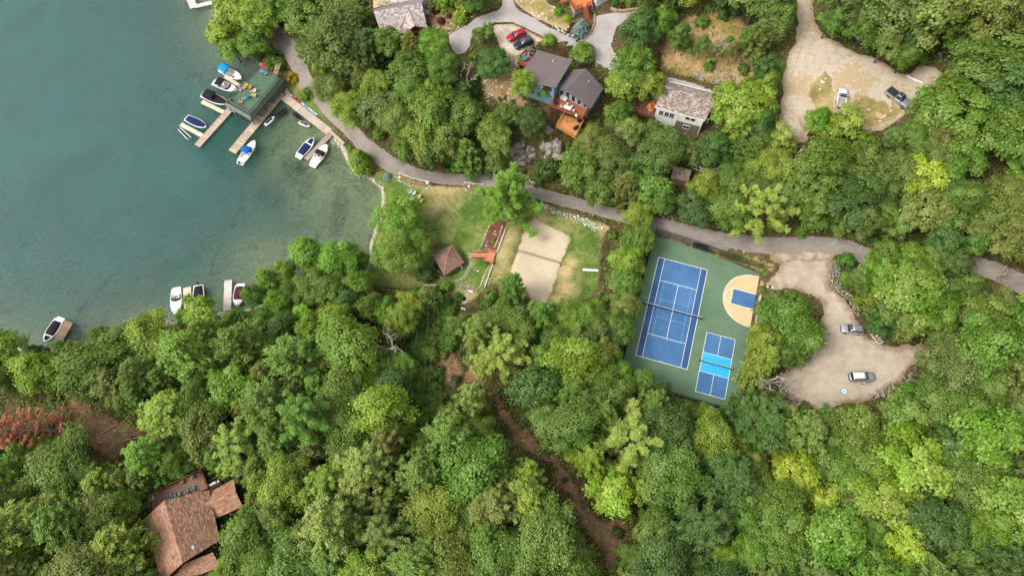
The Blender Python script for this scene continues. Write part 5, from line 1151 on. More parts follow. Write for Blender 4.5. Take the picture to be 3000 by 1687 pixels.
for i, (x, y) in enumerate(((1280,230), (1240,60))): p = Z3(T1, x, y, 18.5); mb = MB(); mb.box((p[0], p[1], 18.5), (1.4, 1.5, .15), .2); bw(mb, 'balcony', m_groof, gh); mb = MB(); mb.box((p[0] + .6, p[1] - .6, 16.4), (.14, .14, 4.0)); mb.box((p[0] + .6, p[1] + .6, 16.4), (.14, .14, 4.0)); bw(mb, 'balcony_post', m_groof, gh)
p = Z3(T1,572,340,19.6); mb = MB(); mb.tube([(p[0], p[1], 18.8), (p[0], p[1], 20.6)], .09, 8); bw(mb, 'stove_pipe', m_black, gh)
for k, (x, y, tx) in enumerate(((370,120,'left'), (470,70,'right'))): table('small table at the %s of the pale roof terrace' % tx, Z3(T1, x + 30, y, 20.9), .2, .9, .6, 20.9, m_steel, 'rect', name='terrace_table')

# ------------------------------------------------------------------ house with orange deck and garage at the top edge
th = empty('garage_house', (*at_z(T2(1560,262), 20)[:2], 20), 0, 'white house with garage door and an orange timber deck at the top edge', 'house')
ga_, gb_ = np.array(at_z(T2(1560,262), 20)[:2]), np.array(at_z(T2(1900,165), 20)[:2]); gt_ = (gb_ - ga_) / np.linalg.norm(gb_ - ga_); gn_ = np.array((-gt_[1], gt_[0]))
gw = [tuple(ga_), tuple(gb_ + gt_ * .2), tuple(gb_ + gt_ * .2 + gn_ * 7), tuple(ga_ + gn_ * 7)]
mb = MB(); mb.prism(gw, 19.3, 26.3); bw(mb, 'wall', siding('bright_white_siding', (240,240,240)), th); ga2 = math.atan2(gt_[1], gt_[0])
mb = MB(); c = ga_ + gt_ * 1.95 - gn_ * .04; mb.box((c[0], c[1], 21.25), (3.5, .1, 2.5), ga2); gd = bw(mb, 'garage_frame', m_trim, th)
for k in range(4): c = ga_ + gt_ * 1.95 - gn_ * .1; mb = MB(); mb.box((c[0], c[1], 20.4 + k * .54), (2.9, .08, .5), ga2); o = bw(mb, 'garage_panel', flat('garage_grey', (128,126,122), .7), th); o.parent = gd
window(th, gw[0], gw[1], 1.4, 24.0, 1.6, 1.1, 1, m_black)
rq = [(*(ga_ - gn_ * .5 - gt_ * .5), 26.2), (*(gb_ - gn_ * .5 + gt_ * .7), 26.2), (*(gb_ + gn_ * 3.5 + gt_ * .7), 28.4), (*(ga_ + gn_ * 3.5 - gt_ * .5), 28.4)]; rq2 = [rq[3], rq[2], (*(gb_ + gn_ * 7.5 + gt_ * .7), 26.2), (*(ga_ + gn_ * 7.5 - gt_ * .5), 26.2)]
roof_plane(th, rq, m_mott, cw=.5, ch=.4); roof_plane(th, rq2, m_mott, cw=.5, ch=.4)
od = [Z3(T2, *p, 23.4) for p in ((1170,190), (1520,90), (1480,-120), (1050,-40))]; mb = MB(); mb.slab(od, .3); m_od = wood('deck_orange', (208,126,80), .75, .1, rnd=.1); m_or = wood('deck_rail_red', (150,70,50), .75, .15); bw(mb, 'deck', m_od, th)
s0, s1 = lerp3(od[0], od[1], .42), lerp3(od[0], od[1], .68)
railing(th, [od[3], od[0], s0], m_or, 1.0); railing(th, [s1, od[1]], m_or, 1.0)
sm_, se_ = lerp3(s0, s1, .5), (*ground(T2(1410,400))[:2], ground(T2(1410,400))[2] + .1); stairs(th, se_, sm_, 1.2, m_od, 12, True, mr=m_or)
for q in od[:2]: mb = MB(); mb.box((q[0], q[1], 21.3), (.3, .3, 4)); bw(mb, 'deck_post', m_conc, th)
mb = MB(); mb.prism([p[:2] for p in shrink(od, .8)], 19, 23); bw(mb, 'deck_wall', m_conc, th)
od2 = [Z3(T2, *p, 23.2) for p in ((920,40), (1050,30), (1050,-60), (900,-60))]; mb = MB(); mb.slab(od2, .3); bw(mb, 'porch_deck', m_od, th); railing(th, [od2[0], od2[1]], m_or, .9)

# ------------------------------------------------------------------ brown-roofed house among the trees
kh = empty('brown_roof_house', (*at_z(S3(750,900), 8.5)[:2], 8.3), 0, 'house with a brown shingle roof, skylights and a railed deck among the trees', 'house')
m_bsh = shingle_mat('darker_shingle', [C(98,70,58), C(126,94,78), C(148,112,92), C(176,138,112)]); m_tsh = shingle_mat('paler_shingle', [C(128,92,72), C(158,118,94), C(180,138,112), C(196,156,128)])  # left slope and wings get the paler shingle, right slope the darker
RT, RM, RBt = Z3(S3,530,550,14.0), Z3(S3,650,860,14.0), Z3(S3,755,1290,14.0)
def rp(quad, m, name='roof'): return roof_plane(kh, quad, m, cw=.45, ch=.17, name=name)
rp([Z3(S3,500,1520,11.4), Z3(S3,295,765,11.4), RT, RBt], m_tsh)
rp([Z3(S3,1060,425,12.0), Z3(S3,1195,1010,12.0), RBt, RT][0:1] + [Z3(S3,1195,1020,12.0), (*RBt[:2], 13.98), (*RT[:2], 13.98)], m_bsh)
wing = [Z3(S3,1140,765,11.3), Z3(S3,1465,620,11.3), Z3(S3,1385,450,12.3), Z3(S3,1020,590,12.3)]; rp(wing, m_tsh, 'wing_roof'); rp([wing[3], wing[2], Z3(S3,1360,300,11.3), Z3(S3,1085,440,11.3)], m_tsh, 'wing_roof')
rp([Z3(S3,560,1560,10.6), Z3(S3,1200,1340,10.6), Z3(S3,1110,1165,11.6), Z3(S3,770,1300,11.6)], m_tsh, 'lower_roof')
wq = [Z3(S3, *p, 10) for p in ((380,800), (620,600), (1060,520), (1180,1000), (780,1330), (560,1449))]; mb = MB(); mb.prism([p[:2] for p in wq], 6.5, [11, 12.2, 11.6, 11.6, 11.2, 10.9]); m_bwall = siding('brown_siding', (110,74,54)); bw(mb, 'wall', m_bwall, kh)
wq2 = shrink([Z3(S3,1100,760,10), Z3(S3,1450,620,10), Z3(S3,1350,320,10), Z3(S3,1060,450,10)], .88); mb = MB(); mb.prism([p[:2] for p in wq2], 6.5, 11.2); bw(mb, 'wall', m_bwall, kh)
for x, y, z, w, h, ang in ((855,1112,13.3,1.15,.75,.3), (650,1215,13.2,.65,.8,.5)):
    p = Z3(S3, x, y, z); mb = MB(); mb.box((p[0], p[1], p[2] - .05), (w, h, .3), ang); o = bw(mb, 'skylight', m_black if w < 1 else m_steel, kh); mb = MB(); mb.box((p[0], p[1], p[2] + .11), (w * .85, h * .85, .04), ang); g = bw(mb, 'pane', m_pane if w < 1 else flat('sky_glass', (160,170,186), .1), kh); g.parent = o
p = Z3(S3,345,888,11.9); mb = MB(); mb.tube([(p[0] - .25, p[1], 11.3), (p[0] - .25, p[1], 12.6)], .13, 8); bw(mb, 'chimney_pipe', m_white, kh)
p = Z3(S3,965,720,12.9); mb = MB(); mb.tube([(p[0], p[1], 12.2), (p[0], p[1], 13.3)], .09, 8); mb.tube([(p[0] + .2, p[1] - .05, 12.3), (p[0] - .25, p[1] + .05, 12.75)], .07, 6); bw(mb, 'vent_pipe', m_steel, kh)
dq = [Z3(S3, *p, 9.6) for p in ((365,495), (985,190), (1060,400), (700,560), (395,690))]; mb = MB(); mb.slab(dq, .25); bw(mb, 'deck', wood('taupe_decking', (138,108,96), .8, .1, rnd=.1), kh); railing(kh, [dq[4], dq[0], dq[1], dq[2]], m_redwood, .95)
for q in (dq[0], dq[1], lerp3(dq[0], dq[1], .5)): mb = MB(); mb.box((q[0], q[1], 8), (.16, .16, 3.2)); bw(mb, 'deck_post', m_redwood, kh)
sq = [Z3(S3, *p, 9.0) for p in ((1055,370), (1190,305), (1215,360), (1075,425))]; mb = MB(); mb.slab(sq, .2); bw(mb, 'grill_deck', m_brownd, kh)
stairs(kh, (*ground(S3(285,620))[:2], 8.3), Z3(S3,370,575,9.4), 1.3, m_stair, 6, False)
Kp = lambda x, y: Z3(S3, x, y, 9.6)
for x, y, rgb, tx in ((808,435,(104,128,132),'fourth'), (882,405,(104,128,132),'last'), (710,478,(130,148,150),'third'), (662,492,(140,150,152),'second'), (615,498,(104,128,132),'first')): chair('grey-blue lawn chair, %s from the stairs along the roof edge of the deck' % tx, Kp(x, y), 118, rgb, 'grey-blue deck chairs', 9.6)
def planter(label, p, z, rgb, leaf=(70,120,50), s=1.0, h=.45):
    r = empty('planter', (p[0], p[1], z), .45, label, 'planter'); mb = MB(); mb.box((0, 0, h / 2), (.62 * s, .55 * s, h), taper=1.12); bevel(mb.build('pot', flat('pot_%d_%d_%d' % rgb, rgb, .8, .12, 4), r), .03)
    V, F = [], []
    for _ in range(60):
        c = Vector((random.uniform(-.26, .26) * s, random.uniform(-.22, .22) * s, h + random.uniform(.02, .3))); u = Vector((random.uniform(-1, 1), random.uniform(-1, 1), random.uniform(-.3, .6))).normalized() * .1; w = u.cross(Vector((0, 0, 1))).normalized() * .07; k = len(V); V += [tuple(c - u - w), tuple(c + u - w), tuple(c + u + w), tuple(c - u + w)]; F.append((k, k + 1, k + 2, k + 3))
    link('foliage', mesh('foliage', V, F), flat('plant_%d_%d_%d' % leaf, leaf, .7, .25, 6), r)
planter('long white planter box with green plants at the deck stairs', Kp(383,520), 9.6, (222,220,210), (80,140,60), 1.6, .5)
planter('orange planter nearest the far corner of the railed deck', Kp(980,225), 9.6, (206,110,74), (150,90,60)); planter('terracotta planter in the middle of the deck rail', Kp(878,275), 9.6, (214,140,110), (190,140,120)); planter('amber planter left of the terracotta one along the deck rail', Kp(755,335), 9.6, (200,128,62), (180,120,60)); planter('small tan planter beside the grill corner of the deck', Kp(1018,330), 9.6, (212,166,120), (170,120,80), .7)
planter('orange planter at the lake corner of the green boathouse deck', dk(730,605), DZ, (206,120,60), (150,120,50), .9)
grill('white-lidded grill on the small deck beside the brown roof', Z3(S3,1140,350,9.2), 9.0, flat('white_enamel', (226,230,222), .3), .45)
# ------------------------------------------------------------------ gazebo
GZ = 3.7; gq = [Z3(R6, *p, GZ) for p in ((1090,770), (1188,925), (1018,1035), (918,860))]; gz = empty('gazebo', (sum(p[0] for p in gq) / 4, sum(p[1] for p in gq) / 4, 1.3), 0, 'square gazebo with a brown hipped shingle roof and copper ridges', 'gazebo')
gc_ = [sum(p[i] for p in gq) / 4 for i in range(2)]; ap_ = (gc_[0], gc_[1], 5.3); m_gsh = shingle_mat('gazebo_shingle', [C(112,84,76), C(132,102,92), C(146,116,104), C(160,130,116)])
for i in range(4):
    a, b = gq[i], gq[(i + 1) % 4]; roof_plane(gz, [a, b, lerp3(ap_, b, .015), lerp3(ap_, a, .015)], m_gsh, .1, cw=.4, ch=.2)
    mb = MB(); mb.tube([(a[0], a[1], a[2] + .04), (ap_[0], ap_[1], ap_[2] + .05)], .09, 5); bw(mb, 'hip_ridge', flat('copper_ridge', (186,122,98), .7, .1, 4), gz)
gi = shrink(gq, .82)
for i in range(4):
    a, b = gi[i], gi[(i + 1) % 4]; mb = MB(); mb.box((a[0], a[1], 2.5), (.18, .18, 2.5), .5); bw(mb, 'post', m_stair, gz)
    d = Vector(b) - Vector(a); mb = MB(); mb.box(((a[0] + b[0]) / 2, (a[1] + b[1]) / 2, 1.75), (d.length, .08, .8), math.atan2(d.y, d.x)); bw(mb, 'half_wall', m_stair, gz) if i != 0 else None
    mb = MB(); mb.box(((a[0] + b[0]) / 2, (a[1] + b[1]) / 2, 3.55), (d.length, .14, .22), math.atan2(d.y, d.x)); bw(mb, 'beam', m_stair, gz)
mb = MB(); mb.prism([p[:2] for p in gi], 1.2, 1.4); bw(mb, 'floor', m_conc, gz)
mb = MB(); mb.tube([(ap_[0], ap_[1], 5.3), (ap_[0], ap_[1], 5.5)], .1, 8); bw(mb, 'finial', m_black, gz)
def picnic(label, p, rz, z):
    r = empty('picnic_table', (p[0], p[1], z), rz, label, 'table'); m = wood('picnic_brown', (124,92,72), .85, .2)
    for k in range(5): mb = MB(); mb.box((0, -.32 + k * .16, .75), (2.0, .14, .045)); mb.build('plank', m, r)
    for s in (-1, 1):
        mb = MB(); mb.box((0, s * .72, .45), (2.0, .28, .045)); mb.build('bench', m, r)
        mb = MB(); mb.tube([(s * .75, -.6, 0), (s * .75, .25, .74)], .05, 4); mb.tube([(s * .75, .6, 0), (s * .75, -.25, .74)], .05, 4); mb.box((s * .75, 0, .42), (.05, 1.6, .1)); mb.build('leg', m, r)
pp = ground(R6(943,785)); picnic('brown picnic table on the grass beside the gazebo', pp, math.radians(28), pp[2])
for i, (x, y, tx, rgb) in enumerate(((1155,960,'upper', (232,232,232)), (1168,975,'lower', (190,190,186)))):
    p = ground(R6(x, y)); r = empty('storage_bin', p, .4, '%s pale bin at the corner of the gazebo' % tx, 'bin'); mb = MB(); mb.tube([(0, 0, 0), (0, 0, .75)], [.26, .3], 12); mb.build('body', flat('bin_%d' % rgb[0], rgb, .5), r); mb = MB(); mb.tube([(0, 0, .75), (0, 0, .84)], [.33, .28], 12); mb.build('lid', flat('bin_%d' % rgb[0], rgb, .5), r)
mb = MB(); mb.slab([ground(R6(*p), .13) for p in ((955,985), (975,980), (1005,1060), (985,1070))], .1); tag(mb.build('boardwalk', m_dgrey), 'short grey boardwalk at the back corner of the gazebo', 'boardwalk')
grill('dark grill tucked under the left eave of the gazebo', ground(R6(950,968)), ground(R6(950,968))[2], m_grill, 2.1)
# ------------------------------------------------------------------ cedar landing and stairs from lawn to sand court
st = empty('cedar_stairs', ground(T6(1100,480)), 0, 'cedar stairs and square landing between the lawn and the sand court', 'stairs'); m_ced = wood('cedar', (198,134,104), .75, .12, rnd=.15)
lq = [Z3(T6, *p, 4.5) for p in ((1075,320), (1220,365), (1170,560), (1015,505))]; mb = MB(); mb.slab(lq, .15); bw(mb, 'landing', m_ced, st); railing(st, [lq[0], lq[1]], m_ced, .9); railing(st, [lq[2], lq[3]], m_ced, .9)
stairs(st, ground(T6(815,415), .2), lerp3(lq[0], lq[3], .5), 1.3, m_ced, 13, True)
for q in lq: mb = MB(); mb.box((q[0], q[1], 2.9), (.14, .14, 2.6)); bw(mb, 'post', m_ced, st)
# ------------------------------------------------------------------ vehicles
m_tyre = flat('tyre', (30,30,31), .9, .15, 6); m_rim = flat('alloy_rim', (150,152,154), .35, .1, 4, .5, .6); m_cgl = flat('car_glass', (40,48,54), .06, .12, .8, .8)
m_lamp = flat('headlamp', (226,228,230), .15, .05); m_tail = flat('tail_lamp', (150,30,28), .3, .1); m_plast = flat('black_trim', (36,36,38), .7, .12, 4)
def paint(name, rgb, rough=.28, metal=.3): return flat(name, rgb, rough, .05, 1.2, .55, metal)
def loft(st, name, m, root, cap=True, smooth=True):
    """body from stations (x, half width, z bottom, z top, top half width)"""
    V, F = [], []; n = 12
    for x, w, zb, zt, wt in st:
        h = zt - zb; row = [(x, w * .9, zb), (x, w, zb + h * .22), (x, w * 1.0, zb + h * .62), (x, (w + wt) / 2 * 1.0, zt - h * .12), (x, wt, zt - h * .015), (x, wt * .45, zt + .02)]
        V += row + [(a, -b, c) for a, b, c in row[::-1]]
    for i in range(len(st) - 1):
        for k in range(n): F.append((i * n + k, (i + 1) * n + k, (i + 1) * n + (k + 1) % n, i * n + (k + 1) % n))
    F += [tuple(range(n)), tuple((len(st) - 1) * n + k for k in range(n - 1, -1, -1))]
    me = mesh(name, V, F, smooth); return link(name, me, m, root)
def wheels(r, xs, tr, rad=.36):
    for x in xs:
        for s in (-1, 1):
            mb = MB(); mb.tube([(x, s * tr - .12, rad), (x, s * tr + .12, rad)], rad, 18); w = mb.build('wheel', m_tyre, r)
            mb = MB(); mb.tube([(x, s * (tr + .1), rad), (x, s * (tr + .135), rad)], rad * .64, 12); mb.build('rim', m_rim, w)
def suv(name, label, pr, pf, crop_, m, W=1.9, Hh=1.7, roof=None, rack=True, sunroof=False, cat='car', zoff=.1, L=None):
    """pr rear, pf front pixel on the ground plane beneath the car's middle height"""
    a, b = ground(crop_(*pr), .8), ground(crop_(*pf), .8); LL = math.dist(a[:2], b[:2]) if L is None else L; c = ((a[0] + b[0]) / 2, (a[1] + b[1]) / 2)
    r = empty(name, (c[0], c[1], H(*c) + zoff), math.atan2(b[1] - a[1], b[0] - a[0]), label, cat); L = LL; w = W / 2
    loft([(-L * .5, w * .82, .45, .95, w * .78), (-L * .485, w * .94, .32, 1.02, w * .86), (-L * .42, w, .26, 1.06, w * .92), (-L * .1, w, .24, 1.04, w * .93), (L * .17, w, .24, 1.02, w * .92), (L * .36, w * .98, .26, .95, w * .86), (L * .46, w * .9, .3, .84, w * .76), (L * .5, w * .72, .42, .72, w * .6)], 'body', m, r)
    gl = [(-L * .475, w * .80, .95, 1.1, w * .74), (-L * .43, w * .86, .95, Hh - .1, w * .70), (-L * .36, w * .88, .95, Hh - .01, w * .72), (-L * .05, w * .88, .95, Hh, w * .73), (L * .06, w * .88, .95, Hh - .05, w * .71), (L * .225, w * .86, .95, 1.04, w * .8)]
    loft(gl, 'greenhouse', m_cgl, r)
    q = [(-L * .425, w * .70, Hh - .07), (-L * .36, w * .735, Hh), (-L * .2, w * .745, Hh + .015), (-L * .05, w * .745, Hh + .015), (L * .055, w * .71, Hh - .035)]; V = []; F = []
    for x, y, z in q: V += [(x, y * s_, z + .045 + .02 * (1 - s_ * s_) - (.06 if abs(s_) == 1 else 0)) for s_ in (-1, -.85, 0, .85, 1)]
    F = [(i * 5 + k, (i + 1) * 5 + k, (i + 1) * 5 + k + 1, i * 5 + k + 1) for i in range(4) for k in range(4)]; rf = link('roof', mesh('roof', V, F, True), roof or m, r); sd_ = rf.modifiers.new('thick', 'SOLIDIFY'); sd_.thickness = .03
    for s in (-1, 1):
        mb = MB()
        for x0, z0, x1, z1, th in ((L * .225, 1.03, L * .055, Hh - .05, .05), (-L * .14, 1.0, -L * .13, Hh - .03, .05), (-L * .46, 1.05, -L * .40, Hh - .07, .07)): mb.tube([(x0, s * w * .88, z0), (x1, s * w * .735, z1)], th, 5)
        mb.build('pillar', m, r)
        mb = MB(); mb.box((L * .13, s * (w + .09), 1.04), (.14, .2, .14)); bevel(mb.build('mirror', m, r), .04)
        mb = MB(); mb.box((L * .455, s * w * .66, .74), (.2, .3, .12), s * -.4); bevel(mb.build('headlight', m_lamp, r), .03)
        mb = MB(); mb.box((-L * .488, s * w * .76, .92), (.1, .2, .26)); bevel(mb.build('tail_light', m_tail, r), .03)
        if rack: mb = MB(); mb.tube([(-L * .36, s * w * .66, Hh + .07), (0, s * w * .67, Hh + .09)], .025, 5); mb.build('roof_rail', m_plast, r)
    for x in (-L * .5, L * .49): mb = MB(); mb.box((x, 0, .42), (.12, W * .78, .22)); bevel(mb.build('bumper', m_plast, r), .05)
    if sunroof: mb = MB(); mb.box((-L * .1, 0, Hh + .05), (L * .2, W * .42, .02)); mb.build('sunroof', m_cgl, r)
    wheels(r, (-L * .3, L * .31), w - .12); return r
suv('red_suv', 'bright red suv parked beside the black one on the gravel bay', (1480,275), (1318,350), R3, paint('red_paint', (186,34,54)), W=1.85, Hh=1.62, rack=False)
suv('black_suv', 'black suv with grey roof parked on the gravel bay', (1540,340), (1380,420), R3, paint('black_paint', (44,46,58)), W=1.92, Hh=1.72, roof=paint('dark_grey_paint', (78,82,88)))
suv('silver_suv', 'silver suv with dark sunroof half under the big tree at the parking lot', (918,765), (758,752), S1, paint('silver_paint', (186,186,190), .3, .5), W=1.9, Hh=1.72, sunroof=True)
suv('white_suv', 'white-roofed silver suv standing alone in the lower parking lot', (815,1098), (1000,1092), S1, paint('pale_silver_paint', (190,188,194), .3, .5), W=1.95, Hh=1.75, roof=paint('white_roof', (226,226,222), .4, 0))
def pickup(name, label, pr, pf, crop_, m, W=2.0, bed=None, crew=True, sunroof=False):
    a, b = ground(crop_(*pr), .8), ground(crop_(*pf), .8); L = math.dist(a[:2], b[:2]); c = ((a[0] + b[0]) / 2, (a[1] + b[1]) / 2); w = W / 2; Hh = 1.9 if crew else 1.75
    r = empty(name, (c[0], c[1], H(*c) + .1), math.atan2(b[1] - a[1], b[0] - a[0]), label, 'pickup'); r.rotation_euler[1] = -math.atan2(b[2] - a[2], L) * .6
    cb = -L * .10 if crew else -L * .02; cf = L * .21 if crew else L * .2; cr = cb
    loft([(cr, w, .35, 1.08, w * .93), (L * .2, w, .34, 1.1, w * .93), (L * .4, w * .97, .36, 1.04, w * .86), (L * .475, w * .9, .4, .94, w * .78), (L * .5, w * .78, .48, .82, w * .66)], 'body', m, r)
    mb = MB(); mb.box((-L * .5 / 2 + cr / 2, 0, .5), (L * .5 + cr, W * .96, .3))
    for s in (-1, 1): mb.box(((-L * .5 + cr) / 2, s * (w - .06), .82), (L * .5 + cr, .12, .5))
    mb.box((-L * .5 + .05, 0, .82), (.1, W - .24, .5)); mb.box((cr - .05, 0, .82), (.1, W - .24, .5)); bevel(mb.build('cargo_bed', m, r), .03)
    if bed is not None: mb = MB(); mb.box(((-L * .5 + cr) / 2, 0, 1.1), (L * .5 + cr - .06, W - .1, .06)); bevel(mb.build('tonneau_cover', bed, r), .03)
    else: mb = MB(); mb.box(((-L * .5 + cr) / 2, 0, .67), (L * .5 + cr - .2, W - .26, .03)); mb.build('bed_floor', flat('bed_floor', (170,160,150), .8, .3, 4), r)
    loft([(cr + .02, w * .86, 1.0, 1.15, w * .8), (cr + .16, w * .87, 1.0, Hh - .06, w * .72), (cr + .4, w * .88, 1.0, Hh, w * .73), (cf - .75, w * .88, 1.0, Hh - .02, w * .72), (cf, w * .86, 1.0, 1.1, w * .8)], 'greenhouse', m_cgl, r)
    mb = MB(); pts = [(cr + .16, w * .73), (cf - .78, w * .73), (cf - .78, -w * .73), (cr + .16, -w * .73)]; mb.prism(pts, Hh - .05, Hh + .05); bevel(mb.build('roof', m, r), .04)
    for s in (-1, 1):
        mb = MB()
        for x0, x1 in ((cf, cf - .78), (cr + .03, cr + .17), ((cr + cf) / 2 - .2, (cr + cf) / 2 - .2)): mb.tube([(x0, s * w * .88, 1.06), (x1, s * w * .735, Hh - .02)], .05, 5)
        mb.build('pillar', m, r)
        mb = MB(); mb.box((cf - .35, s * (w + .12), 1.15), (.15, .24, .2)); bevel(mb.build('mirror', m_plast if crew else m, r), .04)
        mb = MB(); mb.box((L * .47, s * w * .68, .8), (.16, .3, .16)); bevel(mb.build('headlight', m_lamp, r), .03)
        mb = MB(); mb.box((-L * .5, s * (w - .1), .85), (.06, .14, .3)); mb.build('tail_light', m_tail, r)
    for x in (-L * .51, L * .495): mb = MB(); mb.box((x, 0, .48), (.14, W * .85, .2)); bevel(mb.build('bumper', m_steel, r), .04)
    if sunroof: mb = MB(); mb.box(((cr + cf) / 2 - .35, 0, Hh + .06), (.7, W * .42, .02)); mb.build('sunroof', m_cgl, r)
    wheels(r, (-L * .31, L * .33), w - .13, .4); return r
pickup('white_pickup', 'white pickup with an open bed at the edge of the dry grass', (757,915), (787,742), R5, paint('white_truck_paint', (224,226,230), .35, 0), 1.9, None, False)
pickup('silver_pickup', 'silver crew-cab pickup with a black bed cover on the dry grass', (1165,755), (1345,905), R5, paint('silver_truck_paint', (188,188,196), .3, .5), 2.05, flat('tonneau', (48,48,52), .7, .1), True, True)
# ------------------------------------------------------------------ person beside the white suv
def person(label, p, rz, shirt, trousers, skin=(196,150,124), hair=(60,46,38)):
    r = empty('person', p, rz, label, 'person')
    bm = bmesh.new(); J = {'pel': (0, 0, .95), 'chest': (.02, 0, 1.3), 'neck': (.0, 0, 1.5), 'head': (.03, 0, 1.62), 'top': (.02, 0, 1.74),
      'hl': (0, .1, .9), 'kl': (.03, .11, .5), 'al': (-.02, .11, .08), 'tl': (.14, .12, .04), 'hr': (0, -.1, .9), 'kr': (.05, -.11, .5), 'ar': (.02, -.11, .08), 'tr': (.18, -.12, .04),
      'sl': (0, .18, 1.42), 'el': (.02, .26, 1.15), 'wl': (.16, .24, .95), 'dl': (.24, .22, .9), 'sr': (0, -.18, 1.42), 'er': (.03, -.26, 1.15), 'wr': (.2, -.22, 1.0), 'dr': (.28, -.2, .98)}
    R = {'pel': .15, 'chest': .16, 'neck': .06, 'head': .1, 'top': .06, 'h': .095, 'k': .065, 'a': .045, 't': .04, 's': .075, 'e': .05, 'w': .034, 'd': .035}
    E = [('pel', 'chest'), ('chest', 'neck'), ('neck', 'head'), ('head', 'top')] + [(x + s, y + s) for s in 'lr' for x, y in (('h', 'k'), ('k', 'a'), ('a', 't'), ('s', 'e'), ('e', 'w'), ('w', 'd'))] + [('pel', 'hl'), ('pel', 'hr'), ('chest', 'sl'), ('chest', 'sr')]
    ks = list(J); me = bpy.data.meshes.new('body'); me.from_pydata([J[k] for k in ks], [(ks.index(a), ks.index(b)) for a, b in E], [])
    o = link('body', me, None, r); md = o.modifiers.new('skin', 'SKIN'); sv = me.skin_vertices[0].data
    for k, v in zip(ks, sv): q = R.get(k, R.get(k[0], .06)); v.radius = (q, q * (1.15 if k in ('chest', 'pel') else 1)); v.use_root = k == 'pel'
    s = o.modifiers.new('sub', 'SUBSURF'); s.levels = s.render_levels = 2
    n = NT('clothing'); sx = n.n('ShaderNodeSeparateXYZ'); n.l(n.obj(), sx.inputs[0]); z = sx.outputs[2]
    col = n.mix(n.step(z, .96, .97), C(*trousers), C(*shirt)); col = n.mix(n.step(z, 1.5, 1.51), col, C(*skin)); col = n.mix(n.step(z, .07, .08), C(50,48,46), col); n.out(col, .8); me.materials.append(n.mat)
    V, F = [], []; m_ = 10
    for i in range(6):
        ph = i / 5 * 1.75
        for k in range(m_): t = 2 * math.pi * k / m_; V.append((.02 + .118 * math.cos(t) * math.sin(ph) - .015, .112 * math.sin(t) * math.sin(ph), 1.66 + .125 * math.cos(ph)))
    F = [(i * m_ + k, i * m_ + (k + 1) % m_, (i + 1) * m_ + (k + 1) % m_, (i + 1) * m_ + k) for i in range(5) for k in range(m_)]; link('hair', mesh('hair', V, F, True), flat('hair_%d' % hair[0], hair, .8), r)
    for q in (-1, 1):
        for f in range(5): mb = MB(); y = q * (.2 + .0) + (f - 2) * .018; mb.tube([(.26 if q > 0 else .3, y, .9 if q > 0 else .98), ((.34 - abs(f - 2) * .015) if q > 0 else .38 - abs(f - 2) * .015, y, .87 if q > 0 else .96)], .009, 5); mb.build('finger', flat('skin_tone', skin, .7), r)
    return r
person('person in a white shirt standing beside the white-roofed suv', ground(S1(906,1150)), 1.4, (232,232,230), (70,74,84))
lp = ground(S1(780,1197), .11); r = empty('landing_pad', lp, 0, 'round blue and white drone landing pad on the bare lot', 'landing pad')
mb = MB(); mb.tube([(0, 0, 0), (0, 0, .02)], .68, 28); mb.build('rim', flat('pad_blue', (70,120,170), .7), r); mb = MB(); mb.tube([(0, 0, .02), (0, 0, .03)], .55, 28); mb.build('disc', flat('pad_white', (222,228,232), .7), r)
mb = MB()
for s in (-1, 1): mb.box((s * .17, 0, .034), (.07, .5, .006))
mb.box((0, 0, .034), (.27, .07, .006)); mb.build('marking', flat('pad_blue', (70,120,170), .7), r)

# ------------------------------------------------------------------ stones
m_rock = None
def rock_mat(name, cols, s=1.6):
    n = NT(name); a = n.noise(s, 6, .68, n.obj()); b = n.noise(s * 5, 5, .7, n.obj()); info = n.n('ShaderNodeObjectInfo')
    f = n.math('ADD', n.math('MULTIPLY', a, .5), n.math('ADD', n.math('MULTIPLY', b, .3), n.math('MULTIPLY', info.outputs['Random'], .22)))
    k = len(cols); n.out(n.ramp(f, [(.32 + .4 * i / (k - 1), c) for i, c in enumerate(cols)]), .9, .2); n.bump(n.math('ADD', a, n.math('MULTIPLY', b, .5)), .7, .08); return n.mat
m_wst = rock_mat('pale_stone', [C(160,146,130), C(206,196,184), C(230,224,216), C(240,236,230)]); m_gst = rock_mat('grey_stone', [C(104,98,90), C(146,138,128), C(182,174,164), C(204,198,188)])
m_ost = rock_mat('lichened_outcrop', [C(66,56,46), C(124,114,104), C(170,162,152), C(150,120,96), C(200,194,186)], .8)
def stone_mesh(seed, flatn=.6, sub=2):
    rr = random.Random(seed); bm = bmesh.new(); bmesh.ops.create_icosphere(bm, subdivisions=sub, radius=.5)
    ax = (rr.uniform(.8, 1.3), rr.uniform(.65, 1.0), flatn * rr.uniform(.8, 1.15))
    cuts = [(Vector((rr.gauss(0, 1), rr.gauss(0, 1), rr.gauss(0, .8))).normalized(), rr.uniform(.22, .42)) for _ in range(12)]
    for v in bm.verts:
        p = v.co.copy()
        for n_, d_ in cuts:
            k = p.dot(n_)
            if k > d_: p -= n_ * (k - d_)
        p += Vector((mnoise.noise(p * 2.3 + Vector((seed, 0, 0))), mnoise.noise(p * 2.3 + Vector((0, seed, 0))), mnoise.noise(p * 2.3 + Vector((0, 0, seed))))) * .06
        v.co = Vector((p.x * ax[0], p.y * ax[1], p.z * ax[2]))
    me = bpy.data.meshes.new('stone'); bm.to_mesh(me); bm.free(); return me
_SM = {}
def stone_set(m, sub=1):
    k = (m.name, sub)
    if k not in _SM:
        _SM[k] = [stone_mesh(i + 3, sub=sub) for i in range(6)]
        for me in _SM[k]: me.materials.append(m)
    return _SM[k]
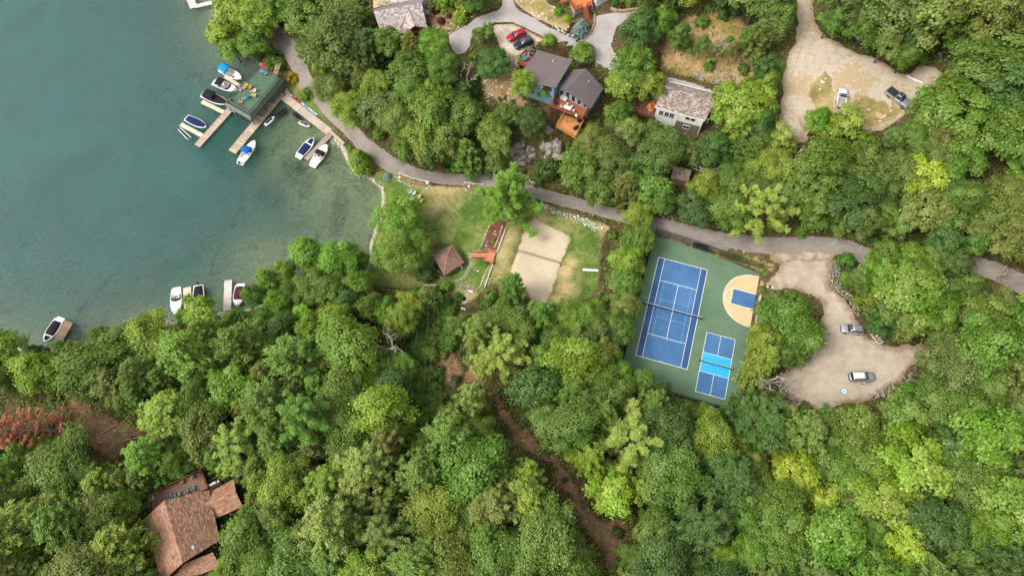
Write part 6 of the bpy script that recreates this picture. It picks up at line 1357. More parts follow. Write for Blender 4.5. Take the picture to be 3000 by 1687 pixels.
def put_stone(root, p, size, m, sub=1, sink=.25, name='stone'):
    o = bpy.data.objects.new(name, random.choice(stone_set(m, sub))); COL.objects.link(o); o.parent = root; L = root.location
    o.location = (p[0] - L.x, p[1] - L.y, p[2] + size * (.3 - sink) - L.z); o.scale = (size * random.uniform(.8, 1.25), size * random.uniform(.8, 1.2), size * random.uniform(.8, 1.2)); o.rotation_euler = (random.uniform(-.3, .3), random.uniform(-.3, .3), random.uniform(0, 6.28)); return o
def stone_line(name, label, pts, size, m, cat='wall', rows=1, spread=.0, dens=.82, lift=0.0):
    """stones set one beside another along photograph pixels"""
    q = [ground(p) for p in pts]; r = empty(name, q[0], 0, label, cat); i = 0
    for a, b in zip(q[:-1], q[1:]):
        L = math.dist(a, b); n = max(1, round(L / (size * dens)))
        for k in range(n):
            for w in range(rows):
                t = (k + random.uniform(.2, .8)) / n; d = ((b[1] - a[1]) / L, -(b[0] - a[0]) / L); o = (w - (rows - 1) / 2) * size * .8 + random.uniform(-1, 1) * spread
                x, y = a[0] + (b[0] - a[0]) * t + d[0] * o, a[1] + (b[1] - a[1]) * t + d[1] * o; put_stone(r, (x, y, H(x, y) + lift), size * random.uniform(.65, 1.3), m)
    return r
def stone_field(name, label, pg, n, size, m, cat='rocks', lift=.05):
    W = np.array([ground(p)[:2] for p in pg]); c = W.mean(0); r = empty(name, (c[0], c[1], H(*c)), 0, label, cat); x0, y0 = W.min(0); x1, y1 = W.max(0); pts = []; tries = 0
    cand = np.c_[RNG.uniform(x0, x1, 6000), RNG.uniform(y0, y1, 6000)]; cand = cand[sdist(cand, W) > 0]
    for p in cand:
        if len(pts) >= n: break
        s = size * random.choice((.55, .7, .9, 1.1, 1.5))
        if any(math.dist(p, q) < (s + t) * .31 for q, t in pts): continue
        pts.append((tuple(p), s))
    for (x, y), s in pts: put_stone(r, (x, y, H(x, y) + lift), s, m)
    return r
stone_field('riprap_bank', 'bank of white riprap boulders below the road at the sand court', poly(R7, [(690,430),(760,455),(860,500),(1000,530),(1100,570),(1190,610),(1210,650),(1140,660),(1060,610),(960,580),(870,530),(760,510),(700,460)]), 150, .75, m_wst)
stone_line('stone_edging', 'white stone edging along the lawn side of the red mulch bed', poly(R7, [(262,580),(215,670),(180,770),(150,830)]), .42, m_wst, 'edging', lift=.1)
stone_line('stone_edging', 'middle row of stones through the red mulch bed', poly(R7, [(355,610),(320,720),(285,800)]), .42, m_wst, 'edging', lift=.12)
mb = MB(); q = [ground(R7(*p), .05) for p in ((382,640), (345,740), (312,835))]
for a, b in zip(q[:-1], q[1:]): d = Vector(b) - Vector(a); mb.box(((a[0] + b[0]) / 2, (a[1] + b[1]) / 2, (a[2] + b[2]) / 2 + .15), (d.length, .22, .5), math.atan2(d.y, d.x))
tag(mb.build('kerb_wall', m_wst), 'straight white kerb between the red mulch bed and the dry grass', 'kerb')
stone_line('boulder_step', 'short row of pale boulders inside the red mulch bed', poly(R7, [(232,740),(215,790),(205,820)]), .7, m_gst, 'rocks', lift=.1)
stone_line('stone_edging', 'white curved stones at the top of the red mulch bed', poly(R7, [(300,650),(275,680),(305,695)]), .4, m_wst, 'edging', lift=.12)
stone_line('stone_edging', 'stone row below the cedar landing running down to the fire pit', poly(T6, [(1100,590),(1040,720),(990,850),(935,985)]), .4, m_wst, 'edging', lift=.1)
mb = MB(); q = [ground(T6(*p), .05) for p in ((1165,590), (1090,800), (1025,990))]
for a, b in zip(q[:-1], q[1:]): d = Vector(b) - Vector(a); mb.box(((a[0] + b[0]) / 2, (a[1] + b[1]) / 2, (a[2] + b[2]) / 2 + .15), (d.length, .2, .5), math.atan2(d.y, d.x))
tag(mb.build('kerb_wall', m_wst), 'straight white kerb below the cedar landing', 'kerb')
stone_line('stone_wall', 'low fieldstone wall on the lake side of the stone fire ring', poly(T6, [(490,1300),(540,1160),(575,1040),(590,940)]), .55, m_gst, rows=2, lift=.1)
stone_line('stone_wall', 'low fieldstone wall along the top of the stone fire ring', poly(T6, [(590,950),(680,980),(780,990),(900,1020)]), .6, m_gst, rows=2, lift=.1)
fire_ring('ring of white stones around a round fire pit on dry grass', ground(T6(663,1185), .05), .75, 12, m_wst)
for x, y, a, tx in ((780,1060,-.35,'upper'), (650,1365,-.4,'lower')):
    p = ground(T6(x, y)); r = empty('stone_bench', p, a, '%s pale stone bench slab near the stone fire ring' % tx, 'bench'); mb = MB(); mb.box((0, 0, .42), (1.2, .42, .12)); bevel(mb.build('seat', m_wst, r), .05)
    for s in (-1, 1): mb = MB(); mb.box((s * .4, 0, .18), (.25, .34, .38)); mb.build('leg', m_gst, r)
stone_line('boulder_row', 'white boulders beside the small shrub below the cedar stairs', poly(T6, [(830,660),(870,680),(930,700)]), .6, m_wst, 'rocks')
W = [ground(T6(*p))[:2] for p in ((740,530), (815,510), (810,640), (700,790), (560,880), (370,905), (370,880), (540,830), (660,740), (735,620))]
sp = sheet('stone_path', W, m_gravel, .09, .1, .6, 1)
k = 0
for _ in range(900):
    P_ = np.array(W); p = np.array((random.uniform(*sorted((P_[:, 0].min(), P_[:, 0].max()))), random.uniform(P_[:, 1].min(), P_[:, 1].max())))
    if sdist(p[None], P_)[0] > .05 and k < 150: o = put_stone(sp, (p[0], p[1], H(*p) + .06), random.uniform(.28, .45), m_gst); o.scale[2] *= .4; k += 1
stone_field('stair_rocks', 'heap of pale rocks at the foot of the cedar stairs', poly(T6, [(735,370),(820,380),(810,470),(740,470)]), 22, .4, m_wst)
stone_line('planter_wall', 'white stone wall of the long roadside flower bed', poly(R6, [(605,180),(625,230),(700,265),(800,290),(885,302),(897,260)]), .38, m_wst, rows=2, lift=.1)
sheet('flower_bed', on_ground(poly(R6, [(612,178),(640,170),(760,215),(890,250),(880,295),(790,282),(690,255),(630,222)])), m_soil, .13, .1, .5, 1)
def guard(label, pts, m=m_white):
    q = [ground(p) for p in pts]; r = empty('guard_rail', q[0], 0, label, 'railing')
    for a, b in zip(q[:-1], q[1:]):
        d = Vector(b) - Vector(a); mb = MB(); mb.box(((a[0] + b[0]) / 2, (a[1] + b[1]) / 2, (a[2] + b[2]) / 2 + .6), (d.length, .14, .1), math.atan2(d.y, d.x)); bw(mb, 'rail', m, r)
        for k in range(3): p = Vector(a) + d * (k / 2); mb = MB(); mb.box((p.x, p.y, p.z + .3), (.16, .16, .62), math.atan2(d.y, d.x)); bw(mb, 'post', m, r)
guard('low pale guard rail between the road and the long flower bed', poly(R6, [(640,180),(760,222),(895,250)])); guard('short pale guard rail at the flower bed nearest the big pine', poly(R6, [(1190,262),(1350,270)]))
stone_line('planter_wall', 'white stone wall of the small flower bed beside the big pine', poly(R6, [(1185,270),(1200,315),(1260,335),(1340,340)]), .42, m_wst, rows=2, lift=.1); sheet('flower_bed', on_ground(poly(R6, [(1192,270),(1345,275),(1335,330),(1260,325),(1205,308)])), m_soil, .13, .1, .5, 1)
for x, y, s in ((640,205,.9), (765,245,.8), (880,255,1.0), (1230,285,1.1)): p = ground(R6(x, y)); tag(put_stone(empty('_t', (0, 0, 0)), p, s, m_wst, 2, .1, 'boulder'), None)
for o in [o for o in bpy.data.objects if o.name.startswith('_t')]:
    for ch in list(o.children): ch.parent = None
    bpy.data.objects.remove(o)
for o, t in zip([o for o in bpy.data.objects if o.name.startswith('boulder') and o.parent is None and o.type == 'MESH'], ('white boulder at the lake end of the long flower bed', 'white boulder in the middle of the long flower bed', 'white boulder at the lawn end of the long flower bed', 'white boulder in the small flower bed by the pine')): tag(o, t, 'boulder')
stone_line('shore_rocks', 'pale rocks along the waterline below the end of the boardwalk', poly(T5, [(960,330),(1050,390),(1150,460),(1250,540),(1310,600)]), .6, m_wst, 'rocks', rows=2, spread=.3)
stone_line('shore_rocks', 'dark rocks along the waterline below the round shore bush', poly(T5, [(1400,900),(1500,950),(1620,950),(1750,1060),(1850,1130)]), .55, m_gst, 'rocks', rows=2, spread=.3)
stone_line('sea_wall', 'thin white sea wall at the edge of the swimming beach', poly(R6, [(497,290),(503,340),(505,390),(498,430)]), .45, m_wst, 'wall', dens=.5)
stone_line('shore_rocks', 'reddish pale rocks on the small beach beside the sea wall', poly(R6, [(525,275),(550,310),(580,330),(570,360)]), .6, m_gst, 'rocks')
stone_line('shore_rocks', 'rocks at the tree end of the swimming beach', poly(R6, [(410,930),(440,960),(370,995)]), .6, m_gst, 'rocks', rows=2, spread=.4)
stone_line('shore_rocks', 'rocks under the trees on the wooded point', poly(R2, [(900,620),(1030,660),(1150,680),(1220,750)]), .7, m_gst, 'rocks', rows=2, spread=.4)
stone_field('rock_wall', 'tumbled rock wall on the right side of the lot entrance', poly(S1, [(690,280),(740,260),(745,340),(760,420),(745,470),(690,460),(680,380)]), 70, .75, m_gst, 'wall')
stone_field('rock_wall', 'curved rock wall below the lot entrance beside the big tree', poly(S1, [(690,450),(760,470),(830,520),(870,600),(890,680),(860,660),(820,570),(750,505),(700,480)]), 60, .75, m_gst, 'wall')
stone_field('rock_pile', 'grey rock pile at the bottom corner of the parking lot', poly(S1, [(1010,1190),(1110,1120),(1140,1160),(1090,1220),(1000,1250),(930,1270),(950,1240)]), 55, .85, m_gst)
stone_field('rock_pile', 'grey rock pile below the bleached dead tree', poly(S1, [(335,1220),(400,1220),(470,1260),(460,1310),(380,1320),(345,1290)]), 40, .9, m_gst)
stone_field('rock_pile', 'tan rocks beside the silver suv under the tree', poly(S1, [(960,790),(1020,800),(1060,850),(1020,870)]), 18, .7, m_wst)
stone_line('stepping_stones', 'row of flat white stepping stones near the basketball court', poly(T8, [(268,262),(300,265),(335,268),(380,275),(420,290),(455,300)]), .95, m_wst, 'stones', dens=1.0)
stone_line('retaining_stones', 'large white stones along the upper driveway below the front lawn', poly(T2, [(760,500),(880,560),(1000,630),(1100,670),(1200,720)]), .85, m_wst, 'rocks', rows=1, spread=.25, dens=.8)
stone_line('retaining_stones', 'small white stones at the upper edge of the front lawn', poly(T2, [(340,200),(410,270),(450,340),(500,380)]), .55, m_wst, 'rocks', spread=.3)
stone_line('retaining_stones', 'stones stepping up the front lawn toward the orange deck', poly(T2, [(790,110),(880,190),(960,270)]), .6, m_wst, 'rocks', spread=.3)
stone_line('retaining_stones', 'row of big pale blocks along the far bend of the driveway', poly(T1, [(2130,330),(2200,270),(2270,230),(2350,210),(2430,195),(2510,180)]), .8, m_wst, 'rocks', dens=1.0)
stone_line('retaining_stones', 'white edging stones between the garden and the driveway', poly(T1, [(1680,640),(1800,590),(1900,530),(2010,480)]), .5, m_wst, 'rocks', spread=.15)
stone_field('gravel_bank', 'bank of pale stones between the parked suvs and the blue chalet', poly(R3, [(1240,400),(1330,470),(1430,500),(1500,470),(1560,430),(1540,480),(1440,540),(1420,620),(1370,560),(1290,490)]), 90, .5, m_wst)
stone_field('rocky_slope', 'pale stones scattered on the slope left of the blue chalet', poly(R3, [(1330,590),(1390,600),(1380,780),(1330,760),(1310,700)]), 30, .5, m_gst); stone_field('rocky_slope', 'stones on the bank beside the patio fire pit', poly(R3, [(1090,680),(1160,720),(1190,860),(1140,930),(1100,800)]), 40, .6, m_gst)
stone_line('roadside_rocks', 'white ledge of rock beside the road above the big pine', poly(R7, [(215,155),(260,165),(300,170)]), .7, m_wst, 'rocks', rows=2); stone_line('roadside_rocks', 'white ledge of rock beside the road right of the big pine', poly(R7, [(550,230),(610,255),(690,285)]), .7, m_wst, 'rocks', rows=2)
stone_line('roadside_rocks', 'grey rocks beside the road above the tennis court fence', poly(R8, [(300,20),(350,20),(400,45),(440,55)]), .9, m_gst, 'rocks', rows=2, spread=.3)
stone_line('bank_rocks', 'pale rocks along the cut bank behind the white house', poly(T4, [(2030,40),(2110,110),(2200,150),(2300,180),(2420,220),(2540,260)]), .9, m_gst, 'rocks', rows=2, spread=.5)
stone_field('rubble', 'pale stones scattered on the bare patch among the trees at the top edge', poly(R5, [(1500,500),(1640,430),(1720,520),(1620,550)]), 26, .6, m_gst)
# cliff below the chalet: big outcrops
def outcrop(label, pts, size, hh):
    q = [ground(p) for p in pts]; c = q[len(q) // 2]; r = empty('rock_outcrop', c, 0, label, 'rock')
    for p in q:
        for _ in range(3):
            o = put_stone(r, (p[0] + random.uniform(-1, 1), p[1] + random.uniform(-.8, .8), p[2]), size * random.uniform(.7, 1.3), m_ost, 3, .3, 'rock'); o.scale[2] = hh * random.uniform(.7, 1.3)
outcrop('grey lichened cliff face left of the orange deck posts', poly(R4, [(300,1110),(350,1080),(400,1050),(440,1100),(480,1130),(500,1180),(390,1150),(340,1160),(430,1190)]), 3.4, 3.6)
outcrop('pale lichened cliff face below the orange lower deck', poly(R4, [(640,1060),(690,1040),(730,1060),(660,1110),(720,1130),(770,1160),(690,1170)]), 3.3, 3.6)
outcrop('small rock outcrop beside the orange deck', poly(R4, [(650,900),(690,890),(670,930)]), 2.2, 2.0)
outcrop('low grey rock ledge above the road left of the cliff', poly(R4, [(80,1150),(130,1160),(180,1150),(230,1190)]), 2.0, 1.6)
outcrop('rust-coloured cut bank ledge behind the white house', poly(T4, [(1700,120),(1850,170),(2000,220),(2120,280),(2250,320)]), 1.8, 1.1)
# ------------------------------------------------------------------ small yard things
bq_ = [ground(R7(*p)) for p in ((1032,995), (1165,997))]; d = Vector(bq_[1]) - Vector(bq_[0]); r = empty('white_bench', tuple((Vector(bq_[0]) + Vector(bq_[1])) / 2), math.atan2(d.y, d.x), 'long white bench on the grass right of the sand court', 'bench')
mb = MB(); mb.box((0, 0, .45), (d.length, .55, .07)); mb.build('seat', m_white, r)
for s in (-1, 0, 1): mb = MB(); mb.box((s * d.length * .42, 0, .2), (.1, .45, .42)); mb.build('leg', m_white, r)
def posts_line(label, a, b, c, dd):
    A, B = ground(R7(*a)), ground(R7(*b)); r = empty('swing_frame', A, 0, label, 'frame'); mb = MB(); top = 2.2
    mb.tube([(A[0], A[1], A[2] + top), (B[0], B[1], B[2] + top)], .04, 6); bw(mb, 'top_rail', m_steel, r)
    for p, q in ((A, c), (B, dd)):
        for e in (-1, 1): mb = MB(); mb.tube([(p[0] + e * 1.0, p[1] + e * .4, p[2]), (p[0], p[1], p[2] + top)], .04, 6); bw(mb, 'leg', m_steel, r)
posts_line('thin steel goal frame at the hedge beside the sand court', (1215,720), (1150,920), 0, 0)
LC = 'lawn chairs by the beach'
for x, y, f, rgb, tx in ((728,335,200,(150,190,220),'pale blue lawn chair'), (760,345,200,(226,222,210),'cream lawn chair beside the pale blue one'), (803,375,200,(232,214,150),'pale yellow lawn chair'), (820,412,190,(226,206,140),'buttery lawn chair below the pale yellow one')): chair(tx + ' near the beach tree', ground(R6(x, y)), f, rgb, LC)
chair('grey lawn chair on the right edge of the beach tree', ground(R6(845,545)), 180, (120,128,120)); chair('dark lawn chair below the grey one at the beach tree', ground(R6(842,580)), 180, (70,76,72)); chair('white lawn chair partly under the beach tree', ground(R6(738,398)), 200, (226,222,200)); chair('blue lawn chair mostly under the beach tree', ground(R6(792,432)), 200, (110,160,190))
def pole(label, base, top, h, wires, r=.13, arm=2.6, aang=0.0):
    p = ground(base); o = empty('utility_pole', p, aang, label, 'utility pole'); mb = MB(); mb.tube([(0, 0, -.5), (0, 0, h)], [r, r * .7], 8); mb.build('pole', wood('pole_grey', (122,112,100), .9, .2), o)
    for k, dy in enumerate((-.12, .12)): mb = MB(); mb.box((0, dy, h - .35), (arm, .1, .13)); mb.build('crossarm', m_post, o)
    for x in (-arm * .47, 0.12, arm * .47): mb = MB(); mb.tube([(x, 0, h - .3), (x, 0, h - .08)], .05, 6); mb.build('insulator', m_steel, o)
    return p, h
hp_ = 9.5
tp = at_z(R6(893,1115), 1.5 + hp_); pz = H(tp[0], tp[1]); r0_ = px_of(tp[0], tp[1], pz)
pole('grey utility pole with a double crossarm beside the lawn', px_of(tp[0], tp[1], pz), None, 1.5 + hp_ - pz + .3, None, arm=2.7)
topz = 1.5 + hp_ + .2
m_wire = flat('wire', (120,126,118), .6)
def wire(label, a, b, sag=1.0, r=.014):
    mb = MB(); pts = [(a[0] + (b[0] - a[0]) * t, a[1] + (b[1] - a[1]) * t, a[2] + (b[2] - a[2]) * t - sag * 4 * t * (1 - t)) for t in np.linspace(0, 1, 15)]; mb.tube(pts, r, 5); return tag(mb.build('power_line', m_wire), label, 'wire')
for x, bx, tx in ((-1.27, 1095, 'left'), (.12, 1190, 'middle'), (1.27, 1205, 'right')): wire('%s of the three power lines running down over the woods from the crossarm' % tx, (tp[0] + x, tp[1], topz), (*at_z((bx + 10, 1720), 22)[:2], 22), 1.5, .012)
wire('upper cable crossing the gravel road at the top edge', (*at_z(R5(590,-20), 35)[:2], 35), (*at_z(R5(285,800), 30)[:2], 30), .6, .03); wire('lower cable beside it crossing the gravel road at the top edge', (*at_z(R5(578,-20), 34)[:2], 34), (*at_z(R5(300,800), 29)[:2], 29), .6, .02)
wire('upper wire crossing the lot entrance', (*at_z(S1(330,225), 18)[:2], 18), (*at_z(S1(860,350), 19)[:2], 19), .4, .015); wire('lower wire crossing the lot entrance', (*at_z(S1(330,245), 17)[:2], 17), (*at_z(S1(860,370), 18)[:2], 18), .4, .015)
for k, (a, b, tx) in enumerate((((1032,930), (1140,1005), 'upper'), ((1040,950), (1125,1010), 'middle'), ((1030,965), (1110,1015), 'lower'))):
    A, B = ground(R5(*a), .15), ground(R5(*b), .15); mb = MB(); d = Vector(B) - Vector(A); mb.box(tuple((Vector(A) + Vector(B)) / 2), (d.length, .2, .12), math.atan2(d.y, d.x)); tag(mb.build('timber_plank', m_dyel), '%s of three loose pale timber planks on the dry grass' % tx, 'plank')
for k, (a, b, tx) in enumerate((((1325,645), (1410,690), 'longer'), ((1370,665), (1455,705), 'shorter'))):
    A, B = ground(R5(*a), .2), ground(R5(*b), .2); mb = MB(); mb.tube([A, B], .16, 8); tag(mb.build('white_pipe', m_white), '%s white drain pipe lying on the tan earth' % tx, 'pipe')
p = ground(R5(612,695), .1); mb = MB(); mb.box(p, (.9, .6, .12), .2); tag(mb.build('utility_cover', m_white), 'white utility cover on the dry grass by the gravel road', 'cover')
stone_field('rubble', 'small heap of pale rubble beside the loose planks', poly(R5, [(1030,990),(1070,985),(1080,1020),(1040,1025)]), 12, .5, m_gst)
mb = MB(); q = [ground(T2(*p), .1) for p in ((1560,290), (1550,450), (1500,600), (1400,690), (1280,720))]
bk_ = empty('brick_kerb', q[0], 0, 'curved tan block kerb around the blue spruce bed', 'kerb')
for a, b in zip(q[:-1], q[1:]):
    d = Vector(b) - Vector(a); n = max(1, round(d.length / .4))
    for k in range(n): p = Vector(a) + d * (k + .5) / n; mb = MB(); mb.box((p.x, p.y, p.z + .15), (.37, .35, .45), math.atan2(d.y, d.x)); bw(mb, 'block', flat('tan_block', (182,152,128), .9, .15, 4), bk_)
q = [ground(T2(*p), .1) for p in ((1860,190), (1960,230), (2100,240), (2250,215), (2420,200))]
bk_ = empty('block_wall', q[0], 0, 'low tan block retaining wall right of the garage', 'wall')
for a, b in zip(q[:-1], q[1:]):
    d = Vector(b) - Vector(a); n = max(1, round(d.length / .5))
    for row in range(2):
        for k in range(n): p = Vector(a) + d * (k + .5) / n; mb = MB(); mb.box((p.x, p.y, p.z + .2 + row * .36), (.47, .4, .34), math.atan2(d.y, d.x)); bw(mb, 'block', flat('tan_block', (182,152,128), .9, .15, 4), bk_)
# ------------------------------------------------------------------ plants: leaf-sized faces on limbs
def leaf_mat(name='leaves', tr=.32, gloss=.02, dv=1.0):
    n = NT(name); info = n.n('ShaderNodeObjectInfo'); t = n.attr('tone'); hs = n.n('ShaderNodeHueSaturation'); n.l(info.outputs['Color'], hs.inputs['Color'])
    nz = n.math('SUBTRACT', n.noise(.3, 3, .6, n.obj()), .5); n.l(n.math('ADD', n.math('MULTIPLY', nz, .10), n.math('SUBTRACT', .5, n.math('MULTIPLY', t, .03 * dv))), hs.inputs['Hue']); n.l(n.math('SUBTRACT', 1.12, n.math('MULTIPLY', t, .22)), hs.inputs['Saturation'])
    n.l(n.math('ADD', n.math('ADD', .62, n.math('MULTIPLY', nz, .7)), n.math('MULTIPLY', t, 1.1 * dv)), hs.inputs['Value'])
    d = n.n('ShaderNodeBsdfDiffuse'); n.l(hs.outputs[0], d.inputs[0]); tl_ = n.n('ShaderNodeBsdfTranslucent'); n.l(hs.outputs[0], tl_.inputs[0])
    m1 = n.n('ShaderNodeMixShader'); m1.inputs[0].default_value = tr; n.l(d.outputs[0], m1.inputs[1]); n.l(tl_.outputs[0], m1.inputs[2])
    g = n.n('ShaderNodeBsdfGlossy'); g.inputs['Roughness'].default_value = .45; m2 = n.n('ShaderNodeMixShader'); m2.inputs[0].default_value = gloss; n.l(m1.outputs[0], m2.inputs[1]); n.l(g.outputs[0], m2.inputs[2])
    n.l(m2.outputs[0], n.t.nodes['Material Output'].inputs['Surface']); return n.mat
m_leaf = leaf_mat(); m_need = leaf_mat('needles', .2, .02, .9)
m_bark = flat('bark', (92,80,68), .9, .25, 5); m_dead = flat('dead_wood', (176,166,152), .85, .2, 4); m_pbark = flat('pine_bark', (104,84,70), .9, .25, 4)
def cards(c, nrm, up, L, Wd, tone, name, m):
    """one rhombus-like leaf for each centre; up = direction of its length"""
    n = len(c); nrm = nrm / np.linalg.norm(nrm, axis=1, keepdims=True); u = up - (up * nrm).sum(1, keepdims=True) * nrm; u /= np.maximum(np.linalg.norm(u, axis=1, keepdims=True), 1e-6); v = np.cross(nrm, u)
    L = L[:, None] / 2; Wd = Wd[:, None] / 2
    V = np.stack([c - u * L, c + v * Wd - u * L * .15, c + u * L, c - v * Wd - u * L * .15], 1).reshape(-1, 3)
    me = bpy.data.meshes.new(name); me.vertices.add(4 * n); me.vertices.foreach_set('co', V.astype(np.float32).ravel()); me.loops.add(4 * n); me.loops.foreach_set('vertex_index', np.arange(4 * n, dtype=np.int32)); me.polygons.add(n); me.polygons.foreach_set('loop_start', np.arange(0, 4 * n, 4, dtype=np.int32)); me.update()
    at = me.attributes.new('tone', 'FLOAT', 'POINT'); at.data.foreach_set('value', np.repeat(tone, 4).astype(np.float32)); me.materials.append(m); return me
def rdir(n, r): v = r.normal(size=(n, 3)); return v / np.linalg.norm(v, axis=1, keepdims=True)
def limb(mb, a, b, r0, r1, r, bend=.15, k=4, n=5):
    a, b = np.array(a, float), np.array(b, float); L = np.linalg.norm(b - a); off = r.normal(size=3) * L * bend
    mb.tube([tuple(a + (b - a) * t + off * math.sin(math.pi * t)) for t in np.linspace(0, 1, k)], [r0 + (r1 - r0) * t for t in np.linspace(0, 1, k)], n, cap=False)
def finish(mb, name, m): me = mesh(name, mb.v, mb.f, True); me.materials.append(m); return me
def broadleaf(seed, R=4.0, h=9.0, lobes=20, per=15, leaves=34, leaf=.34, spread=1.0, droop=0.0, mod=1.0):
    r = np.random.default_rng(seed); mb = MB(); th = h * .42; limb(mb, (0, 0, -.6), (r.normal() * .2, r.normal() * .2, h * .72), .2 * R / 4 + .05, .07, r, .03, 6, 7)
    ph = r.uniform(0, 6.28, 3); lc = [np.array((r.normal() * .25 * R, r.normal() * .25 * R, h * .86)), np.array((.3 * R, r.normal() * .2 * R, h * .8)), np.array((-.28 * R, r.normal() * .25 * R, h * .8))]; tries = 0
    while len(lc) < lobes and tries < 4000:
        tries += 1; u = r.uniform(0, 2 * np.pi); e = r.uniform(-.15, 1.0); rad = R * r.uniform(.42, .8) * math.sqrt(max(0.02, 1 - max(0, e) ** 2 * .85)); rad *= 1.0 if mod == 0 else .82 + .32 * math.sin(2 * u + ph[0]) * math.sin(3 * u + ph[1]) + .12 * math.sin(5 * u + ph[2]); p = np.array((rad * math.cos(u), rad * math.sin(u), h * .58 + e * h * .34 * r.uniform(.75, 1.15)))
        if all(np.linalg.norm(p - q) > R * .38 for q in lc): lc.append(p)
    C_, N_, T_ = [], [], []; cen = np.array((0, 0, h * .52))
    for p in lc:
        limb(mb, (0, 0, r.uniform(.3, .55) * h), p * np.array((.9, .9, .97)), .085 * R / 4 + .02, .025, r); lr = R * r.choice((.16, .22, .28, .34, .4)); lt = r.uniform(.05, .95)
        d = rdir(per, r); out = (p - cen) / np.linalg.norm(p - cen); d = d + out * .5 + np.array((0, 0, .5)); d /= np.linalg.norm(d, axis=1, keepdims=True)
        for q in d:
            cc = p + q * lr * r.uniform(.75, 1.08) * np.array((1, 1, .8)); k = int(leaves * r.uniform(.6, 1.3)); cr = R * .085 * r.uniform(.8, 1.3)
            pts = cc + r.normal(size=(k, 3)) * cr * np.array((1, 1, .7)); C_.append(pts); nn = (pts - cc) / cr * .5 + q * .8 + np.array((0, 0, .75)) + r.normal(size=(k, 3)) * .45; N_.append(nn); T_.append(np.clip(lt * .55 - .1 + r.uniform(0, 1) * .3 + r.uniform(0, 1, k) * .4, 0, 1))
    c = np.concatenate(C_); nn = np.concatenate(N_); t = np.concatenate(T_); n = len(c)
    up = r.normal(size=(n, 3)) + np.array((0, 0, -droop)); s = leaf * r.uniform(.7, 1.3, n)
    return [('trunk', finish(mb, 'trunk', m_bark)), ('crown', cards(c, nn, up, s, s * .72, t, 'crown', m_leaf))], R, h
def conifer(seed, R=3.6, h=15.0, whorls=11, arms=6, tuft=12, per=20, base=.22, rise=.12, nl=.5, nw=.13, shape=.8, sag=0.0, m=None, bare=False, top_gap=0.0, jag=.35, side=.13):
    """whorls of limbs with needle tufts: pines open and rising, spruces dense and tapering"""
    r = np.random.default_rng(seed); mb = MB(); limb(mb, (0, 0, -.6), (r.normal() * .15, r.normal() * .15, h), .24 * h / 15, .03, r, .01, 7, 7); C_, N_, U_, T_ = [], [], [], []
    for w in range(whorls):
        f = w / (whorls - 1); z = h * (base + (1 - base) * .96 * f); Rw = R * (1 - f) ** shape * r.uniform(1 - jag * .5, 1 + jag * .35) + .25; a0 = r.uniform(0, 6.28)
        for k in range(arms):
            an = a0 + 6.283 * k / arms + r.normal() * .18; L = Rw * r.uniform(1 - jag, 1.1); d = np.array((math.cos(an), math.sin(an), 0.)); rs = rise + .5 * f + r.normal() * .05
            tip = np.array((0, 0, z)) + d * L + np.array((0, 0, L * rs - sag * L * L * .06)); limb(mb, (0, 0, z - .1), tip, .05 * (1 - f) + .02, .012, r, .04, 4, 4)
            nt = max(3, int(tuft * L / R + 2)); bt = r.uniform(.25, .65)
            for j in range(nt):
                u = r.uniform(.28, 1.05) ** .8; sv = np.array((-d[1], d[0], 0)) * r.normal() * L * side * (1.15 - .5 * u); cc = np.array((0, 0, z)) + (tip - np.array((0, 0, z))) * u + sv + np.array((0, 0, r.uniform(-.05, .12) - sag * abs(r.normal()) * .12)); q = per if not bare else 0
                dirs = rdir(q, r) * .75 + d * .75 + np.array((0, 0, .35 - sag * .8)); dirs /= np.maximum(np.linalg.norm(dirs, axis=1, keepdims=True), 1e-6)
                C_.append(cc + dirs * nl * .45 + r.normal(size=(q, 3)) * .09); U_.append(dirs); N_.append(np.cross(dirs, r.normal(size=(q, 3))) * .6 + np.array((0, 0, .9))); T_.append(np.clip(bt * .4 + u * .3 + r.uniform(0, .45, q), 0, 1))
    c = np.concatenate(C_); s = nl * r.uniform(.75, 1.25, len(c)); parts = [('trunk', finish(mb, 'trunk', m_pbark))]
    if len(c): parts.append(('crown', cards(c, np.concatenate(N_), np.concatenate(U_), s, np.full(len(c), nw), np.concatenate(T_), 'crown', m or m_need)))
    return parts, R, h
def bare_tree(seed, h=9.0, R=3.0, m=None, depth=4, first=6):
    r = np.random.default_rng(seed); mb = MB()
    def grow(a, d, L, rad, lev):
        b = a + d * L; limb(mb, a, b, rad, rad * .62, r, .1, 5, 5)
        if lev == 0: return
        for _ in range(first if lev == depth else r.integers(2, 4)):
            nd = d * r.uniform(.3, .8) + rdir(1, r)[0] * .75 + np.array((0, 0, .15)); nd /= np.linalg.norm(nd); s = a + (b - a) * r.uniform(.45, 1.0); grow(s, nd, L * r.uniform(.5, .72), rad * .6, lev - 1)
    grow(np.array((0, 0, -.4)), np.array((.05, .02, 1.)), h * .42, .3, depth); return [('trunk', finish(mb, 'trunk', m or m_dead))], R, h
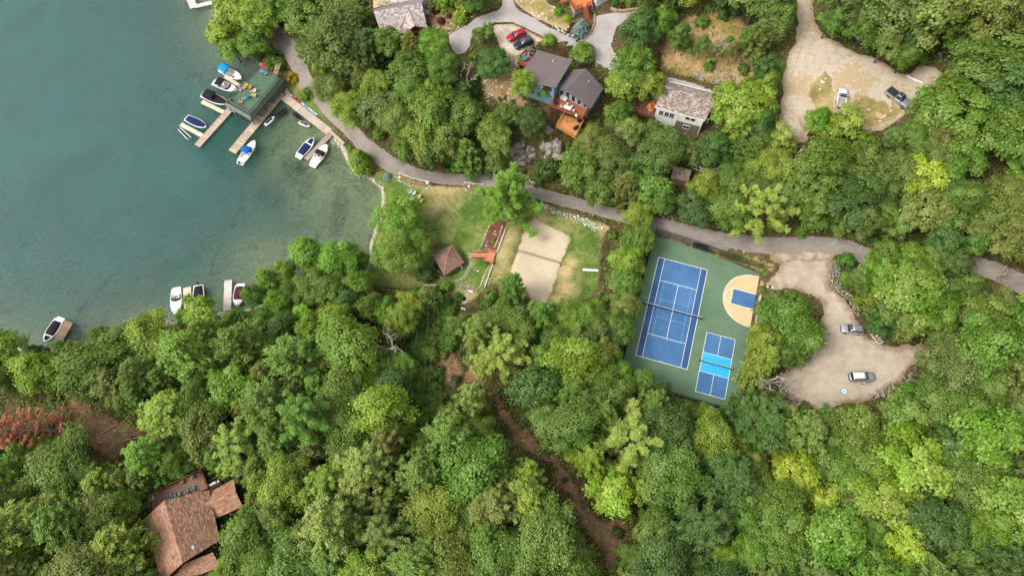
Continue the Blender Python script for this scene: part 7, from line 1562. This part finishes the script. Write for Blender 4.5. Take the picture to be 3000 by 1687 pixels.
def shrub(seed, R=1.2, h=1.5, n=46, leaves=34, leaf=.2, cone=False):
    r = np.random.default_rng(seed); mb = MB()
    C_, N_, T_ = [], [], []
    for i in range(n):
        q = rdir(1, r)[0]; q[2] = abs(q[2]) * 1.0 - .12
        cc = q * np.array((R, R, h)) * r.uniform(.62, .95) + np.array((0, 0, h * .12))
        if cone: zf = r.uniform(0, 1); an = r.uniform(0, 6.28); rr = R * (1 - zf) ** .7 * r.uniform(.75, 1); cc = np.array((rr * math.cos(an), rr * math.sin(an), .1 + zf * h)); q = np.array((math.cos(an), math.sin(an), .5))
        if i % 4 == 0: limb(mb, (0, 0, -.2), cc, .03, .012, r)
        pts = cc + r.normal(size=(leaves, 3)) * R * .12; C_.append(pts); N_.append((pts - cc) / R * 3 + q + np.array((0, 0, .5)) + r.normal(size=(leaves, 3)) * .4); T_.append(np.clip(r.uniform(.2, .6) * .5 + r.uniform(0, .5, leaves), 0, 1))
    c = np.concatenate(C_); s = leaf * r.uniform(.7, 1.3, len(c)); return [('stem', finish(mb, 'stem', m_bark)), ('foliage', cards(c, np.concatenate(N_), r.normal(size=c.shape), s, s * .7, np.concatenate(T_), 'foliage', m_leaf))], R, h
KIND = {'oak': [broadleaf(11 + i, 4, 9.5, 18 + 2 * i, 15, 34, .34) for i in range(5)],
        'dome': [broadleaf(25 + i, 4, 8, 36, 15, 26, .34, mod=0.0) for i in range(2)],
        'maple': [broadleaf(31 + i, 4, 8.5, 26, 14, 26, .42) for i in range(3)],
        'feather': [broadleaf(51 + i, 4, 9, 24, 16, 40, .24, droop=1.2) for i in range(3)],
        'hemlock': [conifer(71 + i, 3.8, 11, 12, 9, 12, 18, .12, .02, .34, .13, .62, .9, jag=.3) for i in range(3)],
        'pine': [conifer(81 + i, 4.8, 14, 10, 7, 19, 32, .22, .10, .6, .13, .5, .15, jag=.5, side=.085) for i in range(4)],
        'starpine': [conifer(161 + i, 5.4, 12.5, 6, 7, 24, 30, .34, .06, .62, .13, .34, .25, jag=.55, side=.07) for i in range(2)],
        'spruce': [conifer(91, 2.0, 4.6, 13, 10, 7, 16, .05, .02, .28, .1, .9, .2, jag=.15)],
        'cedar': [shrub(95 + i, 1.6, 4.2, 110, 40, .2, True) for i in range(2)],
        'shrub': [shrub(101 + i) for i in range(4)], 'sapling': [broadleaf(121 + i, 2.2, 5.0, 10, 10, 26, .3) for i in range(3)],
        'dead': [bare_tree(131 + i, 9, 3) for i in range(3)], 'deadpine': [conifer(141, 3.2, 13, 12, 9, 8, 0, .15, -.05, .4, .1, .7, .9, bare=True)], 'redpine': [conifer(151, 4.2, 15, 12, 6, 11, 18, .25, .25, .5, .1, .45, .1, jag=.5)]}
NAME = {'oak': 'broadleaf_tree', 'dome': 'broadleaf_tree', 'maple': 'maple_tree', 'feather': 'feathery_tree', 'hemlock': 'hemlock_tree', 'pine': 'pine_tree', 'starpine': 'pine_tree', 'spruce': 'blue_spruce', 'cedar': 'cedar_bush', 'shrub': 'shrub', 'sapling': 'young_tree', 'dead': 'dead_tree', 'deadpine': 'dead_conifer', 'redpine': 'dead_pine'}
CAT = {'shrub': 'shrub', 'cedar': 'shrub'}
PAL = {'g': (98,134,52), 'dg': (76,110,50), 'bg': (106,150,52), 'yg': (124,154,54), 'y': (144,170,54), 'ol': (114,134,60), 'gg': (100,128,60), 'pg': (128,154,68), 'lp': (140,168,72), 'bl': (132,156,150), 'rb': (168,118,76), 'rd': (92,50,44), 'lime': (126,172,54), 'og': (196,164,50), 'dk': (54,90,36), 'em': (78,132,50)}
WORD = {'g': 'mid-green', 'dg': 'deep green', 'bg': 'bright green', 'yg': 'yellow-green', 'y': 'golden green', 'ol': 'olive', 'gg': 'grey-green', 'pg': 'pale green', 'lp': 'light green', 'bl': 'silvery blue', 'rb': 'rusty red', 'rd': 'dark maroon', 'lime': 'lime green', 'og': 'orange-yellow', 'dk': 'dark green', 'em': 'emerald'}
TREES = []      # (object, pixel x, pixel y, radius in pixels, kind, colour, label or None)
def tree(px, py, rp, kind, col, label=None, asp=1.0, hk=1.0, tilt=None, group=None, k=1.0):
    """crown centre and radius in photograph pixels; the foot is found on the ground below"""
    parts, R0, h0 = random.choice(KIND[kind]); x, y, z = ground((px, py))
    low = kind in ('shrub', 'cedar', 'spruce')
    for _ in range(6):
        d = y * _cp + (CAMZ - z) * _sp; R = rp * d / FPX / (1.1 if label is None and kind in ('oak', 'maple', 'feather', 'sapling') else 1.02)
        hh = h0 * (R / R0) * hk if low or kind == 'sapling' else h0 * (.45 + .55 * R / R0) * hk
        z = H(x, y) + hh * (.45 if low else .42 if kind in ('pine', 'hemlock', 'redpine', 'deadpine', 'starpine') else .62); x, y, _z = at_z((px, py), z)
    o = empty(NAME[kind], (x, y, max(H(x, y), -.2)), random.uniform(0, 6.28)); o['category'] = CAT.get(kind, 'tree')
    o.scale = (R / R0 * asp, R / R0 / asp, hh / h0)
    if tilt: o.rotation_euler = (tilt[0], tilt[1], tilt[2])
    base = PAL[col]; jit = [random.uniform(.955, 1.045) for _ in range(3)]; cc = C(*[min(255, b * j) for b, j in zip(base, jit)], 1.0 * k)
    for nm, me in parts: c = bpy.data.objects.new(nm, me); COL.objects.link(c); c.parent = o; c.color = cc
    if group: o['group'] = group
    TREES.append((o, px, py, rp, kind, col, label)); return o
# ------------------------------------------------------------------ trees one can tell apart, placed by hand
def FT(x, y, r, *a, **k): p = FULL(x, y); return tree(p[0], p[1], r * 3000 / 2576, *a, **k)
FT(1282,500,78,'pine','bg','big bright pine standing between the road and the mulch bed')
FT(1912,545,78,'starpine','lp','light green pine hanging over the road above the tennis court')
FT(1258,905,76,'starpine','lp','broad pale pine in the gap beside the brown trail')
FT(1205,845,52,'pine','pg','slimmer pale pine just left of the broad one by the trail')
FT(1582,1115,108,'starpine','lp','large pale yellow pine with drooping limbs below the tennis court',hk=.9)
FT(600,1125,72,'starpine','lp','pale pine above the brown-roofed house')
FT(1290,735,44,'pine','g','small pine at the corner of the sand court')
FT(1003,545,62,'feather','bg','large feathery tree on the beach, upper half of the pair'); FT(990,640,62,'feather','bg','large feathery tree on the beach, lower half of the pair'); FT(1050,615,42,'feather','g','smaller feathery tree tucked against the beach pair')
FT(1072,690,30,'shrub','dg','round green bush beside the gazebo',k=1.0)
FT(1985,828,84,'dome','g','big round dark tree between the court and the parking lot',hk=.8)
FT(2285,735,96,'maple','bg','huge bright maple right of the parking lot'); FT(2360,800,70,'oak','g','mid-green tree leaning on the huge maple'); FT(2215,680,46,'maple','bg','bright maple at the road side of the huge maple'); FT(2205,745,38,'hemlock','yg','yellow-green hemlock on the lot side of the huge maple')
FT(1545,1240,70,'maple','lime','bright lime maple below the large pale yellow pine')
FT(1990,1200,70,'maple','y','golden maple right of the lime maple across the gap'); FT(2060,1260,50,'maple','y','lower golden maple in the bottom woods'); FT(2290,1170,95,'maple','yg','broad yellow-green maple in the lower right woods'); FT(2260,1380,62,'maple','y','golden maple at the bottom edge, lower right'); FT(2330,440,58,'maple','y','golden tree right of the grey-green willow-like one'); FT(2250,430,60,'feather','gg','grey-green feathery tree left of the golden one')
for x, y, r, c in ((720,690,40,'bg'), (830,735,48,'g'), (900,715,44,'bg'), (735,745,38,'g'), (640,745,34,'g'), (905,655,30,'g'), (870,765,40,'dg'), (930,770,40,'g'), (700,760,38,'bg')): FT(x, y, r, 'oak', c, None, group='trees of the surrounding woods')
FT(500,790,48,'maple','lime','lime tree overhanging the white boat dock at the shore')
FT(760,790,32,'maple','lime','small lime tree near the lower shore'); FT(765,640,50,'maple','bg','bright tree at the tip of the shore woods'); FT(850,660,58,'oak','bg','bright round tree behind the tip of the shore woods'); FT(780,730,52,'feather','gg','grey-green tree with bare twigs near the maroon-covered boat'); FT(680,710,40,'hemlock','bg','bright hemlock beside the maroon-covered boat')
for i, (x, y, r, c) in enumerate(((1605,545,40,'yg'), (1600,600,44,'g'), (1580,655,46,'yg'), (1575,715,44,'g'), (1568,775,46,'ol'), (1555,835,48,'g'))): FT(x, y, r, 'oak', c, '%s tree of the hedge beside the tennis court, %s from the road' % (WORD[c], ('first', 'second', 'third', 'fourth', 'fifth', 'sixth')[i]), hk=.8)
FT(1360,800,50,'pine','g','mid-green pine at the bottom end of the sand court'); FT(1430,800,50,'oak','yg','yellow-green tree right of the pine below the sand court',hk=.8); FT(1490,800,50,'oak','g','round tree at the bottom right of the sand court grass',hk=.8)
FT(565,85,48,'maple','yg','yellow-green tree at the lake end of the wooded point'); FT(600,40,52,'maple','yg','yellow-green tree at the top of the wooded point'); FT(640,100,48,'oak','g','green tree over the dark water of the wooded point'); FT(590,125,34,'maple','bg','bright small tree at the tip of the wooded point'); FT(655,40,52,'oak','yg','tall tree in the middle of the wooded point'); FT(705,20,46,'oak','g','green tree above the hidden road on the point')
FT(690,148,30,'shrub','bg','bright green bush beside the red kayaks'); FT(735,195,16,'shrub','og','orange-yellow round bush on the bank above the boathouse'); FT(770,235,20,'shrub','bg','green bush on the bank between the kayaks and the road')
FT(905,405,34,'cedar','yg','yellow-green cedar bush on the shore below the road',hk=.8); FT(975,443,11,'spruce','bl','small round blue spruce beside the shore road',hk=.6)
FT(1462,70,20,'spruce','bl','large blue spruce in the kerbed bed by the driveway'); FT(2630/1.0 if False else 1636,8,12,'spruce','bl','small blue spruce at the top edge beside the block wall')
FT(835,225,50,'feather','ol','olive feathery tree beside the shore road bend'); FT(880,275,46,'feather','yg','yellow-green feathery tree at the road bend'); FT(950,215,44,'feather','yg','bright feathery tree above the road bend'); FT(1005,300,56,'feather','ol','big olive feathery tree in the slope below the red dormer')
FT(975,112,44,'oak','g','tree in front of the red dormer house roof'); FT(1090,112,41,'oak','bg','round bright tree beside the driveway end',hk=.9); FT(1030,180,55,'oak','g','green tree below the red dormer'); FT(1240,160,42,'dome','dg','dense dark round tree above the patio fire pit',hk=.75); FT(1216,85,26,'sapling','g','small tree at the inner bend of the driveway'); FT(1318,215,34,'feather','yg','yellow-green tree in front of the blue chalet wall',hk=1.1); FT(1370,235,24,'sapling','g','small green tree against the blue chalet front'); FT(1467,143,32,'oak','bg','round bright tree between the two chalet roofs',hk=.8); FT(1172,228,36,'oak','dk','dark bushy tree left of the patio',hk=.6)
FT(1590,165,55,'oak','g','tree right of the chalet beside the driveway'); FT(1560,215,48,'maple','yg','yellow-green tree right of the chalet roof'); FT(1615,80,58,'oak','dg','dark tree in the driveway turnaround'); FT(1665,60,40,'oak','g','green tree right of the turnaround tree'); FT(1630,215,42,'maple','yg','yellow-green tree left of the white house chimney'); FT(1555,290,42,'oak','g','tree right of the orange lower deck'); FT(1590,330,38,'oak','pg','pale tree left of the hot tub'); FT(1640,320,26,'sapling','g','small tree beside the brown deck of the white house'); FT(1680,335,24,'sapling','g','small tree in front of the white house windows')
FT(1855,265,62,'maple','yg','yellow-green tree at the right corner of the white house'); FT(1905,260,48,'oak','yg','tree between the white house and the gravel road'); FT(1845,340,45,'pine','yg','yellow-green pine right of the taupe wall'); FT(1960,360,45,'maple','pg','pale tree at the end of the gravel road'); FT(2120,330,66,'maple','yg','yellow-green tree below the white pickup'); FT(2055,305,38,'oak','bg','bright tree left below the white pickup'); FT(2160,400,60,'oak','g','green tree below the dry meadow')
FT(1895,110,38,'pine','ol','olive pine beside the top of the gravel road'); FT(1960,50,50,'oak','g','green tree left of the gravel road at the top'); FT(1925,175,36,'oak','dg','dark tree left of the gravel road bend')
FT(1450,430,62,'oak','g','green tree below the orange deck posts'); FT(1540,400,58,'oak','gg','grey-green tree right of the cliff'); FT(1380,420,34,'shrub','dg','dark bush at the foot of the pale cliff'); FT(1330,305,40,'oak','dg','dark tree left of the upper redwood deck',hk=.6); FT(1275,290,34,'oak','g','green tree below the patio fire pit',hk=.6)
for x, y, r, c, t in ((1110,52,12,'rd','maroon round bush nearest the driveway garden'), (1097,25,12,'rd','maroon round bush above it in the driveway garden'), (1130,40,8,'rd','smallest maroon bush in the driveway garden'), (1440,62,8,'rd','maroon bush left of the blue spruce'), (1432,76,9,'rd','maroon bush below left of the blue spruce'), (1565,13,9,'rd','maroon bush on the block wall right of the garage'), (1430,45,12,'y','golden bush above left of the blue spruce'), (1405,28,14,'bg','green bush left of the orange deck stairs'), (1378,130,20,'lime','lime bush behind the chalet roof'), (1402,152,9,'y','small yellow bush in the mulch behind the chalet'), (1548,6,13,'dg','dark clipped bush right of the garage'), (1158,50,18,'lime','lime spreading bush along the garden edge'), (1168,16,32,'y','golden tall shrub row at the top of the garden'), (1118,6,28,'yg','yellow-green tall shrub left of the golden row'), (1060,95,6,'y','tiny golden bush beside the driveway garden wall'),
    (1242,605,7,'bg','round bright shrub high in the red mulch bed'), (1217,632,6,'g','small shrub low in the red mulch bed'), (1250,618,4,'lime','tiny lime plant in the red mulch bed'), (1222,665,8,'bg','round green shrub below the cedar stairs'), (1120,425,11,'g','green bush at the lake end of the lawn'), (2130,655,26,'em','green shrub at the corner of the road and rock wall'), (1955,745,20,'dg','dark shrub at the foot of the stepping stones'), (2095,1045,34,'bg','bright small tree below the bare lot')): FT(x, y, r, 'shrub', c, t)
def lean(o, dx, dy): o.rotation_euler = (dx, dy, o.rotation_euler[2])
FT(965,860,50,'dead','g','bare grey dead tree rising from the woods below the beach',hk=1.9); FT(1950,950,46,'dead','g','bleached white dead tree at the edge of the parking lot',hk=1.1); FT(1985,965,28,'dead','g','smaller bleached dead tree leaning over the lot'); FT(1172,185,30,'dead','g','bare dead tree at the end of the driveway arm'); FT(2180,680,22,'dead','g','bare dead snag beside the huge maple',hk=1.2); FT(2500,745,34,'dead','g','bare white branches at the right edge by the road'); FT(2535,680,20,'dead','g','small bare tree over the road at the right edge'); FT(1830,100,28,'dead','g','bare tree in the scrub clearing'); FT(2010,390,30,'dead','g','bare limbs below the gravel road end'); FT(1790,430,34,'dead','g','bare grey tree above the small shed'); FT(2300,950,24,'dead','g','bare twigs at the far corner of the lot')
o = FT(2480,430,64,'deadpine','g','leaning grey dead conifer at the right edge',hk=1.0); o.rotation_euler = (.75, .55, .4)
o = FT(40,1050,84,'redpine','rb','rusty red dead pine leaning far over at the left edge',hk=1.0, k=1.15); [c for c in o.children if c.name.startswith('trunk')][0].data.materials[0] = m_dead; q0 = ground(S4(530,570)); o.location = q0; o.rotation_euler = (.1, -.62, 0); o.scale = (1.2, 1.2, 1.15)
for k, (a, b, t) in enumerate((((580,740), (720,775), 'left'), ((625,570), (715,515), 'middle'), ((700,550), (790,555), 'upper'), ((760,615), (860,590), 'right'))): mb = MB(); mb.tube([ground(S4(*a), .25), ground(S4(*b), .25)], [.16, .11], 7); tag(mb.build('fallen_log', m_dead), '%s fallen log in the brushy clearing near the rusty pine' % t, 'log')
# ------------------------------------------------------------------ the woods between them
CLEAR = [poly(SRC, [(-50,-50),(600,-50),(608,60),(640,112),(680,165),(790,200),(880,265),(980,400),(1010,470),(1075,520),(1110,545),(1115,640),(1090,720),(1090,800),(1050,800),(1010,740),(930,700),(870,690),(820,770),(750,830),(735,880),(640,905),(600,890),(520,880),(480,905),(390,925),(300,950),(220,965),(130,1015),(60,980),(-50,930)])]
CLEAR += [[px_of(x, y, H(x, y)) for x, y in OUTLINE[k][::2]] for k in ('lawn', 'driveway', 'gravel_bay', 'gravel_road', 'parking_lot', 'road', 'trail', 'garden_bed', 'front_lawn', 'house_bank', 'scrub_clearing', 'shore_verge', 'brush_clearing')]
CLEAR += [COURT, poly(T3, [(130,280),(310,140),(480,70),(1000,200),(1500,640),(1220,1180),(1000,1400),(720,1380),(740,1180),(640,960),(310,870)]), poly(T4, [(100,1180),(500,600),(900,600),(960,240),(1150,220),(2150,470),(2080,800),(1800,1300),(1200,1200),(850,980),(420,1250)]), poly(T1, [(200,-50),(1320,-50),(1360,280),(1340,560),(1300,700),(1130,780),(1000,720),(420,700)]), poly(T2, [(880,-50),(1950,-50),(1900,220),(1550,300),(1150,260)]), poly(S3, [(250,640),(360,470),(1000,150),(1230,290),(1370,280),(1480,640),(1230,800),(1200,1020),(1050,1110),(960,1300),(850,1449),(480,1449),(290,780)]), poly(R4, [(260,1120),(420,960),(540,1100),(600,1020),(760,1000),(820,1180),(500,1240)]), poly(R4, [(1800,1380),(1840,1250),(2030,1300),(2010,1400)]), poly(R5, [(1480,480),(1640,400),(1740,520),(1600,600)]), poly(S5, [(640,900),(760,500),(880,480),(1000,760),(1100,960),(1000,1100),(860,1150),(760,1449),(650,1449)])]
MW, MH = 750, 422
_mx, _my = np.meshgrid((np.arange(MW) + .5) * 4, (np.arange(MH) + .5) * 4); _mxy = np.c_[_mx.ravel(), _my.ravel()]; CM = np.zeros(MW * MH, bool)
for pg in CLEAR: CM |= sdist(_mxy, np.array(pg)) > 0
CM = CM.reshape(MH, MW)
def clear_share(px, py, r):
    x0, x1, y0, y1 = int((px - r) / 4), int((px + r) / 4) + 1, int((py - r) / 4), int((py + r) / 4) + 1; xs = np.arange(x0, x1); ys = np.arange(y0, y1); xs = xs[(xs >= 0) & (xs < MW)]; ys = ys[(ys >= 0) & (ys < MH)]
    if not len(xs) or not len(ys): return 0.0
    X, Y = np.meshgrid(xs, ys); m = np.hypot(X * 4 + 2 - px, Y * 4 + 2 - py) < r
    return float((CM[Y, X] & m).sum()) / max(1, m.sum())
ZONE = [((0,1100,900,1687), ('hemlock', 'hemlock', 'oak', 'feather', 'hemlock'), ('g', 'ol', 'yg', 'g', 'bg')), ((700,1150,1900,1687), ('oak', 'hemlock', 'hemlock', 'feather', 'pine'), ('g', 'g', 'pg', 'ol', 'yg')), ((0,850,1250,1200), ('oak', 'hemlock', 'oak', 'feather'), ('g', 'bg', 'yg', 'g', 'dg')), ((1900,1200,3000,1687), ('oak', 'maple', 'oak', 'hemlock', 'feather'), ('g', 'dg', 'g', 'ol', 'yg', 'bg')), ((2350,0,3000,1200), ('oak', 'oak', 'feather', 'maple'), ('g', 'dg', 'g', 'gg', 'ol')), ((0,0,3000,1687), ('oak', 'oak', 'maple', 'feather', 'hemlock'), ('g', 'g', 'dg', 'gg', 'ol', 'yg'))]
def zone(px, py):
    for (x0, y0, x1, y1), kd, cl in ZONE:
        if x0 <= px <= x1 and y0 <= py <= y1: return kd, cl
    return ZONE[-1][1:]
rw = random.Random(21); placed = [(t[1], t[2], t[3] * (.9 if t[4] == 'dead' else 1)) for t in TREES if t[4] != 'shrub']
placed += [(60,1195,95), (130,1240,80), (200,1255,50), (1124,1000,70), (1843,1290,70), (700,1310,40), (2270,1115,60)]; NHAND = len(TREES)
for size, tries, pk in (((80, 108), 900, .58), ((60, 84), 1500, .58), ((46, 62), 3500, .54), ((34, 48), 5000, .52), ((24, 34), 7000, .56)):
    for _ in range(tries):
        if len(TREES) - NHAND > 400: break
        px, py, rp = rw.uniform(-30, 3030), rw.uniform(-30, 1730), rw.uniform(*size)
        if clear_share(px, py, rp * 1.08) > .045 or any((px - a) ** 2 + (py - b) ** 2 < (pk * (rp + c)) ** 2 for a, b, c in placed): continue
        x, y, _z = ground((min(max(px, 0), 3000), min(max(py, 0), 1687)), 7.0)
        if H(x, y) < .25: continue
        kd, cl = zone(px, py); tree(px, py, rp * 1.16, rw.choice(kd), rw.choice(cl), None, asp=rw.uniform(.8, 1.25), hk=rw.uniform(.8, 1.2), group='trees of the surrounding woods'); placed.append((px, py, rp))
# bushes that fill the smaller gaps
nb = 0
for _ in range(5000):
    px, py, rp = rw.uniform(0, 3000), rw.uniform(0, 1687), rw.uniform(13, 24)
    if nb >= 130: break
    if clear_share(px, py, rp) > .12 or any((px - a) ** 2 + (py - b) ** 2 < (.8 * c + .55 * rp) ** 2 for a, b, c in placed): continue
    x, y, _z = ground((px, py))
    if H(x, y) < .25: continue
    tree(px, py, rp, 'shrub', rw.choice(('g', 'dg', 'bg', 'yg', 'ol')), None, group='bushes between the trees'); placed.append((px, py, rp)); nb += 1
for px, py, rp, c in ((2010,130,24,'ol'), (2080,190,18,'g'), (2180,200,20,'g'), (2060,60,24,'g'), (2140,120,16,'bg'), (2120,40,22,'dg'), (2200,110,18,'bg'), (1235,1000,18,'g'), (1290,1080,16,'dg'), (1260,900,24,'em'), (1225,860,26,'em'), (1300,930,22,'em'), (1270,960,18,'bg'), (1340,870,20,'em'), (1330,900,16,'g'), (1210,930,20,'g'), (1335,1110,16,'dg'), (1300,1040,16,'ol'), (1600,1420,14,'dg'), (1655,1405,10,'dg'), (1810,1560,20,'dg')): tree(px, py, rp, 'shrub', c, None, group='bushes between the trees')
cz_ = np.array(poly(S5, [(560,180),(700,200),(1040,170),(1010,400),(1000,560),(1060,740),(900,800),(800,900),(700,950),(650,700),(560,400)])); ns = 0
for _ in range(600):
    p = np.array((rw.uniform(cz_[:, 0].min(), cz_[:, 0].max()), rw.uniform(cz_[:, 1].min(), cz_[:, 1].max())))
    if ns < 60 and sdist(p[None], cz_)[0] > 0: tree(p[0], p[1], rw.uniform(14, 27), 'shrub', rw.choice(('em', 'em', 'bg', 'g')), None, group='lush bushes under the power lines'); ns += 1
cz_ = np.array(poly(S5, [(640,560),(800,540),(870,760),(850,950),(1000,1130),(900,1230),(800,1449),(650,1449),(640,900)])); ns = 0
for _ in range(900):
    p = np.array((rw.uniform(cz_[:, 0].min(), cz_[:, 0].max()), rw.uniform(cz_[:, 1].min(), cz_[:, 1].max())))
    if ns < 62 and sdist(p[None], cz_)[0] > 0: tree(p[0], p[1], rw.uniform(12, 25), 'shrub', rw.choice(('em', 'ol', 'bg', 'g')), None, group='lush bushes under the power lines'); ns += 1
for x, y, r, kd, c in ((1900,40,38,'oak','gg'), (2110,120,30,'feather','gg'), (2280,150,18,'sapling','bg'), (2400,180,26,'feather','ol'), (2540,60,30,'oak','g'), (1990,140,16,'sapling','ol'), (2200,250,16,'sapling','yg')): p = R4(x, y); tree(p[0], p[1], r, kd, c, None, group='trees of the surrounding woods')
for x, y, r, kd, c in ((2232,642,40,'oak','g'), (2290,648,44,'oak','bg'), (2345,652,42,'maple','g'), (2398,668,46,'oak','dg'), (2320,690,48,'oak','g')): FT(x, y, r, kd, c, None, group='trees of the surrounding woods')
for x, y, r, kd, c in ((1530,895,50,'oak','g'), (1562,955,46,'oak','bg'), (1612,968,42,'oak','g'), (1665,990,34,'oak','dg'), (1862,1015,32,'oak','dg'), (1885,1040,30,'oak','g'), (1500,860,46,'oak','dg')): FT(x, y, r, kd, c, None, group='trees of the surrounding woods')
# ------------------------------------------------------------------ low growth on the forest floor
def undergrowth():
    r = np.random.default_rng(5); n = 330000; xy = np.c_[r.uniform(-140, 150, n), r.uniform(-12, 150, n)]; h = Hs(xy); keep = h > .5
    for k, P in OUTLINE.items(): 
        lim = -.2 if k not in ('trail', 'brush_patch', 'brush_clearing', 'scrub_clearing', 'house_bank', 'garden_bed') else .6
        keep &= sdist(xy, P) < lim if lim < 0 else (sdist(xy, P) < lim) | (r.uniform(size=n) < .3)
    keep &= sdist(xy, COURT_W) < -.5
    for o in bpy.data.objects:
        if o.parent is None and o.get('category') in ('house', 'gazebo', 'shed'):
            keep &= np.hypot(xy[:, 0] - o.location.x, xy[:, 1] - o.location.y) > 4.5
    xy, h = xy[keep], h[keep]; n = len(xy); keep = np.ones(n, bool); cl = np.array([mnoise.noise(Vector((x * .25, y * .25, 9))) for x, y in xy]); keep &= r.uniform(size=n) < .72 + cl * .9
    p = np.array([px_of(a, b, c) for (a, b), c in zip(xy, h)]); keep &= (p[:, 0] > -150) & (p[:, 0] < 3150) & (p[:, 1] > -120) & (p[:, 1] < 1800)
    xy, h, cl = xy[keep], h[keep], cl[keep]; m = len(xy); z = h + r.uniform(.05, .5, m) + np.clip(cl, 0, 1) * .7
    me = cards(np.c_[xy, z], r.normal(size=(m, 3)) * .5 + np.array((0, 0, 1.)), r.normal(size=(m, 3)), r.uniform(.28, .62, m), r.uniform(.2, .42, m), np.clip(.45 + cl * .5 + r.uniform(-.3, .3, m), 0, 1), 'undergrowth', m_leaf)
    o = link('undergrowth', me); o.color = C(98,136,44); o['kind'] = 'stuff'; o['label'] = 'low green growth on the forest floor'
undergrowth()
def far_woods():
    r = np.random.default_rng(8); cs, ns, tn = [], [], []
    for _ in range(2600):
        if len(cs) > 210: break
        x, y = r.uniform(-150, 165), r.uniform(-28, 175); h = H(x, y); R = r.uniform(3, 4.6); p = px_of(x, y, h + 6)
        q = R * 1.6 * FPX / (y * _cp + (CAMZ - h - 6) * _sp)
        if h < .6 or (-q < p[0] < 3000 + q and -q < p[1] < 1687 + q) or any(math.dist((x, y), c[0][:2]) < R * 1.15 for c in cs): continue
        cs.append(((x, y, h + 5.5), R))
    C_, N_, T_ = [], [], []
    for c, R in cs:
        d = rdir(420, r); d[:, 2] = np.abs(d[:, 2]) - .25; lump = 1 + .22 * np.sin(d[:, 0] * 7 + R * 9) * np.sin(d[:, 1] * 8 + R * 5)
        C_.append(np.array(c) + d * R * np.array((1, 1, .95)) * lump[:, None] * r.uniform(.75, 1.05, (420, 1))); N_.append(d + np.array((0, 0, .5)) + r.normal(size=d.shape) * .4); T_.append(np.clip(r.uniform(.2, .7) + r.uniform(-.3, .3, 420), 0, 1))
    if not C_: return
    c = np.concatenate(C_); m = len(c); me = cards(c, np.concatenate(N_), r.normal(size=c.shape), r.uniform(.6, 1.1, m), r.uniform(.45, .8, m), np.concatenate(T_), 'woodland', m_leaf)
    o = link('woodland', me); o.color = C(*PAL['g']); o['kind'] = 'stuff'
far_woods()
# ------------------------------------------------------------------ labels for the trees of the woods, from what stands beside them
LM = [('the boathouse', R1(1010,500)), ('the red dormer house', T1(760,400)), ('the blue chalet', T3(750,500)), ('the white house', T4(1450,600)), ('the tennis court', R8(410,720)), ('the pickleball court', R8(715,1090)), ('the basketball court', R8(900,640)), ('the sand court', R7(650,900)), ('the gazebo', R6(1050,880)), ('the parking lot', S1(850,950)), ('the white pickup', R5(770,830)), ('the silver pickup', R5(1255,825)), ('the brown-roofed house', S3(800,900)), ('the big roadside pine', FULL(1282,500)), ('the large pale yellow pine', FULL(1582,1110)), ('the lime maple', FULL(1545,1240)), ('the yellow-green maple', FULL(2290,1170)), ('the golden maple', FULL(1990,1200)), ('the bottom golden maple', FULL(2260,1380)), ('the huge bright maple', FULL(2270,730)), ('the grey dead conifer', FULL(2480,430)), ('the rusty dead pine', FULL(40,1050)), ('the bare dead tree', FULL(965,860)), ('the pine by the brown roof', FULL(596,1125)), ('the pale trail pine', FULL(1258,905)), ('the brown trail bend', S6(1200,750)), ('the maroon-covered boat', S2(2280,290)), ('the brown plank dock', S2(390,700)), ('the small shed', R4(1920,1330)), ('the light pine above the court', FULL(1912,545)), ('the crossarm pole', R6(893,1115)), ('the parked suvs', R3(1430,350)), ('the garage', T2(1700,150))]
ORD = ['nearest', 'second', 'third', 'fourth', 'fifth', 'sixth', 'seventh', 'eighth', 'ninth', 'tenth', 'eleventh', 'twelfth', 'thirteenth', 'fourteenth', 'fifteenth']
DIRW = ['right of', 'above right of', 'above', 'above left of', 'left of', 'below left of', 'below', 'below right of']
KW = {'oak': 'broadleaf tree', 'maple': 'clumpy maple', 'feather': 'feathery tree', 'hemlock': 'layered hemlock', 'pine': 'pine', 'shrub': 'bush', 'sapling': 'young tree'}
bins = {}
for t in TREES:
    o, px, py, rp, kind, col, label = t
    if label: o['label'] = label; continue
    nm, c = min(LM, key=lambda l: math.dist(l[1], (px, py))); k = int(round(math.degrees(math.atan2(c[1] - py, px - c[0])) / 45)) % 8
    bins.setdefault((nm, k, kind, col), []).append((math.dist(c, (px, py)), o, rp))
for (nm, k, kind, col), lst in bins.items():
    lst.sort(key=lambda e: e[0])
    for i, (d, o, rp) in enumerate(lst):
        sz = 'small' if rp < 42 and kind != 'shrub' else 'large' if rp > 62 else 'mid-sized' if kind != 'shrub' else 'low'
        o['label'] = '%s %s %s, %s such %s %s' % (sz, WORD[col], KW.get(kind, 'tree'), ORD[min(i, 14)], DIRW[k], nm) if len(lst) > 1 else '%s %s %s %s %s' % (sz, WORD[col], KW.get(kind, 'tree'), DIRW[k], nm)
